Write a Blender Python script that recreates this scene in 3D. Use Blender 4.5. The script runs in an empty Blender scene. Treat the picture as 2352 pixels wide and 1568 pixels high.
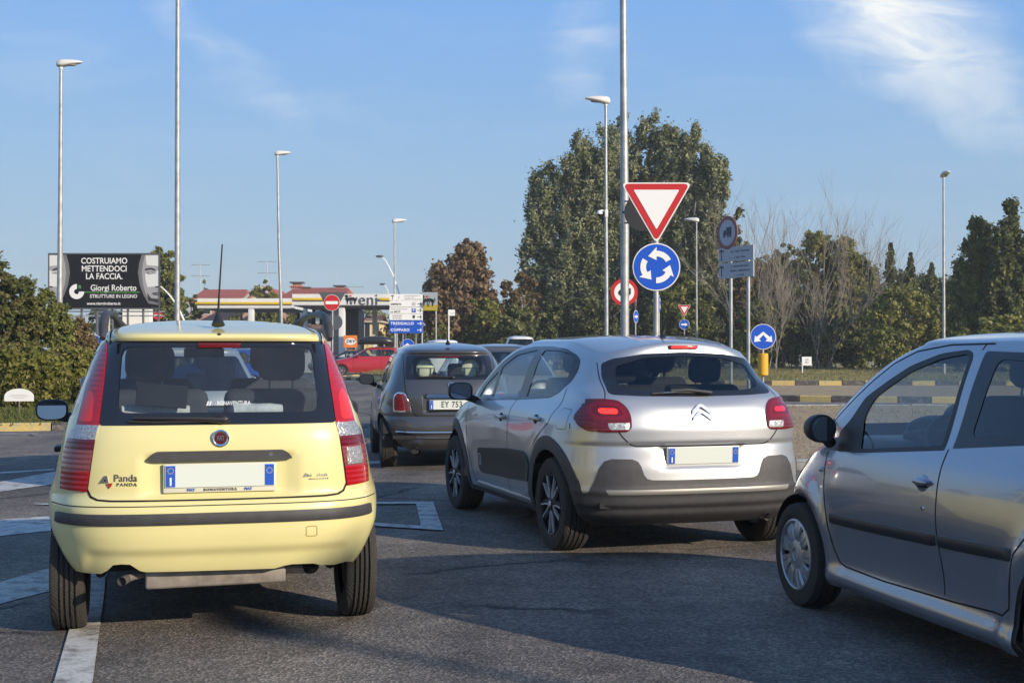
import bpy, bmesh, math, random
import numpy as np
from mathutils import Vector, Matrix
from mathutils.bvhtree import BVHTree
from mathutils.interpolate import poly_3d_calc
R = math.radians
PI = math.pi
sc = bpy.context.scene
col = sc.collection
random.seed(7)
rng = np.random.default_rng(7)

# ------------------------------------------------------------ camera, sky, sun, exposure
FPX, HOR, CAMH, CX, CY = 3050.0, 806.0, 1.38, 1176.0, 784.0      # on a 2352 x 1568 picture
cam_d = bpy.data.cameras.new("camera")
cam = bpy.data.objects.new("camera", cam_d)
col.objects.link(cam)
cam_d.sensor_width = 36.0
cam_d.lens = 36.0 * FPX / 2352.0
cam_d.clip_start = 0.1
cam_d.clip_end = 4000
cam.location = (0, 0, CAMH)
cam.rotation_euler = (R(90) + math.atan((HOR - CY) / FPX), 0, 0)
sc.camera = cam

SUN_AZ, SUN_EL = 53.0, 20.5        # behind and to the right of the camera
sun_dir = Vector((math.sin(R(SUN_AZ)) * math.cos(R(SUN_EL)), -math.cos(R(SUN_AZ)) * math.cos(R(SUN_EL)), math.sin(R(SUN_EL))))
sd = bpy.data.lights.new("sun", 'SUN')
sd.energy = 5.0
sd.angle = R(0.5)
sd.color = (1.0, 0.86, 0.68)
sun = bpy.data.objects.new("sun", sd)
col.objects.link(sun)
sun.rotation_euler = sun_dir.to_track_quat('Z', 'Y').to_euler()

world = bpy.data.worlds.new("World")
sc.world = world
world.use_nodes = True
wn, wl = world.node_tree.nodes, world.node_tree.links
wn.clear()
def wnode(t, **k):
    n = wn.new(t)
    for a, b in k.items():
        setattr(n, a, b)
    return n
wo = wnode('ShaderNodeOutputWorld')
bg = wnode('ShaderNodeBackground')
bg.inputs['Strength'].default_value = 0.10
sky = wnode('ShaderNodeTexSky', sky_type='NISHITA', sun_disc=False)
sky.sun_elevation = R(SUN_EL)
sky.sun_rotation = math.atan2(sun_dir.x, sun_dir.y)
sky.altitude = 0
sky.air_density = 1.0
sky.dust_density = 0.6
sky.ozone_density = 2.4
# thin cirrus: streaked noise in the direction of the sky, thick only where the photograph has it
tc = wnode('ShaderNodeTexCoord')
sep = wnode('ShaderNodeSeparateXYZ')
wl.new(tc.outputs['Generated'], sep.inputs[0])
def wmath(op, a, b=None, c=None, clamp=False):
    n = wnode('ShaderNodeMath', operation=op, use_clamp=clamp)
    for i, v in enumerate((a, b, c)):
        if v is None:
            continue
        if isinstance(v, (int, float)):
            n.inputs[i].default_value = v
        else:
            wl.new(v, n.inputs[i])
    return n.outputs[0]
ay = wmath('MAXIMUM', wmath('ABSOLUTE', sep.outputs[1]), 0.05)
cu = wmath('DIVIDE', sep.outputs[0], ay)
cv = wmath('DIVIDE', sep.outputs[2], ay)
cmb = wnode('ShaderNodeCombineXYZ')
wl.new(cu, cmb.inputs[0]); wl.new(cv, cmb.inputs[1])
def streak(ang, sx, sy, det, dist):
    mp = wnode('ShaderNodeMapping')
    mp.inputs['Rotation'].default_value = (0, 0, ang)
    mp.inputs['Scale'].default_value = (sx, sy, 1)
    wl.new(cmb.outputs[0], mp.inputs[0])
    nz = wnode('ShaderNodeTexNoise')
    nz.inputs['Scale'].default_value = 1.0
    nz.inputs['Detail'].default_value = det
    nz.inputs['Roughness'].default_value = 0.6
    nz.inputs['Distortion'].default_value = dist
    wl.new(mp.outputs[0], nz.inputs[0])
    return nz.outputs[0]
wa = wmath('MULTIPLY_ADD', streak(R(0), 14, 20, 6, 0.0), 0.09, -0.045)
wb = wmath('MULTIPLY_ADD', streak(R(50), 16, 12, 6, 0.0), 0.07, -0.035)
cu2, cv2 = wmath('ADD', cu, wa), wmath('ADD', cv, wb)
def blob(u0, v0, ru, rv, ang):
    c, s = math.cos(ang), math.sin(ang)
    du = wmath('SUBTRACT', cu2, u0); dv = wmath('SUBTRACT', cv2, v0)
    a = wmath('DIVIDE', wmath('ADD', wmath('MULTIPLY', du, c), wmath('MULTIPLY', dv, s)), ru)
    b = wmath('DIVIDE', wmath('SUBTRACT', wmath('MULTIPLY', dv, c), wmath('MULTIPLY', du, s)), rv)
    d = wmath('SQRT', wmath('ADD', wmath('MULTIPLY', a, a), wmath('MULTIPLY', b, b)))
    return wmath('SUBTRACT', 1.0, d, clamp=True)
n1 = streak(R(36), 7, 34, 12, 0.9)
n2 = streak(R(30), 9, 34, 8, 0.8)
m1 = blob(0.295, 0.240, 0.150, 0.056, R(-36))
m1 = wmath('MULTIPLY', wmath('POWER', m1, 1.1), wmath('MULTIPLY_ADD', n1, 3.4, -0.85, clamp=True))
mb_ = wmath('MULTIPLY', wmath('POWER', blob(0.27, 0.278, 0.12, 0.028, R(-14)), 0.8), wmath('MULTIPLY_ADD', n1, 2.6, -0.55, clamp=True))
m2 = wmath('MULTIPLY', blob(0.055, 0.243, 0.03, 0.07, R(-20)), wmath('MULTIPLY_ADD', n2, 2.4, -0.8, clamp=True))
m3 = wmath('MULTIPLY', blob(-0.23, 0.235, 0.12, 0.02, R(-42)), wmath('MULTIPLY_ADD', n2, 2.0, -0.5, clamp=True))
m4 = wmath('MULTIPLY', blob(-0.36, 0.23, 0.10, 0.05, R(0)), wmath('MULTIPLY_ADD', n2, 2.0, -0.8, clamp=True))
m5 = wmath('MULTIPLY', blob(-0.17, 0.19, 0.12, 0.016, R(-12)), wmath('MULTIPLY_ADD', n2, 2.0, -0.7, clamp=True))
m0 = wmath('MULTIPLY_ADD', n1, 0.5, -0.24, clamp=True)
tot = wmath('ADD', wmath('MULTIPLY', m1, 0.85), wmath('MULTIPLY', m2, 0.6))
tot = wmath('ADD', tot, wmath('MULTIPLY', mb_, 0.6))
tot = wmath('ADD', tot, wmath('MULTIPLY', m3, 0.35))
tot = wmath('ADD', tot, wmath('MULTIPLY', m4, 0.22))
tot = wmath('ADD', tot, wmath('MULTIPLY', m5, 0.22))
tot = wmath('ADD', tot, wmath('MULTIPLY', m0, 0.35), clamp=True)
mx = wnode('ShaderNodeMixRGB')
wl.new(tot, mx.inputs[0])
grad = wnode('ShaderNodeValToRGB')
wl.new(sep.outputs[2], grad.inputs[0])
er = grad.color_ramp.elements
er[0].position = 0.0; er[0].color = (.345, .465, .570, 1)
er[1].position = 1.0; er[1].color = (.10, .25, .60, 1)
for p_, c_ in ((.06, (.325, .475, .625)), (.14, (.285, .475, .715)), (.25, (.200, .425, .830))):
    e_ = er.new(p_); e_.color = (*c_, 1)
gsc = wnode('ShaderNodeMixRGB', blend_type='MULTIPLY')
gsc.inputs[0].default_value = 1; gsc.inputs[2].default_value = (9.2, 9.2, 9.2, 1)
wl.new(grad.outputs[0], gsc.inputs[1])
gm = wnode('ShaderNodeMixRGB'); gm.inputs[0].default_value = 0.85
wl.new(sky.outputs[0], gm.inputs[1]); wl.new(gsc.outputs[0], gm.inputs[2])
wl.new(gm.outputs[0], mx.inputs[1])
mx.inputs[2].default_value = (8.6, 8.7, 8.4, 1)
wl.new(mx.outputs[0], bg.inputs['Color'])
wl.new(bg.outputs[0], wo.inputs[0])

sc.view_settings.view_transform = 'Standard'
sc.view_settings.look = 'None'
sc.view_settings.gamma = 1
sc.view_settings.exposure = 0.25
sc.render.engine = 'CYCLES'
sc.cycles.use_denoising = True
sc.cycles.max_bounces = 8
sc.cycles.transparent_max_bounces = 16

# ------------------------------------------------------------ helpers
def WP(px, py, D):                  # a point D metres ahead that the photograph shows at px, py
    return Vector(((px - CX) / FPX * D, D, CAMH - (py - HOR) / FPX * D))
def GP(px, py):                     # the ground point seen at px, py
    D = CAMH * FPX / (py - HOR)
    return Vector(((px - CX) / FPX * D, D, 0))

MATS = {}
def mat(name, color=(0.5, 0.5, 0.5), rough=0.5, metal=0.0, coat=0.0, spec=0.5, emit=None, estr=0.0, noise=0.0, nscale=8.0, bump=0.0, bscale=40.0, trans=0.0, ior=1.45):
    if name in MATS:
        return MATS[name]
    m = bpy.data.materials.new(name)
    m.use_nodes = True
    nt = m.node_tree
    b = nt.nodes['Principled BSDF']
    b.inputs['Base Color'].default_value = (*color, 1)
    b.inputs['Roughness'].default_value = rough
    b.inputs['Metallic'].default_value = metal
    b.inputs['Coat Weight'].default_value = coat
    b.inputs['Coat Roughness'].default_value = 0.04
    b.inputs['Specular IOR Level'].default_value = spec
    b.inputs['Transmission Weight'].default_value = trans
    b.inputs['IOR'].default_value = ior
    if emit:
        b.inputs['Emission Color'].default_value = (*emit, 1)
        b.inputs['Emission Strength'].default_value = estr
    if noise or bump:
        t = nt.nodes.new('ShaderNodeTexCoord')
    if noise:
        n = nt.nodes.new('ShaderNodeTexNoise')
        n.inputs['Scale'].default_value = nscale
        n.inputs['Detail'].default_value = 6
        n.inputs['Roughness'].default_value = 0.65
        nt.links.new(t.outputs['Object'], n.inputs[0])
        r = nt.nodes.new('ShaderNodeValToRGB')
        r.color_ramp.elements[0].position = 0.3
        r.color_ramp.elements[1].position = 0.7
        r.color_ramp.elements[0].color = (*[c * (1 - noise) for c in color], 1)
        r.color_ramp.elements[1].color = (*[min(1, c * (1 + noise)) for c in color], 1)
        nt.links.new(n.outputs[0], r.inputs[0])
        nt.links.new(r.outputs[0], b.inputs['Base Color'])
    if bump:
        n2 = nt.nodes.new('ShaderNodeTexNoise')
        n2.inputs['Scale'].default_value = bscale
        n2.inputs['Detail'].default_value = 5
        nt.links.new(t.outputs['Object'], n2.inputs[0])
        bp = nt.nodes.new('ShaderNodeBump')
        bp.inputs['Strength'].default_value = bump
        bp.inputs['Distance'].default_value = 0.01
        nt.links.new(n2.outputs[0], bp.inputs['Height'])
        nt.links.new(bp.outputs[0], b.inputs['Normal'])
    MATS[name] = m
    return m

def paint(name, color, metal=0.0, rough=0.3, dirt=0.25, flake=0.0):
    if name in MATS:
        return MATS[name]
    m = mat(name, color, rough, metal, 1.0)
    nt = m.node_tree
    b = nt.nodes['Principled BSDF']
    b.inputs['Coat Roughness'].default_value = 0.05
    t = nt.nodes.new('ShaderNodeTexCoord')
    sp = nt.nodes.new('ShaderNodeSeparateXYZ')
    nt.links.new(t.outputs['Object'], sp.inputs[0])
    n = nt.nodes.new('ShaderNodeTexNoise')
    n.inputs['Scale'].default_value = 5
    n.inputs['Detail'].default_value = 8
    n.inputs['Roughness'].default_value = 0.7
    nt.links.new(t.outputs['Object'], n.inputs[0])
    mr = nt.nodes.new('ShaderNodeMapRange')       # road dust, thickest on the sills and bumpers
    mr.inputs['From Min'].default_value = 0.75
    mr.inputs['From Max'].default_value = 0.15
    mr.inputs['To Min'].default_value = 0.06
    mr.inputs['To Max'].default_value = 1.0
    nt.links.new(sp.outputs[2], mr.inputs['Value'])
    ml = nt.nodes.new('ShaderNodeMath'); ml.operation = 'MULTIPLY'
    nt.links.new(mr.outputs[0], ml.inputs[0]); nt.links.new(n.outputs[0], ml.inputs[1])
    m2 = nt.nodes.new('ShaderNodeMath'); m2.operation = 'MULTIPLY'
    nt.links.new(ml.outputs[0], m2.inputs[0]); m2.inputs[1].default_value = dirt * 1.6
    mixc = nt.nodes.new('ShaderNodeMixRGB')
    nt.links.new(m2.outputs[0], mixc.inputs[0])
    mixc.inputs[1].default_value = (*color, 1)
    mixc.inputs[2].default_value = (0.20, 0.175, 0.14, 1)
    nt.links.new(mixc.outputs[0], b.inputs['Base Color'])
    mr2 = nt.nodes.new('ShaderNodeMath'); mr2.operation = 'MULTIPLY_ADD'
    nt.links.new(m2.outputs[0], mr2.inputs[0]); mr2.inputs[1].default_value = 0.9; mr2.inputs[2].default_value = 0.03
    nt.links.new(mr2.outputs[0], b.inputs['Coat Roughness'])
    if metal:
        im = nt.nodes.new('ShaderNodeMath'); im.operation = 'MULTIPLY_ADD'
        nt.links.new(m2.outputs[0], im.inputs[0]); im.inputs[1].default_value = -metal; im.inputs[2].default_value = metal
        nt.links.new(im.outputs[0], b.inputs['Metallic'])
    return m

def glass(name, tint=(0.7, 0.76, 0.74), film=0.0, refl=1.0):
    if name in MATS:
        return MATS[name]
    m = bpy.data.materials.new(name)
    m.use_nodes = True
    nt = m.node_tree
    nt.nodes.clear()
    o = nt.nodes.new('ShaderNodeOutputMaterial')
    tr = nt.nodes.new('ShaderNodeBsdfTransparent')
    tr.inputs[0].default_value = (*tint, 1)
    gl = nt.nodes.new('ShaderNodeBsdfGlossy')
    gl.inputs['Roughness'].default_value = 0.02
    gl.inputs['Color'].default_value = (0.95, 0.97, 1, 1)
    fr = nt.nodes.new('ShaderNodeFresnel')
    ge = nt.nodes.new('ShaderNodeNewGeometry')          # same reflectance from either side of the pane
    io = nt.nodes.new('ShaderNodeMapRange')
    io.inputs['To Min'].default_value = 1.52; io.inputs['To Max'].default_value = 1 / 1.52
    nt.links.new(ge.outputs['Backfacing'], io.inputs['Value'])
    nt.links.new(io.outputs[0], fr.inputs['IOR'])
    mu = nt.nodes.new('ShaderNodeMath'); mu.operation = 'MULTIPLY'; mu.use_clamp = True
    mu.inputs[1].default_value = 1.15 * refl
    nt.links.new(fr.outputs[0], mu.inputs[0])
    ms = nt.nodes.new('ShaderNodeMixShader')
    nt.links.new(mu.outputs[0], ms.inputs[0])
    src = tr.outputs[0]
    if film:                                        # dust lying on the pane
        df = nt.nodes.new('ShaderNodeBsdfDiffuse')
        df.inputs[0].default_value = (0.42, 0.43, 0.42, 1)
        t = nt.nodes.new('ShaderNodeTexCoord')
        n = nt.nodes.new('ShaderNodeTexNoise')
        n.inputs['Scale'].default_value = 4; n.inputs['Detail'].default_value = 8; n.inputs['Roughness'].default_value = 0.7
        nt.links.new(t.outputs['Object'], n.inputs[0])
        k = nt.nodes.new('ShaderNodeMath'); k.operation = 'MULTIPLY'; k.inputs[1].default_value = film * 2
        nt.links.new(n.outputs[0], k.inputs[0])
        m0 = nt.nodes.new('ShaderNodeMixShader')
        nt.links.new(k.outputs[0], m0.inputs[0])
        nt.links.new(tr.outputs[0], m0.inputs[1]); nt.links.new(df.outputs[0], m0.inputs[2])
        src = m0.outputs[0]
    nt.links.new(src, ms.inputs[1])
    nt.links.new(gl.outputs[0], ms.inputs[2])
    nt.links.new(ms.outputs[0], o.inputs[0])
    MATS[name] = m
    return m

def tag(o, label=None, cat=None, group=None, kind=None):
    if label: o['label'] = label
    if cat: o['category'] = cat
    if group: o['group'] = group
    if kind: o['kind'] = kind
    return o
def empty(name, loc=(0, 0, 0), rz=0.0, label=None, cat=None, group=None, parent=None):
    o = bpy.data.objects.new(name, None)
    o.empty_display_size = 0.2
    col.objects.link(o)
    o.location = loc
    o.rotation_euler = (0, 0, rz)
    if parent: o.parent = parent
    return tag(o, label, cat, group)
def copy_tree(o, parent=None):
    c = o.copy()
    col.objects.link(c)
    c.parent = parent
    for ch in list(o.children):
        copy_tree(ch, c)
    return c

class M:                                            # gathers shapes and links them as ONE mesh object
    def __init__(s):
        s.v, s.f, s.m, s.mats = [], [], [], []
    def mi(s, m):
        if m not in s.mats: s.mats.append(m)
        return s.mats.index(m)
    def add(s, vs, fs, m):
        k = len(s.v); i = s.mi(m)
        s.v += [tuple(p) for p in vs]
        s.f += [tuple(k + a for a in f) for f in fs]
        s.m += [i] * len(fs)
    def box(s, c, d, m, rz=0.0, rx=0.0, ry=0.0, bev=0.0):
        mt = Matrix.Translation(c) @ Matrix.Rotation(rz, 4, 'Z') @ Matrix.Rotation(rx, 4, 'X') @ Matrix.Rotation(ry, 4, 'Y')
        if bev:
            bm = bmesh.new()
            bmesh.ops.create_cube(bm, size=1)
            bmesh.ops.scale(bm, vec=d, verts=bm.verts)
            bmesh.ops.bevel(bm, geom=list(bm.edges), offset=bev, segments=3, profile=0.5, affect='EDGES')
            s.bm(bm, m, mt)
            return
        x, y, z = d[0] / 2, d[1] / 2, d[2] / 2
        vs = [mt @ Vector(p) for p in ((-x, -y, -z), (x, -y, -z), (x, y, -z), (-x, y, -z), (-x, -y, z), (x, -y, z), (x, y, z), (-x, y, z))]
        s.add(vs, [(0, 3, 2, 1), (4, 5, 6, 7), (0, 1, 5, 4), (1, 2, 6, 5), (2, 3, 7, 6), (3, 0, 4, 7)], m)
    def bm(s, bm, m, mt=None):
        bm.verts.ensure_lookup_table()
        vs = [(mt @ v.co if mt else v.co) for v in bm.verts]
        s.add(vs, [[v.index for v in f.verts] for f in bm.faces], m)
        bm.free()
    def tube(s, pts, rad, m, n=10, cap=True, flat=1.0):
        pts = [Vector(p) for p in pts]
        if isinstance(rad, (int, float)): rad = [rad] * len(pts)
        rings = []
        up = None
        for i, p in enumerate(pts):
            a = pts[max(i - 1, 0)]; b = pts[min(i + 1, len(pts) - 1)]
            t = (b - a).normalized()
            if up is None:
                up = Vector((0, 0, 1)) if abs(t.z) < 0.9 else Vector((0, 1, 0))
            u = (up - t * up.dot(t)).normalized()
            w = t.cross(u)
            up = u
            rings.append([p + (u * math.cos(2 * PI * k / n) * flat + w * math.sin(2 * PI * k / n)) * rad[i] for k in range(n)])
        vs = [q for r in rings for q in r]
        fs = []
        for i in range(len(pts) - 1):
            for k in range(n):
                k2 = (k + 1) % n
                fs.append((i * n + k, (i + 1) * n + k, (i + 1) * n + k2, i * n + k2))
        if cap:
            fs.append(tuple(range(n))); fs.append(tuple((len(pts) - 1) * n + k for k in reversed(range(n))))
        s.add(vs, fs, m)
    def lathe(s, prof, m, n=48, mt=None, a0=0.0, a1=2 * PI, cap=False):      # prof of (radius, x); axis is X
        full = abs(a1 - a0 - 2 * PI) < 1e-6
        nn = n if full else n + 1
        vs = []
        for (r, x) in prof:
            for k in range(nn):
                a = a0 + (a1 - a0) * k / n
                p = Vector((x, r * math.cos(a), r * math.sin(a)))
                vs.append(mt @ p if mt else p)
        fs = []
        for i in range(len(prof) - 1):
            for k in range(n):
                k2 = (k + 1) % nn
                fs.append((i * nn + k, i * nn + k2, (i + 1) * nn + k2, (i + 1) * nn + k))
        s.add(vs, fs, m)
    def prism(s, poly, o, ux, uy, depth, m, side=None):     # polygon in the plane (ux, uy), thickened backwards by depth
        o, ux, uy = Vector(o), Vector(ux), Vector(uy)
        nz = ux.cross(uy).normalized()
        k = len(poly)
        ar = sum(poly[i][0] * poly[(i + 1) % k][1] - poly[(i + 1) % k][0] * poly[i][1] for i in range(k))
        if ar < 0: poly = list(reversed(poly))
        f = [o + ux * a + uy * b for a, b in poly]
        b = [p - nz * depth for p in f]
        s.add(f + b, [tuple(range(k))], m)
        j = len(s.v) - 2 * k
        i2 = s.mi(side or m)
        fs = [tuple(j + k + q for q in reversed(range(k)))] + [(j + q, j + k + q, j + k + (q + 1) % k, j + (q + 1) % k) for q in range(k)]
        s.f += fs; s.m += [i2] * len(fs)
    def ell(s, c, r, m, nu=16, nv=10, mt=None):
        vs, fs = [], []
        for j in range(nv + 1):
            th = PI * j / nv
            for i in range(nu):
                ph = 2 * PI * i / nu
                p = Vector((c[0] + r[0] * math.sin(th) * math.cos(ph), c[1] + r[1] * math.sin(th) * math.sin(ph), c[2] + r[2] * math.cos(th)))
                vs.append(mt @ p if mt else p)
        for j in range(nv):
            for i in range(nu):
                i2 = (i + 1) % nu
                fs.append((j * nu + i, (j + 1) * nu + i, (j + 1) * nu + i2, j * nu + i2))
        s.add(vs, fs, m)
    def obj(s, name, parent=None, smooth=35, rz=None, loc=None):
        me = bpy.data.meshes.new(name)
        me.from_pydata(s.v, [], s.f)
        for m in s.mats: me.materials.append(m)
        me.polygons.foreach_set('material_index', s.m)
        if smooth:
            me.polygons.foreach_set('use_smooth', [True] * len(s.f))
            me.set_sharp_from_angle(angle=R(smooth))
        me.update()
        o = bpy.data.objects.new(name, me)
        col.objects.link(o)
        if parent: o.parent = parent
        if loc is not None: o.location = loc
        if rz is not None: o.rotation_euler = (0, 0, rz)
        return o

def fillet(poly, r, seg=5):
    out = []
    n = len(poly)
    rr = r if isinstance(r, (list, tuple)) else [r] * n
    for i in range(n):
        p = Vector(poly[i]); a = Vector(poly[i - 1]); b = Vector(poly[(i + 1) % n])
        da, db = (a - p), (b - p)
        la, lb = da.length, db.length
        d = min(rr[i], la * 0.48, lb * 0.48)
        if d < 1e-5:
            out.append(tuple(p)); continue
        pa, pb = p + da / la * d, p + db / lb * d
        for k in range(seg + 1):
            t = k / seg
            q = pa * (1 - t) ** 2 + p * 2 * t * (1 - t) + pb * t * t
            out.append(tuple(q))
    return out
def mirror(half):                    # half outline with x <= 0, from bottom centre to top centre
    return list(half) + [(-x, z) for x, z in reversed(half) if abs(x) > 1e-6]
def circle(cx, cz, r, n=40, a0=0, a1=2 * PI):
    e = abs(a1 - a0 - 2 * PI) < 1e-6
    return [(cx + r * math.cos(a0 + (a1 - a0) * k / n), cz + r * math.sin(a0 + (a1 - a0) * k / n)) for k in range(n if e else n + 1)]
def pchip(xs, ys, x):
    xs, ys = np.asarray(xs, float), np.asarray(ys, float)
    h = np.diff(xs); dl = np.diff(ys) / h
    d = np.zeros_like(ys)
    for i in range(1, len(xs) - 1):
        if dl[i - 1] * dl[i] > 0:
            w1, w2 = 2 * h[i] + h[i - 1], h[i] + 2 * h[i - 1]
            d[i] = (w1 + w2) / (w1 / dl[i - 1] + w2 / dl[i])
    d[0], d[-1] = dl[0], dl[-1]
    x = np.clip(x, xs[0], xs[-1])
    i = np.clip(np.searchsorted(xs, x) - 1, 0, len(xs) - 2)
    t = (x - xs[i]) / h[i]
    return (2 * t**3 - 3 * t**2 + 1) * ys[i] + (t**3 - 2 * t**2 + t) * h[i] * d[i] + (-2 * t**3 + 3 * t**2) * ys[i + 1] + (t**3 - t**2) * h[i] * d[i + 1]

def text_mesh(body, size, m, depth=0.002, bold=0.0, space=1.0, align='CENTER', xs=1.0, shear=0.0):
    cu_ = bpy.data.curves.new("t", 'FONT')
    cu_.body = body
    cu_.size = size
    cu_.extrude = depth / 2
    cu_.offset = bold * size
    cu_.space_character = space
    cu_.align_x = align
    cu_.align_y = 'CENTER'
    cu_.shear = shear
    cu_.resolution_u = 3
    o = bpy.data.objects.new("t", cu_)
    col.objects.link(o)
    bpy.context.view_layer.update()
    me = bpy.data.meshes.new_from_object(o.evaluated_get(bpy.context.evaluated_depsgraph_get()))
    vs = [(v.co.x * xs, v.co.y, v.co.z) for v in me.vertices]
    fs = [tuple(p.vertices) for p in me.polygons]
    bpy.data.objects.remove(o)
    bpy.data.curves.remove(cu_)
    bpy.data.meshes.remove(me)
    return vs, fs, m
def blurred_print(mb, w, h, n, m, o, ux=(1, 0, 0), uy=(0, 0, 1), seed=1, d=.001):
    """a line of print too small to read in the photograph: letter-like strokes"""
    rg = random.Random(seed); o, ux, uy = Vector(o), Vector(ux), Vector(uy); cw = w / n
    for k in range(n):
        if rg.random() < .12: continue
        x = -w / 2 + cw * (k + .5)
        for j in range(2):
            a = x + (j - .5) * cw * .45; t = h * rg.choice((.5, .5, .75)); mb.prism([(a - cw * .1, -h / 2), (a + cw * .1, -h / 2), (a + cw * .1, -h / 2 + t), (a - cw * .1, -h / 2 + t)], o, ux, uy, d, m)
        z = rg.choice((-h * .42, 0, -h * .1)); mb.prism([(x - cw * .22, z - h * .08), (x + cw * .22, z - h * .08), (x + cw * .22, z + h * .08), (x - cw * .22, z + h * .08)], o, ux, uy, d, m)
def put_text(mb, body, size, m, o, ux=(1, 0, 0), uy=(0, 0, 1), **k):
    vs, fs, _ = text_mesh(body, size, m, **k)
    o, ux, uy = Vector(o), Vector(ux), Vector(uy)
    nz = ux.cross(uy)
    mb.add([o + ux * x + uy * y + nz * z for x, y, z in vs], fs, m)
# ------------------------------------------------------------ car bodies
m_black = mat("black_plastic", (0.018, 0.018, 0.02), 0.45, bump=0.15, bscale=400)
m_trim = mat("grey_plastic_trim", (0.045, 0.044, 0.046), 0.5, noise=0.2, nscale=20, bump=0.2, bscale=500)
m_gap = mat("panel_gap", (0.006, 0.006, 0.006), 0.8)
m_rubber = mat("tyre_rubber", (0.022, 0.021, 0.02), 0.85, noise=0.35, nscale=25, bump=0.3, bscale=90)
m_dark = mat("underbody", (0.012, 0.012, 0.013), 0.8)
m_inner = mat("interior_cloth", (0.03, 0.032, 0.036), 0.9)
m_liner = mat("headliner_cloth", (0.16, 0.16, 0.155), 0.9)
m_chrome = mat("chrome", (0.8, 0.8, 0.8), 0.08, 1.0)
m_steel = mat("dull_steel", (0.30, 0.28, 0.25), 0.45, 0.8, noise=0.35, nscale=12)
m_rust = mat("rusty_silencer", (0.27, 0.235, 0.20), 0.6, 0.35, noise=0.4, nscale=9)
m_white = mat("white_plate", (0.60, 0.64, 0.58), 0.4)
m_bluep = mat("plate_blue", (0.02, 0.09, 0.45), 0.35)
m_whitep = mat("white_lettering", (0.8, 0.8, 0.8), 0.4)
m_blackp = mat("black_lettering", (0.01, 0.01, 0.01), 0.4)
m_mirror2 = mat("bright_mirror_glass", (0.85, 0.88, 0.9), 0.02, 1.0)
m_mirror = mat("mirror_glass", (0.22, 0.24, 0.28), 0.02, 1.0)
m_gloss = mat("black_gloss", (0.008, 0.008, 0.01), 0.25, coat=0.2)
g_dark = glass("tinted_glass", (0.20, 0.22, 0.23))
g_mid = glass("window_glass", (0.80, 0.85, 0.84), film=0.015)
g_dusty = glass("dusty_glass", (0.72, 0.78, 0.80), film=0.035)
g_band = mat("glass_border", (0.012, 0.013, 0.016), 0.06, coat=0.6)
m_redlamp = mat("red_lens", (0.36, 0.006, 0.010), 0.10, coat=1.0, noise=0.15, nscale=60)
m_redlamp2 = mat("dark_red_lens", (0.12, 0.005, 0.010), 0.12, coat=1.0)
m_clearlens = mat("clear_lens", (0.42, 0.41, 0.40), 0.12, 0.5, coat=1.0, noise=0.5, nscale=90, bump=0.8, bscale=70)
m_pinklens = mat("pale_lens", (0.30, 0.07, 0.07), 0.15, 0.3, coat=1.0, bump=0.4, bscale=60)
m_lit = mat("lit_brake_lamp", (0.8, 0.02, 0.02), 0.2, emit=(1.0, 0.03, 0.02), estr=1.6)
m_litlow = mat("lit_tail_lamp", (0.5, 0.01, 0.02), 0.2, coat=1.0, emit=(1.0, 0.02, 0.03), estr=0.16)

for _m in (m_redlamp, m_redlamp2, m_pinklens):          # moulded ribs inside the lenses
    _n = _m.node_tree; _b = _n.nodes['Principled BSDF']
    _t = _n.nodes.new('ShaderNodeTexCoord'); _w = _n.nodes.new('ShaderNodeTexWave'); _w.bands_direction = 'Z'; _w.inputs['Scale'].default_value = 13
    _n.links.new(_t.outputs['Object'], _w.inputs[0]); _p = _n.nodes.new('ShaderNodeBump'); _p.inputs['Strength'].default_value = .35; _p.inputs['Distance'].default_value = .006
    _n.links.new(_w.outputs[1], _p.inputs['Height']); _n.links.new(_p.outputs[0], _b.inputs['Normal']); _b.inputs['Coat Weight'].default_value = .55

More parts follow.
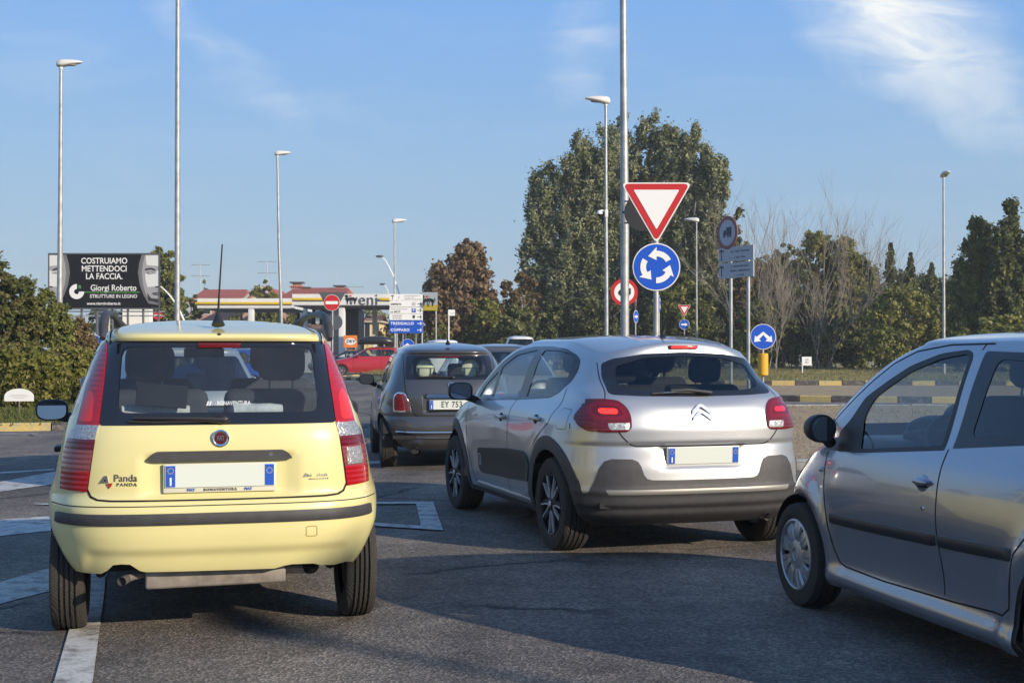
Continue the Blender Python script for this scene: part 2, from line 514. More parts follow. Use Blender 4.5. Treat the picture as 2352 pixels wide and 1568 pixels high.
class Car:
    def __init__(s, spec, root, nq=60, dz=0.014):
        s.S, s.root = spec, root
        s.make_grid(nq, dz)
    def prof(s, key, z):
        k = s.S[key]
        return pchip([a[0] for a in k], [a[1] for a in k], z)
    def make_grid(s, nq, dz):
        S = s.S
        z0, zc, zt = S['z0'], S['zc'], S['zt']
        zs = list(np.linspace(z0, zc, int((zc - z0) / dz) + 1))
        rows = []
        for z in zs:
            rows.append((z, float(s.prof('yr', z)), float(s.prof('yf', z)), float(s.prof('w', z)), z))
        yr, yf, w = rows[-1][1:4]
        ym0 = S.get('ytop', (yr + yf) / 2)
        for k in range(1, 23):
            t = math.sin(k / 22.5 * PI / 2)
            sw = (1 - t ** 2.0) ** 0.5
            sr = (1 - t ** S.get('mr', 5)) ** (1 / 2.2)
            sf = (1 - t ** S.get('mf', 2.2)) ** (1 / 2.0)
            rows.append((zc + (zt - zc) * t, ym0 + (yr - ym0) * sr, ym0 + (yf - ym0) * sf, w * sw, zc))
        P = []
        for (z, yr, yf, w, ze) in rows:
            pr = float(s.prof('pr', ze)); qr = float(s.prof('qr', ze)); pf = float(s.prof('pf', ze)); qf = float(s.prof('qf', ze))
            ym = min(S['ym'], yf - 0.25)
            def quad(p, q, yend):
                t = np.linspace(0, PI / 2, 500)
                t = np.concatenate([t[:1], np.geomspace(1e-5, PI / 4, 300), PI / 2 - np.geomspace(PI / 4, 1e-5, 300), t[-1:]])
                x = w * np.sin(t) ** (2 / p)
                y = ym + (yend - ym) * np.cos(t) ** (2 / q)
                dx, dy = np.diff(x), np.diff(y)
                ds = np.hypot(dx, dy)
                an = np.unwrap(np.arctan2(dy, dx)); da = np.abs(np.diff(an, prepend=an[0]))
                da[ds < 1e-7] = 0
                cum = np.concatenate([[0], np.cumsum(ds + 0.5 * np.minimum(da, 0.3))])
                q_ = np.linspace(0, cum[-1], nq + 1)
                return np.interp(q_, cum, x), np.interp(q_, cum, y)
            rx, ry = quad(pr, qr, yr)
            fx, fy = quad(pf, qf, yf)
            x = np.concatenate([rx[:-1], fx[::-1][:-1], -fx[:-1], -rx[::-1][:-1]])
            y = np.concatenate([ry[:-1], fy[::-1][:-1], fy[:-1], ry[::-1][:-1]])
            P.append(np.stack([x, y, np.full_like(x, z)], 1))
        P = np.array(P)
        if 'deform' in S:
            P = S['deform'](P)
        nk, n = P.shape[:2]
        s.shape = (nk, n)
        dj = np.roll(P, -1, 1) - np.roll(P, 1, 1)
        di = np.gradient(P, axis=0)
        N = np.cross(dj, di)
        N /= np.maximum(np.linalg.norm(N, axis=2, keepdims=True), 1e-9)
        N[-2:] = (0, 0, 1)
        s.V = P.reshape(-1, 3); s.N = N.reshape(-1, 3)
        F = []
        for i in range(nk - 1):
            for j in range(n):
                j2 = (j + 1) % n
                F.append((i * n + j, i * n + j2, (i + 1) * n + j2, (i + 1) * n + j))
        s.F = F
        top = tuple((nk - 1) * n + j for j in range(n))
        # fill the roof middle with a strip of quads between left and right halves
        s.bvh = BVHTree.FromPolygons([Vector(v) for v in s.V], F + [top])
        s.nF = len(F)
        bm = bmesh.new()
        vs = [bm.verts.new(v) for v in s.V]
        for f in F: bm.faces.new([vs[i] for i in f])
        s.topface = bm.faces.new([vs[i] for i in top])
        s.reg = bm.faces.layers.int.new('reg')
        s.bm = bm
        s.regions = {}
        s.cache = {tuple(round(float(a), 5) for a in v): Vector(n) for v, n in zip(s.V, s.N)}
        bm.normal_update()
    def nrm(s, co):
        h = s.cache.get((round(co[0], 5), round(co[1], 5), round(co[2], 5)))
        if h is not None: return h
        loc, no, i, d = s.bvh.find_nearest(co)
        if i is None or i >= s.nF: return Vector((0, 0, 1))
        q = s.F[i]
        w = poly_3d_calc([Vector(s.V[k]) for k in q], loc)
        r = Vector((0, 0, 0))
        for k, a in zip(q, w): r += Vector(s.N[k]) * a
        return r.normalized() if r.length > 1e-6 else no
    def cookie(s, view, poly, name, only=None, cond=None):
        """cut the outline poly, seen along view (R rear, F front, L left, D right), into the skin and mark it"""
        bm, reg = s.bm, s.reg
        ids = s.regions.setdefault(name, len(s.regions) + 1) if name != 'DELETE' else -1
        onl = None if only is None else {0 if o == 'body' else s.regions[o] for o in only}
        if view in 'RF':
            pr = lambda c: (c[0], c[2])
            sg = -1 if view == 'R' else 1
            ok = lambda f: f.normal.y * sg > 0.04 and f.calc_center_median().y * sg > (-0.6 if view == 'R' else 1.2)
        else:
            pr = lambda c: (c[1], c[2])
            sg = -1 if view == 'L' else 1
            ok = lambda f: f.normal.x * sg > 0.08 and f.calc_center_median().x * sg > 0
        xs = [p[0] for p in poly]; ys = [p[1] for p in poly]
        x0, x1, y0, y1 = min(xs), max(xs), min(ys), max(ys)
        def bb(f):
            ps = [pr(v.co) for v in f.verts]
            a = [p[0] for p in ps]; b = [p[1] for p in ps]
            return min(a), max(a), min(b), max(b)
        cand = {}
        for f in bm.faces:
            if f[reg] == -1 or (onl is not None and f[reg] not in onl): continue
            if f is s.topface or not ok(f): continue
            if cond and not cond(f.calc_center_median()): continue
            b = bb(f)
            if b[1] < x0 or b[0] > x1 or b[3] < y0 or b[2] > y1: continue
            cand[f] = b
        n = len(poly)
        for i in range(n):
            a, b = poly[i], poly[(i + 1) % n]
            ex0, ex1, ey0, ey1 = min(a[0], b[0]), max(a[0], b[0]), min(a[1], b[1]), max(a[1], b[1])
            sub = [f for f, q in cand.items() if not (q[1] < ex0 - 1e-6 or q[0] > ex1 + 1e-6 or q[3] < ey0 - 1e-6 or q[2] > ey1 + 1e-6)]
            if not sub: continue
            dx, dz = b[0] - a[0], b[1] - a[1]
            l = math.hypot(dx, dz)
            if l < 1e-7: continue
            if view in 'RF':
                co, no = (a[0], 0, a[1]), (dz / l, 0, -dx / l)
            else:
                co, no = (0, a[0], a[1]), (0, dz / l, -dx / l)
            def sd(v):
                p = pr(v.co); return (p[0] - a[0]) * dz / l - (p[1] - a[1]) * dx / l
            sub = [f for f in sub if min(sd(v) for v in f.verts) < -1e-6 and max(sd(v) for v in f.verts) > 1e-6]
            if not sub: continue
            for f in sub: del cand[f]
            es = {e for f in sub for e in f.edges}; vs = {v for f in sub for v in f.verts}
            res = bmesh.ops.bisect_plane(bm, geom=list(vs) + list(es) + sub, dist=1e-6, plane_co=co, plane_no=no)
            new = {g for g in res['geom'] if isinstance(g, bmesh.types.BMFace)} | {f for f in sub if f.is_valid}
            for f in new:
                if f.is_valid: cand[f] = bb(f)
        for f in cand:
            if not f.is_valid: continue
            ps = [pr(v.co) for v in f.verts]
            c = (sum(p[0] for p in ps) / len(ps), sum(p[1] for p in ps) / len(ps))
            ins = False
            for i in range(n):
                a, b = poly[i], poly[(i + 1) % n]
                if (a[1] > c[1]) != (b[1] > c[1]) and c[0] < (b[0] - a[0]) * (c[1] - a[1]) / (b[1] - a[1]) + a[0]:
                    ins = not ins
            if ins: f[reg] = ids
        return ids
    def both(s, poly, name, **k):
        s.cookie('L', poly, name + '_l', **k); s.cookie('D', poly, name + '_r', **k)
    def faces_of(s, names):
        ids = {(-1 if n == 'DELETE' else 0 if n == 'body' else s.regions.get(n, -99)) for n in names}
        return [f for f in s.bm.faces if f[s.reg] in ids]
    def part(s, regs, obname, m, off=0.0, wall=0.0, parent=None, inner=None, cut=None):
        """make the marked skin its own object, moved out by off, with an edge of depth wall; inner adds a lining"""
        fs = s.faces_of(regs)
        if cut: fs = [f for f in fs if cut(f)]
        if not fs: return None
        vi, co, nn = {}, [], []
        def idx(v):
            if v not in vi:
                n = s.nrm(v.co); vi[v] = len(co)
                co.append(v.co + n * off); nn.append(n)
            return vi[v]
        polys, ln, mi = [], [], []
        S_ = set(fs)
        for f in fs:
            p = [idx(v) for v in f.verts]
            polys.append(p); ln += [nn[i] for i in p]; mi.append(0)
        mats = [m]
        if wall:
            for e in {e for f in fs for e in f.edges}:
                lf = [f for f in e.link_faces if f in S_]
                if len(lf) == 1:
                    lp = [l for l in lf[0].loops if l.edge == e][0]
                    a, b = lp.vert, lp.link_loop_next.vert
                    ia, ib = vi[a], vi[b]
                    k = len(co)
                    co.append(co[ib] - nn[ib] * wall); co.append(co[ia] - nn[ia] * wall); nn += [nn[ib], nn[ia]]
                    q = [ib, ia, k + 1, k]
                    fn = (co[ia] - co[ib]).cross(co[k] - co[ib])
                    fn = (-fn if fn.dot((co[ib] - f.calc_center_median())) < 0 else fn)
                    fn = fn.normalized() if fn.length > 1e-9 else Vector((0, 0, 1))
                    polys.append(q); ln += [fn] * 4; mi.append(0)
        if inner is not None:
            mats.append(inner)
            k0 = len(co); n0 = len(vi)
            for i in range(n0): co.append(co[i] - nn[i] * 0.03)
            for f in fs:
                p = [k0 + vi[v] for v in reversed(f.verts)]
                polys.append(p); ln += [-nn[i - k0] for i in p]; mi.append(1)
        me = bpy.data.meshes.new(obname)
        me.from_pydata([tuple(c) for c in co], [], polys)
        for q in mats: me.materials.append(q)
        me.polygons.foreach_set('material_index', mi)
        me.polygons.foreach_set('use_smooth', [True] * len(polys))
        me.normals_split_custom_set([tuple(n) for n in ln])
        o = bpy.data.objects.new(obname, me)
        col.objects.link(o)
        o.parent = parent or s.root
        return o
    def cast(s, view, a, b):
        org, d = {'R': ((a, -6, b), (0, 1, 0)), 'F': ((a, 8, b), (0, -1, 0)), 'L': ((-6, a, b), (1, 0, 0)), 'D': ((6, a, b), (-1, 0, 0)), 'T': ((a, b, 5), (0, 0, -1))}[view]
        loc, no, i, dist = s.bvh.ray_cast(Vector(org), Vector(d))
        if loc is None:
            return None, None
        return loc, s.nrm(loc)
    def frame(s, x, z, dx=.05, off=.0015, view='R'):
        """origin and axes for lettering lying on the tail at x, z"""
        a, b, m, u = s.cast(view, x - dx, z)[0], s.cast(view, x + dx, z)[0], s.cast(view, x, z)[0], s.cast(view, x, z + .03)[0]
        ux = (b - a).normalized(); uy = (u - m); uy = (uy - ux * uy.dot(ux)).normalized()
        return m + ux.cross(uy) * off, ux, uy
    def strip(s, view, pts, width, h, mb, m, step=0.02, closed=False, taper=False):
        """lay a ribbon (h small) or a moulding along pts on the skin"""
        P = []
        n = len(pts)
        for i in range(n if closed else n - 1):
            a, b = pts[i], pts[(i + 1) % n]
            k = max(1, int(math.hypot(b[0] - a[0], b[1] - a[1]) / step))
            for j in range(k): P.append((a[0] + (b[0] - a[0]) * j / k, a[1] + (b[1] - a[1]) * j / k))
        if not closed: P.append(pts[-1])
        L = []
        for a, b in P:
            l, nn = s.cast(view, a, b)
            if l is not None and (view not in 'LD' or abs(l.x) > .45): L.append((l, nn))
        if len(L) < 2: return
        rows = []
        for i, (l, nn) in enumerate(L):
            a = L[i - 1][0] if (i or closed) else l
            b = L[(i + 1) % len(L)][0] if (i < len(L) - 1 or closed) else l
            t = (b - a).normalized()
            sd_ = t.cross(nn).normalized()
            w = width / 2
            hh = h
            if taper and not closed and (i == 0 or i == len(L) - 1): hh = h * 0.2; w = w * 0.8
            if h < 0.002:
                rows.append([l - sd_ * w + nn * hh, l + sd_ * w + nn * hh])
            else:
                e = min(hh, w * 0.5)
                rows.append([l - sd_ * w - nn * 0.002, l - sd_ * w + nn * hh * 0.6, l - sd_ * (w - e) + nn * hh, l + sd_ * (w - e) + nn * hh, l + sd_ * w + nn * hh * 0.6, l + sd_ * w - nn * 0.002])
        q = len(rows[0])
        vs = [p for r in rows for p in r]
        fs = []
        for i in range(len(rows) if closed else len(rows) - 1):
            i2 = (i + 1) % len(rows)
            for j in range(q - 1):
                fs.append((i * q + j, i * q + j + 1, i2 * q + j + 1, i2 * q + j))
        if not closed and q > 2:
            fs.append(tuple(range(q))); fs.append(tuple((len(rows) - 1) * q + j for j in reversed(range(q))))
        mb.add(vs, fs, m)

def wheel(root, x, y, r, width, rim_r, kind, name='wheel', grooves=4, hi=True, steer=0.0):
    """a wheel at (x, y): hub and disc, with the tyre and the rim or hubcap under it; x is the outer face"""
    sg = 1 if x > 0 else -1
    n = 72 if hi else 28
    mt = Matrix.Translation((x, y, r)) @ Matrix.Rotation(steer, 4, 'Z') @ (Matrix.Identity(4) if sg > 0 else Matrix.Rotation(PI, 4, 'Z'))
    hub = M()
    hub.lathe([(0.0, -width * 0.55), (rim_r * 0.5, -width * 0.55), (rim_r * 0.52, -width * 0.62), (rim_r * 0.80, -width * 0.62), (rim_r * 0.80, -width * 0.55)], m_steel, 24, mt)
    ho = hub.obj(name, root)
    w = width
    t = M()
    prof = [(rim_r * 0.97, -w + 0.01), (rim_r * 1.02, -w + 0.004), (rim_r + (r - rim_r) * 0.5, -w - 0.004), (r * 0.955, -w + 0.003), (r * 0.975, -w + 0.010), (r - 0.004, -w + 0.022)]
    if hi:
        x0, x1 = -w + 0.032, -0.032
        gw = 0.011
        prof.append((r - 0.0015, x0))
        for g in range(grooves):
            xc = x0 + (x1 - x0) * (g + 0.5) / grooves
            prof += [(r, xc - gw / 2), (r - 0.011, xc - gw / 2 + 0.001), (r - 0.011, xc + gw / 2 - 0.001), (r, xc + gw / 2)]
        prof.append((r - 0.001, x1))
    prof += [(r - 0.004, -0.022), (r * 0.975, -0.010), (r * 0.955, -0.003), (rim_r + (r - rim_r) * 0.5, 0.004), (rim_r * 1.03, -0.004), (rim_r * 0.97, -0.012)]
    t.lathe(prof, m_tread if hi else m_rubber, n * 2 if hi else n, mt)
    t.obj('tyre', ho, smooth=28)
    k = M()
    rr = rim_r
    if kind == 'alloy':
        m_a = mat("dark_alloy", (0.03, 0.03, 0.033), 0.35, 0.6)
        m_b = mat("machined_alloy", (0.72, 0.72, 0.74), 0.4, 0.6)
        k.lathe([(rr * 0.99, -0.006), (rr * 0.94, -0.012), (rr * 0.90, -0.05), (rr * 0.90, -w + 0.03)], m_a, n, mt)
        k.lathe([(rr * 1.0, -0.008), (rr * 0.985, 0.0), (rr * 0.96, -0.006)], m_a, n, mt)
        k.lathe([(0.0, 0.0), (0.028, 0.0), (0.034, -0.006), (0.05, -0.014), (0.075, -0.02), (0.075, -0.06)], m_a, 24, mt)
        for i in range(5):
            a = 2 * PI * i / 5 + 0.35
            ux, uy = Vector((0, math.cos(a), math.sin(a))), Vector((0, -math.sin(a), math.cos(a)))
            for sgn in (-1, 1):
                # each spoke is a pair of dark arms edged in bare metal, the pairs meeting at the rim
                cpts = [(0.045, 0.010 * sgn), (rr * 0.45, 0.020 * sgn), (rr * 0.72, 0.050 * sgn), (rr * 0.95, 0.066 * sgn)]
                for (wd, dpt, mm, ofs) in ((0.034, -0.014, m_a, 0), (0.008, -0.006, m_b, 0.017 * sgn)):
                    L = []; Rr = []
                    for (q, v) in cpts:
                        L.append((q, v + ofs - wd / 2)); Rr.append((q, v + ofs + wd / 2))
                    for j in range(len(L) - 1):
                        poly = [L[j], L[j + 1], Rr[j + 1], Rr[j]]
                        o = mt @ Vector((dpt, 0, 0))
                        k.prism(poly, o, mt.to_3x3() @ ux, mt.to_3x3() @ uy, 0.02, mm)
            k.prism([(rr * 0.955, -0.10), (rr * 0.955, 0.10), (rr * 0.90, 0.07), (rr * 0.90, -0.07)], mt @ Vector((-0.008, 0, 0)), mt.to_3x3() @ ux, mt.to_3x3() @ uy, 0.02, m_a)
        k.lathe([(0.0, 0.003), (0.018, 0.003), (0.022, 0.0)], m_b, 20, mt)
        k.obj('rim', ho)
    elif kind == 'cap':
        m_c = mat("silver_hubcap", (0.42, 0.42, 0.43), 0.35, 0.7, noise=0.2, nscale=30)
        k.lathe([(rr * 0.96, -0.03), (rr * 0.96, -w + 0.03)], m_dark, n, mt)
        k.lathe([(0.0, -0.05), (rr * 0.96, -0.05)], m_dark, n, mt)
        k.lathe([(rr * 1.03, -0.010), (rr * 1.02, 0.002), (rr * 0.97, 0.006), (rr * 0.94, 0.0), (rr * 0.94, -0.02)], m_c, n, mt)
        k.lathe([(0.0, 0.000), (0.026, 0.000), (0.030, -0.004), (0.034, 0.002), (0.070, -0.002), (0.095, -0.010), (0.10, -0.03)], m_c, 36, mt)
        N_ = 9
        for i in range(N_):
            for (da, wa) in ((-0.17, 0.022), (0.10, 0.034)):
                a = 2 * PI * i / N_ + da
                ux, uy = Vector((0, math.cos(a), math.sin(a))), Vector((0, -math.sin(a), math.cos(a)))
                r0, r1 = 0.06, rr * 0.96
                seg = 5
                vs = []
                for j in range(seg + 1):
                    q = r0 + (r1 - r0) * j / seg
                    ww = wa * (0.5 + 0.65 * j / seg) * 0.8
                    xx = -0.008 + 0.010 * math.sin(PI * j / seg)
                    for (e, dx) in ((-ww, -0.012), (-ww * 0.7, 0.0), (ww * 0.7, 0.0), (ww, -0.012)):
                        p = ux * q + uy * (e + 0.012 * j / seg); p.x = xx + dx
                        vs.append(mt @ p)
                fs = [(j * 4 + c, j * 4 + c + 1, (j + 1) * 4 + c + 1, (j + 1) * 4 + c) for j in range(seg) for c in range(3)]
                k.add(vs, fs, m_c)
        k.obj('hubcap', ho)
    else:
        m_s = mat("plain_rim", (0.35, 0.35, 0.36), 0.35, 0.7)
        k.lathe([(rr * 0.98, -0.012), (rr * 0.88, -0.02), (rr * 0.85, -w + 0.03)], m_s, n, mt)
        k.lathe([(0.0, -0.045), (rr * 0.9, -0.045)], m_dark, n, mt)
        k.lathe([(0.0, -0.01), (0.04, -0.012), (0.06, -0.03)], m_s, 16, mt)
        for i in range(6):
            a = 2 * PI * i / 6
            ux, uy = Vector((0, math.cos(a), math.sin(a))), Vector((0, -math.sin(a), math.cos(a)))
            k.prism([(0.03, -0.018), (rr * 0.9, -0.028), (rr * 0.9, 0.028), (0.03, 0.018)], mt @ Vector((-0.014, 0, 0)), mt.to_3x3() @ ux, mt.to_3x3() @ uy, 0.02, m_s)
        k.obj('rim', ho)
    return ho

# tyre tread: fine cross cuts round the running surface
m_tread = mat("tyre_tread", (0.026, 0.024, 0.022), 0.85)
def _tread():
    nt = m_tread.node_tree
    b = nt.nodes['Principled BSDF']
    t = nt.nodes.new('ShaderNodeTexCoord')
    n = nt.nodes.new('ShaderNodeTexNoise'); n.inputs['Scale'].default_value = 60; n.inputs['Detail'].default_value = 4
    nt.links.new(t.outputs['Object'], n.inputs[0])
    r = nt.nodes.new('ShaderNodeValToRGB')
    r.color_ramp.elements[0].color = (0.016, 0.015, 0.014, 1); r.color_ramp.elements[1].color = (0.055, 0.048, 0.040, 1)
    nt.links.new(n.outputs[0], r.inputs[0]); nt.links.new(r.outputs[0], b.inputs['Base Color'])
    w = nt.nodes.new('ShaderNodeTexWave'); w.bands_direction = 'DIAGONAL'; w.inputs['Scale'].default_value = 45; w.inputs['Distortion'].default_value = 1.5
    nt.links.new(t.outputs['Object'], w.inputs[0])
    bp = nt.nodes.new('ShaderNodeBump'); bp.inputs['Strength'].default_value = 0.35; bp.inputs['Distance'].default_value = 0.004
    nt.links.new(w.outputs[1], bp.inputs['Height']); nt.links.new(bp.outputs[0], b.inputs['Normal'])
_tread()

def seat(root, x, y, z, w, hr, m, back_h=0.58, hrw=0.26, hrh=0.19, posts=True, tilt=0.3, mh=None):
    s = M()
    s.box((x, y + 0.22, z), (w, 0.5, 0.16), m, bev=0.05)
    s.box((x, y - 0.09, z + 0.32), (w, 0.13, back_h), m, rx=tilt, bev=0.05)
    o = s.obj('seat', root)
    h = M()
    zt = z + 0.32 + back_h / 2
    yb = y - 0.09 - math.sin(tilt) * back_h / 2
    h.box((x, yb - 0.03, zt + hr), (hrw * .94, 0.12, hrh), mh or m, rx=tilt * 0.6, bev=0.058)
    if posts:
        for d in (-0.06, 0.06):
            h.tube([(x + d, yb, zt - 0.04), (x + d, yb - 0.02, zt + hr)], 0.006, m_steel, 6)
    h.obj('headrest', o)
    return o

def cabin(root, W, y0, y1, z, dash_y, dash_z, m=None, mh=None, rear=True, wheel_side=-1, rhr=0.06):
    m = m or m_inner
    f = M()
    f.box((0, (y0 + y1) / 2, z - 0.14), (W * 2 - 0.1, y1 - y0, 0.06), m_dark)
    f.obj('floor_pan', root)
    for sx in (-1, 1):
        seat(root, sx * 0.34, 1.05, z + 0.12, 0.48, 0.12, m, mh=mh)
    if rear:
        for sx in (-1, 1):
            seat(root, sx * 0.33, 0.22, z + 0.12, 0.58, rhr, m, back_h=0.5, mh=mh)
    d = M()
    d.box((0, dash_y, dash_z - 0.12), (W * 2 - 0.22, 0.55, 0.26), m_black, bev=0.07)
    d.box((wheel_side * 0.34, dash_y - 0.18, dash_z + 0.02), (0.34, 0.2, 0.09), m_black, bev=0.04)
    d.obj('dashboard', root)
    s = M()
    c = Vector((wheel_side * 0.35, dash_y - 0.38, dash_z - 0.03))
    pts = []
    for k in range(25):
        a = 2 * PI * k / 24
        p = Vector((0.18 * math.cos(a), 0.18 * math.sin(a) * math.sin(R(25)), 0.18 * math.sin(a) * math.cos(R(25))))
        pts.append(c + p)
    s.tube(pts, 0.014, m_black, 8, cap=False)
    s.box(c + Vector((0, 0.02, 0)), (0.34, 0.02, 0.05), m_black, rx=-0.4)
    s.box(c + Vector((0, 0.03, -0.06)), (0.05, 0.02, 0.17), m_black, rx=-0.4)
    s.obj('steering_wheel', root)

def plate(root, loc, nrm_, w=0.52, h=0.11, text=None, frame=True, tilt=0.0, fm=None):
    """number plate, blank unless text is given, with a blue band at either end"""
    p = M()
    if frame:
        p.box((0, 0.010, -0.010), (w + 0.02, 0.012, h + 0.032), fm or m_blackp, bev=0.004)
    p.box((0, 0, 0), (w, 0.006, h), m_white)
    bw = 0.042
    for sx in (-1, 1):
        p.box((sx * (w / 2 - bw / 2 - 0.003), -0.0042, 0), (bw, 0.002, h - 0.006), m_bluep)
    ux, uy = (1, 0, 0), (0, 0, 1)
    put_text(p, "I", 0.05, m_whitep, (-w / 2 + bw / 2 + 0.003, -0.0062, -0.026), ux, uy, bold=0.03, depth=0.001)
    for k in range(12):
        a = 2 * PI * k / 12
        for q in ((-w / 2 + bw / 2 + 0.003, 0.026), (w / 2 - bw / 2 - 0.003, 0.02)):
            p.prism(circle(q[0] + 0.013 * math.cos(a), q[1] + 0.013 * math.sin(a), 0.002, 5), (0, -0.0058, 0), ux, uy, 0.0005, mat("plate_yellow", (0.7, 0.55, 0.05), 0.5))
    if text:
        put_text(p, text, 0.098, m_blackp, (0.0, -0.0045, 0), ux, uy, bold=0.01, depth=0.001, xs=0.80, space=1.12)
    o = p.obj('number_plate', root, smooth=20)
    o.location = loc
    o.rotation_euler = (tilt, 0, 0)
    return o

def side_mirror(root, x, y, z, w=0.19, h=0.14, m=None, sx=-1, arm=0.10, mg=None, e=.7, tz=0.0):
    a = M()
    m = m or m_black
    mt = Matrix.Translation((x, y, z))
    sq = lambda t, e: math.copysign(abs(t) ** e, t)
    out = [(w / 2 * sq(math.cos(t), e), h / 2 * sq(math.sin(t), e)) for t in np.linspace(0, 2 * PI, 32, endpoint=False)]
    vs = []
    for (dy, k) in ((-.030, .96), (-.024, 1.0), (0.01, 1.0), (.045, .93), (.075, .75), (.095, .40)):
        vs += [mt @ Vector((p * k, dy, q * k)) for p, q in out]
    fs = [(i * 32 + j, i * 32 + (j + 1) % 32, (i + 1) * 32 + (j + 1) % 32, (i + 1) * 32 + j) for i in range(5) for j in range(32)]
    a.add(vs, fs + [tuple(reversed(range(32))), tuple(160 + j for j in range(32))], m)
    a.tube([(x - sx * w * 0.2, y + 0.01, z - h * 0.25), (x - sx * (w * 0.5 + arm), y + 0.04, z - h * 0.55)], [0.035, 0.03], m_black, 10)
    o = a.obj('door_mirror', root, smooth=60)
    g = M()
    g.prism([(p * .88, q * .86) for p, q in out], (x, y - 0.0325, z), (math.cos(tz), math.sin(tz) * .25, 0), (0, .09 if mg and not tz else .0, 1), 0.008, mg or m_mirror)
    g.obj('mirror_glass', o)
    return o

def well(root, mb, x, y, z, r, w, a0=20):
    """the dark lining of a wheel arch"""
    sg = 1 if x > 0 else -1
    mt = Matrix.Translation((x, y, z)) @ (Matrix.Identity(4) if sg > 0 else Matrix.Rotation(PI, 4, 'Z'))
    mb.lathe([(r, 0.0), (r, -w), (0.05, -w)], m_dark, 24, mt, a0=R(a0), a1=R(180 - a0))

def tub(root, W, y0, y1, z0, z1):
    t = M()
    t.box((0, (y0 + y1) / 2, z0), (W * 2, y1 - y0, 0.03), m_dark)
    return t
def smooth01(t): 
    t = np.clip(t, 0, 1); return t * t * (3 - 2 * t)
def flare(P, wheels, amt, zmax=1.0, width=0.09):
    for (wy, wz, wr) in wheels:
        d = np.hypot(P[..., 1] - wy, P[..., 2] - wz)
        g = amt * np.exp(-((d - wr) / width) ** 2) * (np.abs(P[..., 0]) > 0.45) * (P[..., 2] < zmax)
        P[..., 0] += np.sign(P[..., 0]) * g
    return P
def bayrect(P, x0, x1, z0, z1, e):   # 1 inside the rectangle on the tail, fading over e
    x, z = P[..., 0], P[..., 2]
    return smooth01((x - x0) / e + 0.5) * smooth01((x1 - x) / e + 0.5) * smooth01((z - z0) / e + 0.5) * smooth01((z1 - z) / e + 0.5) * (P[..., 1] < 0.2)

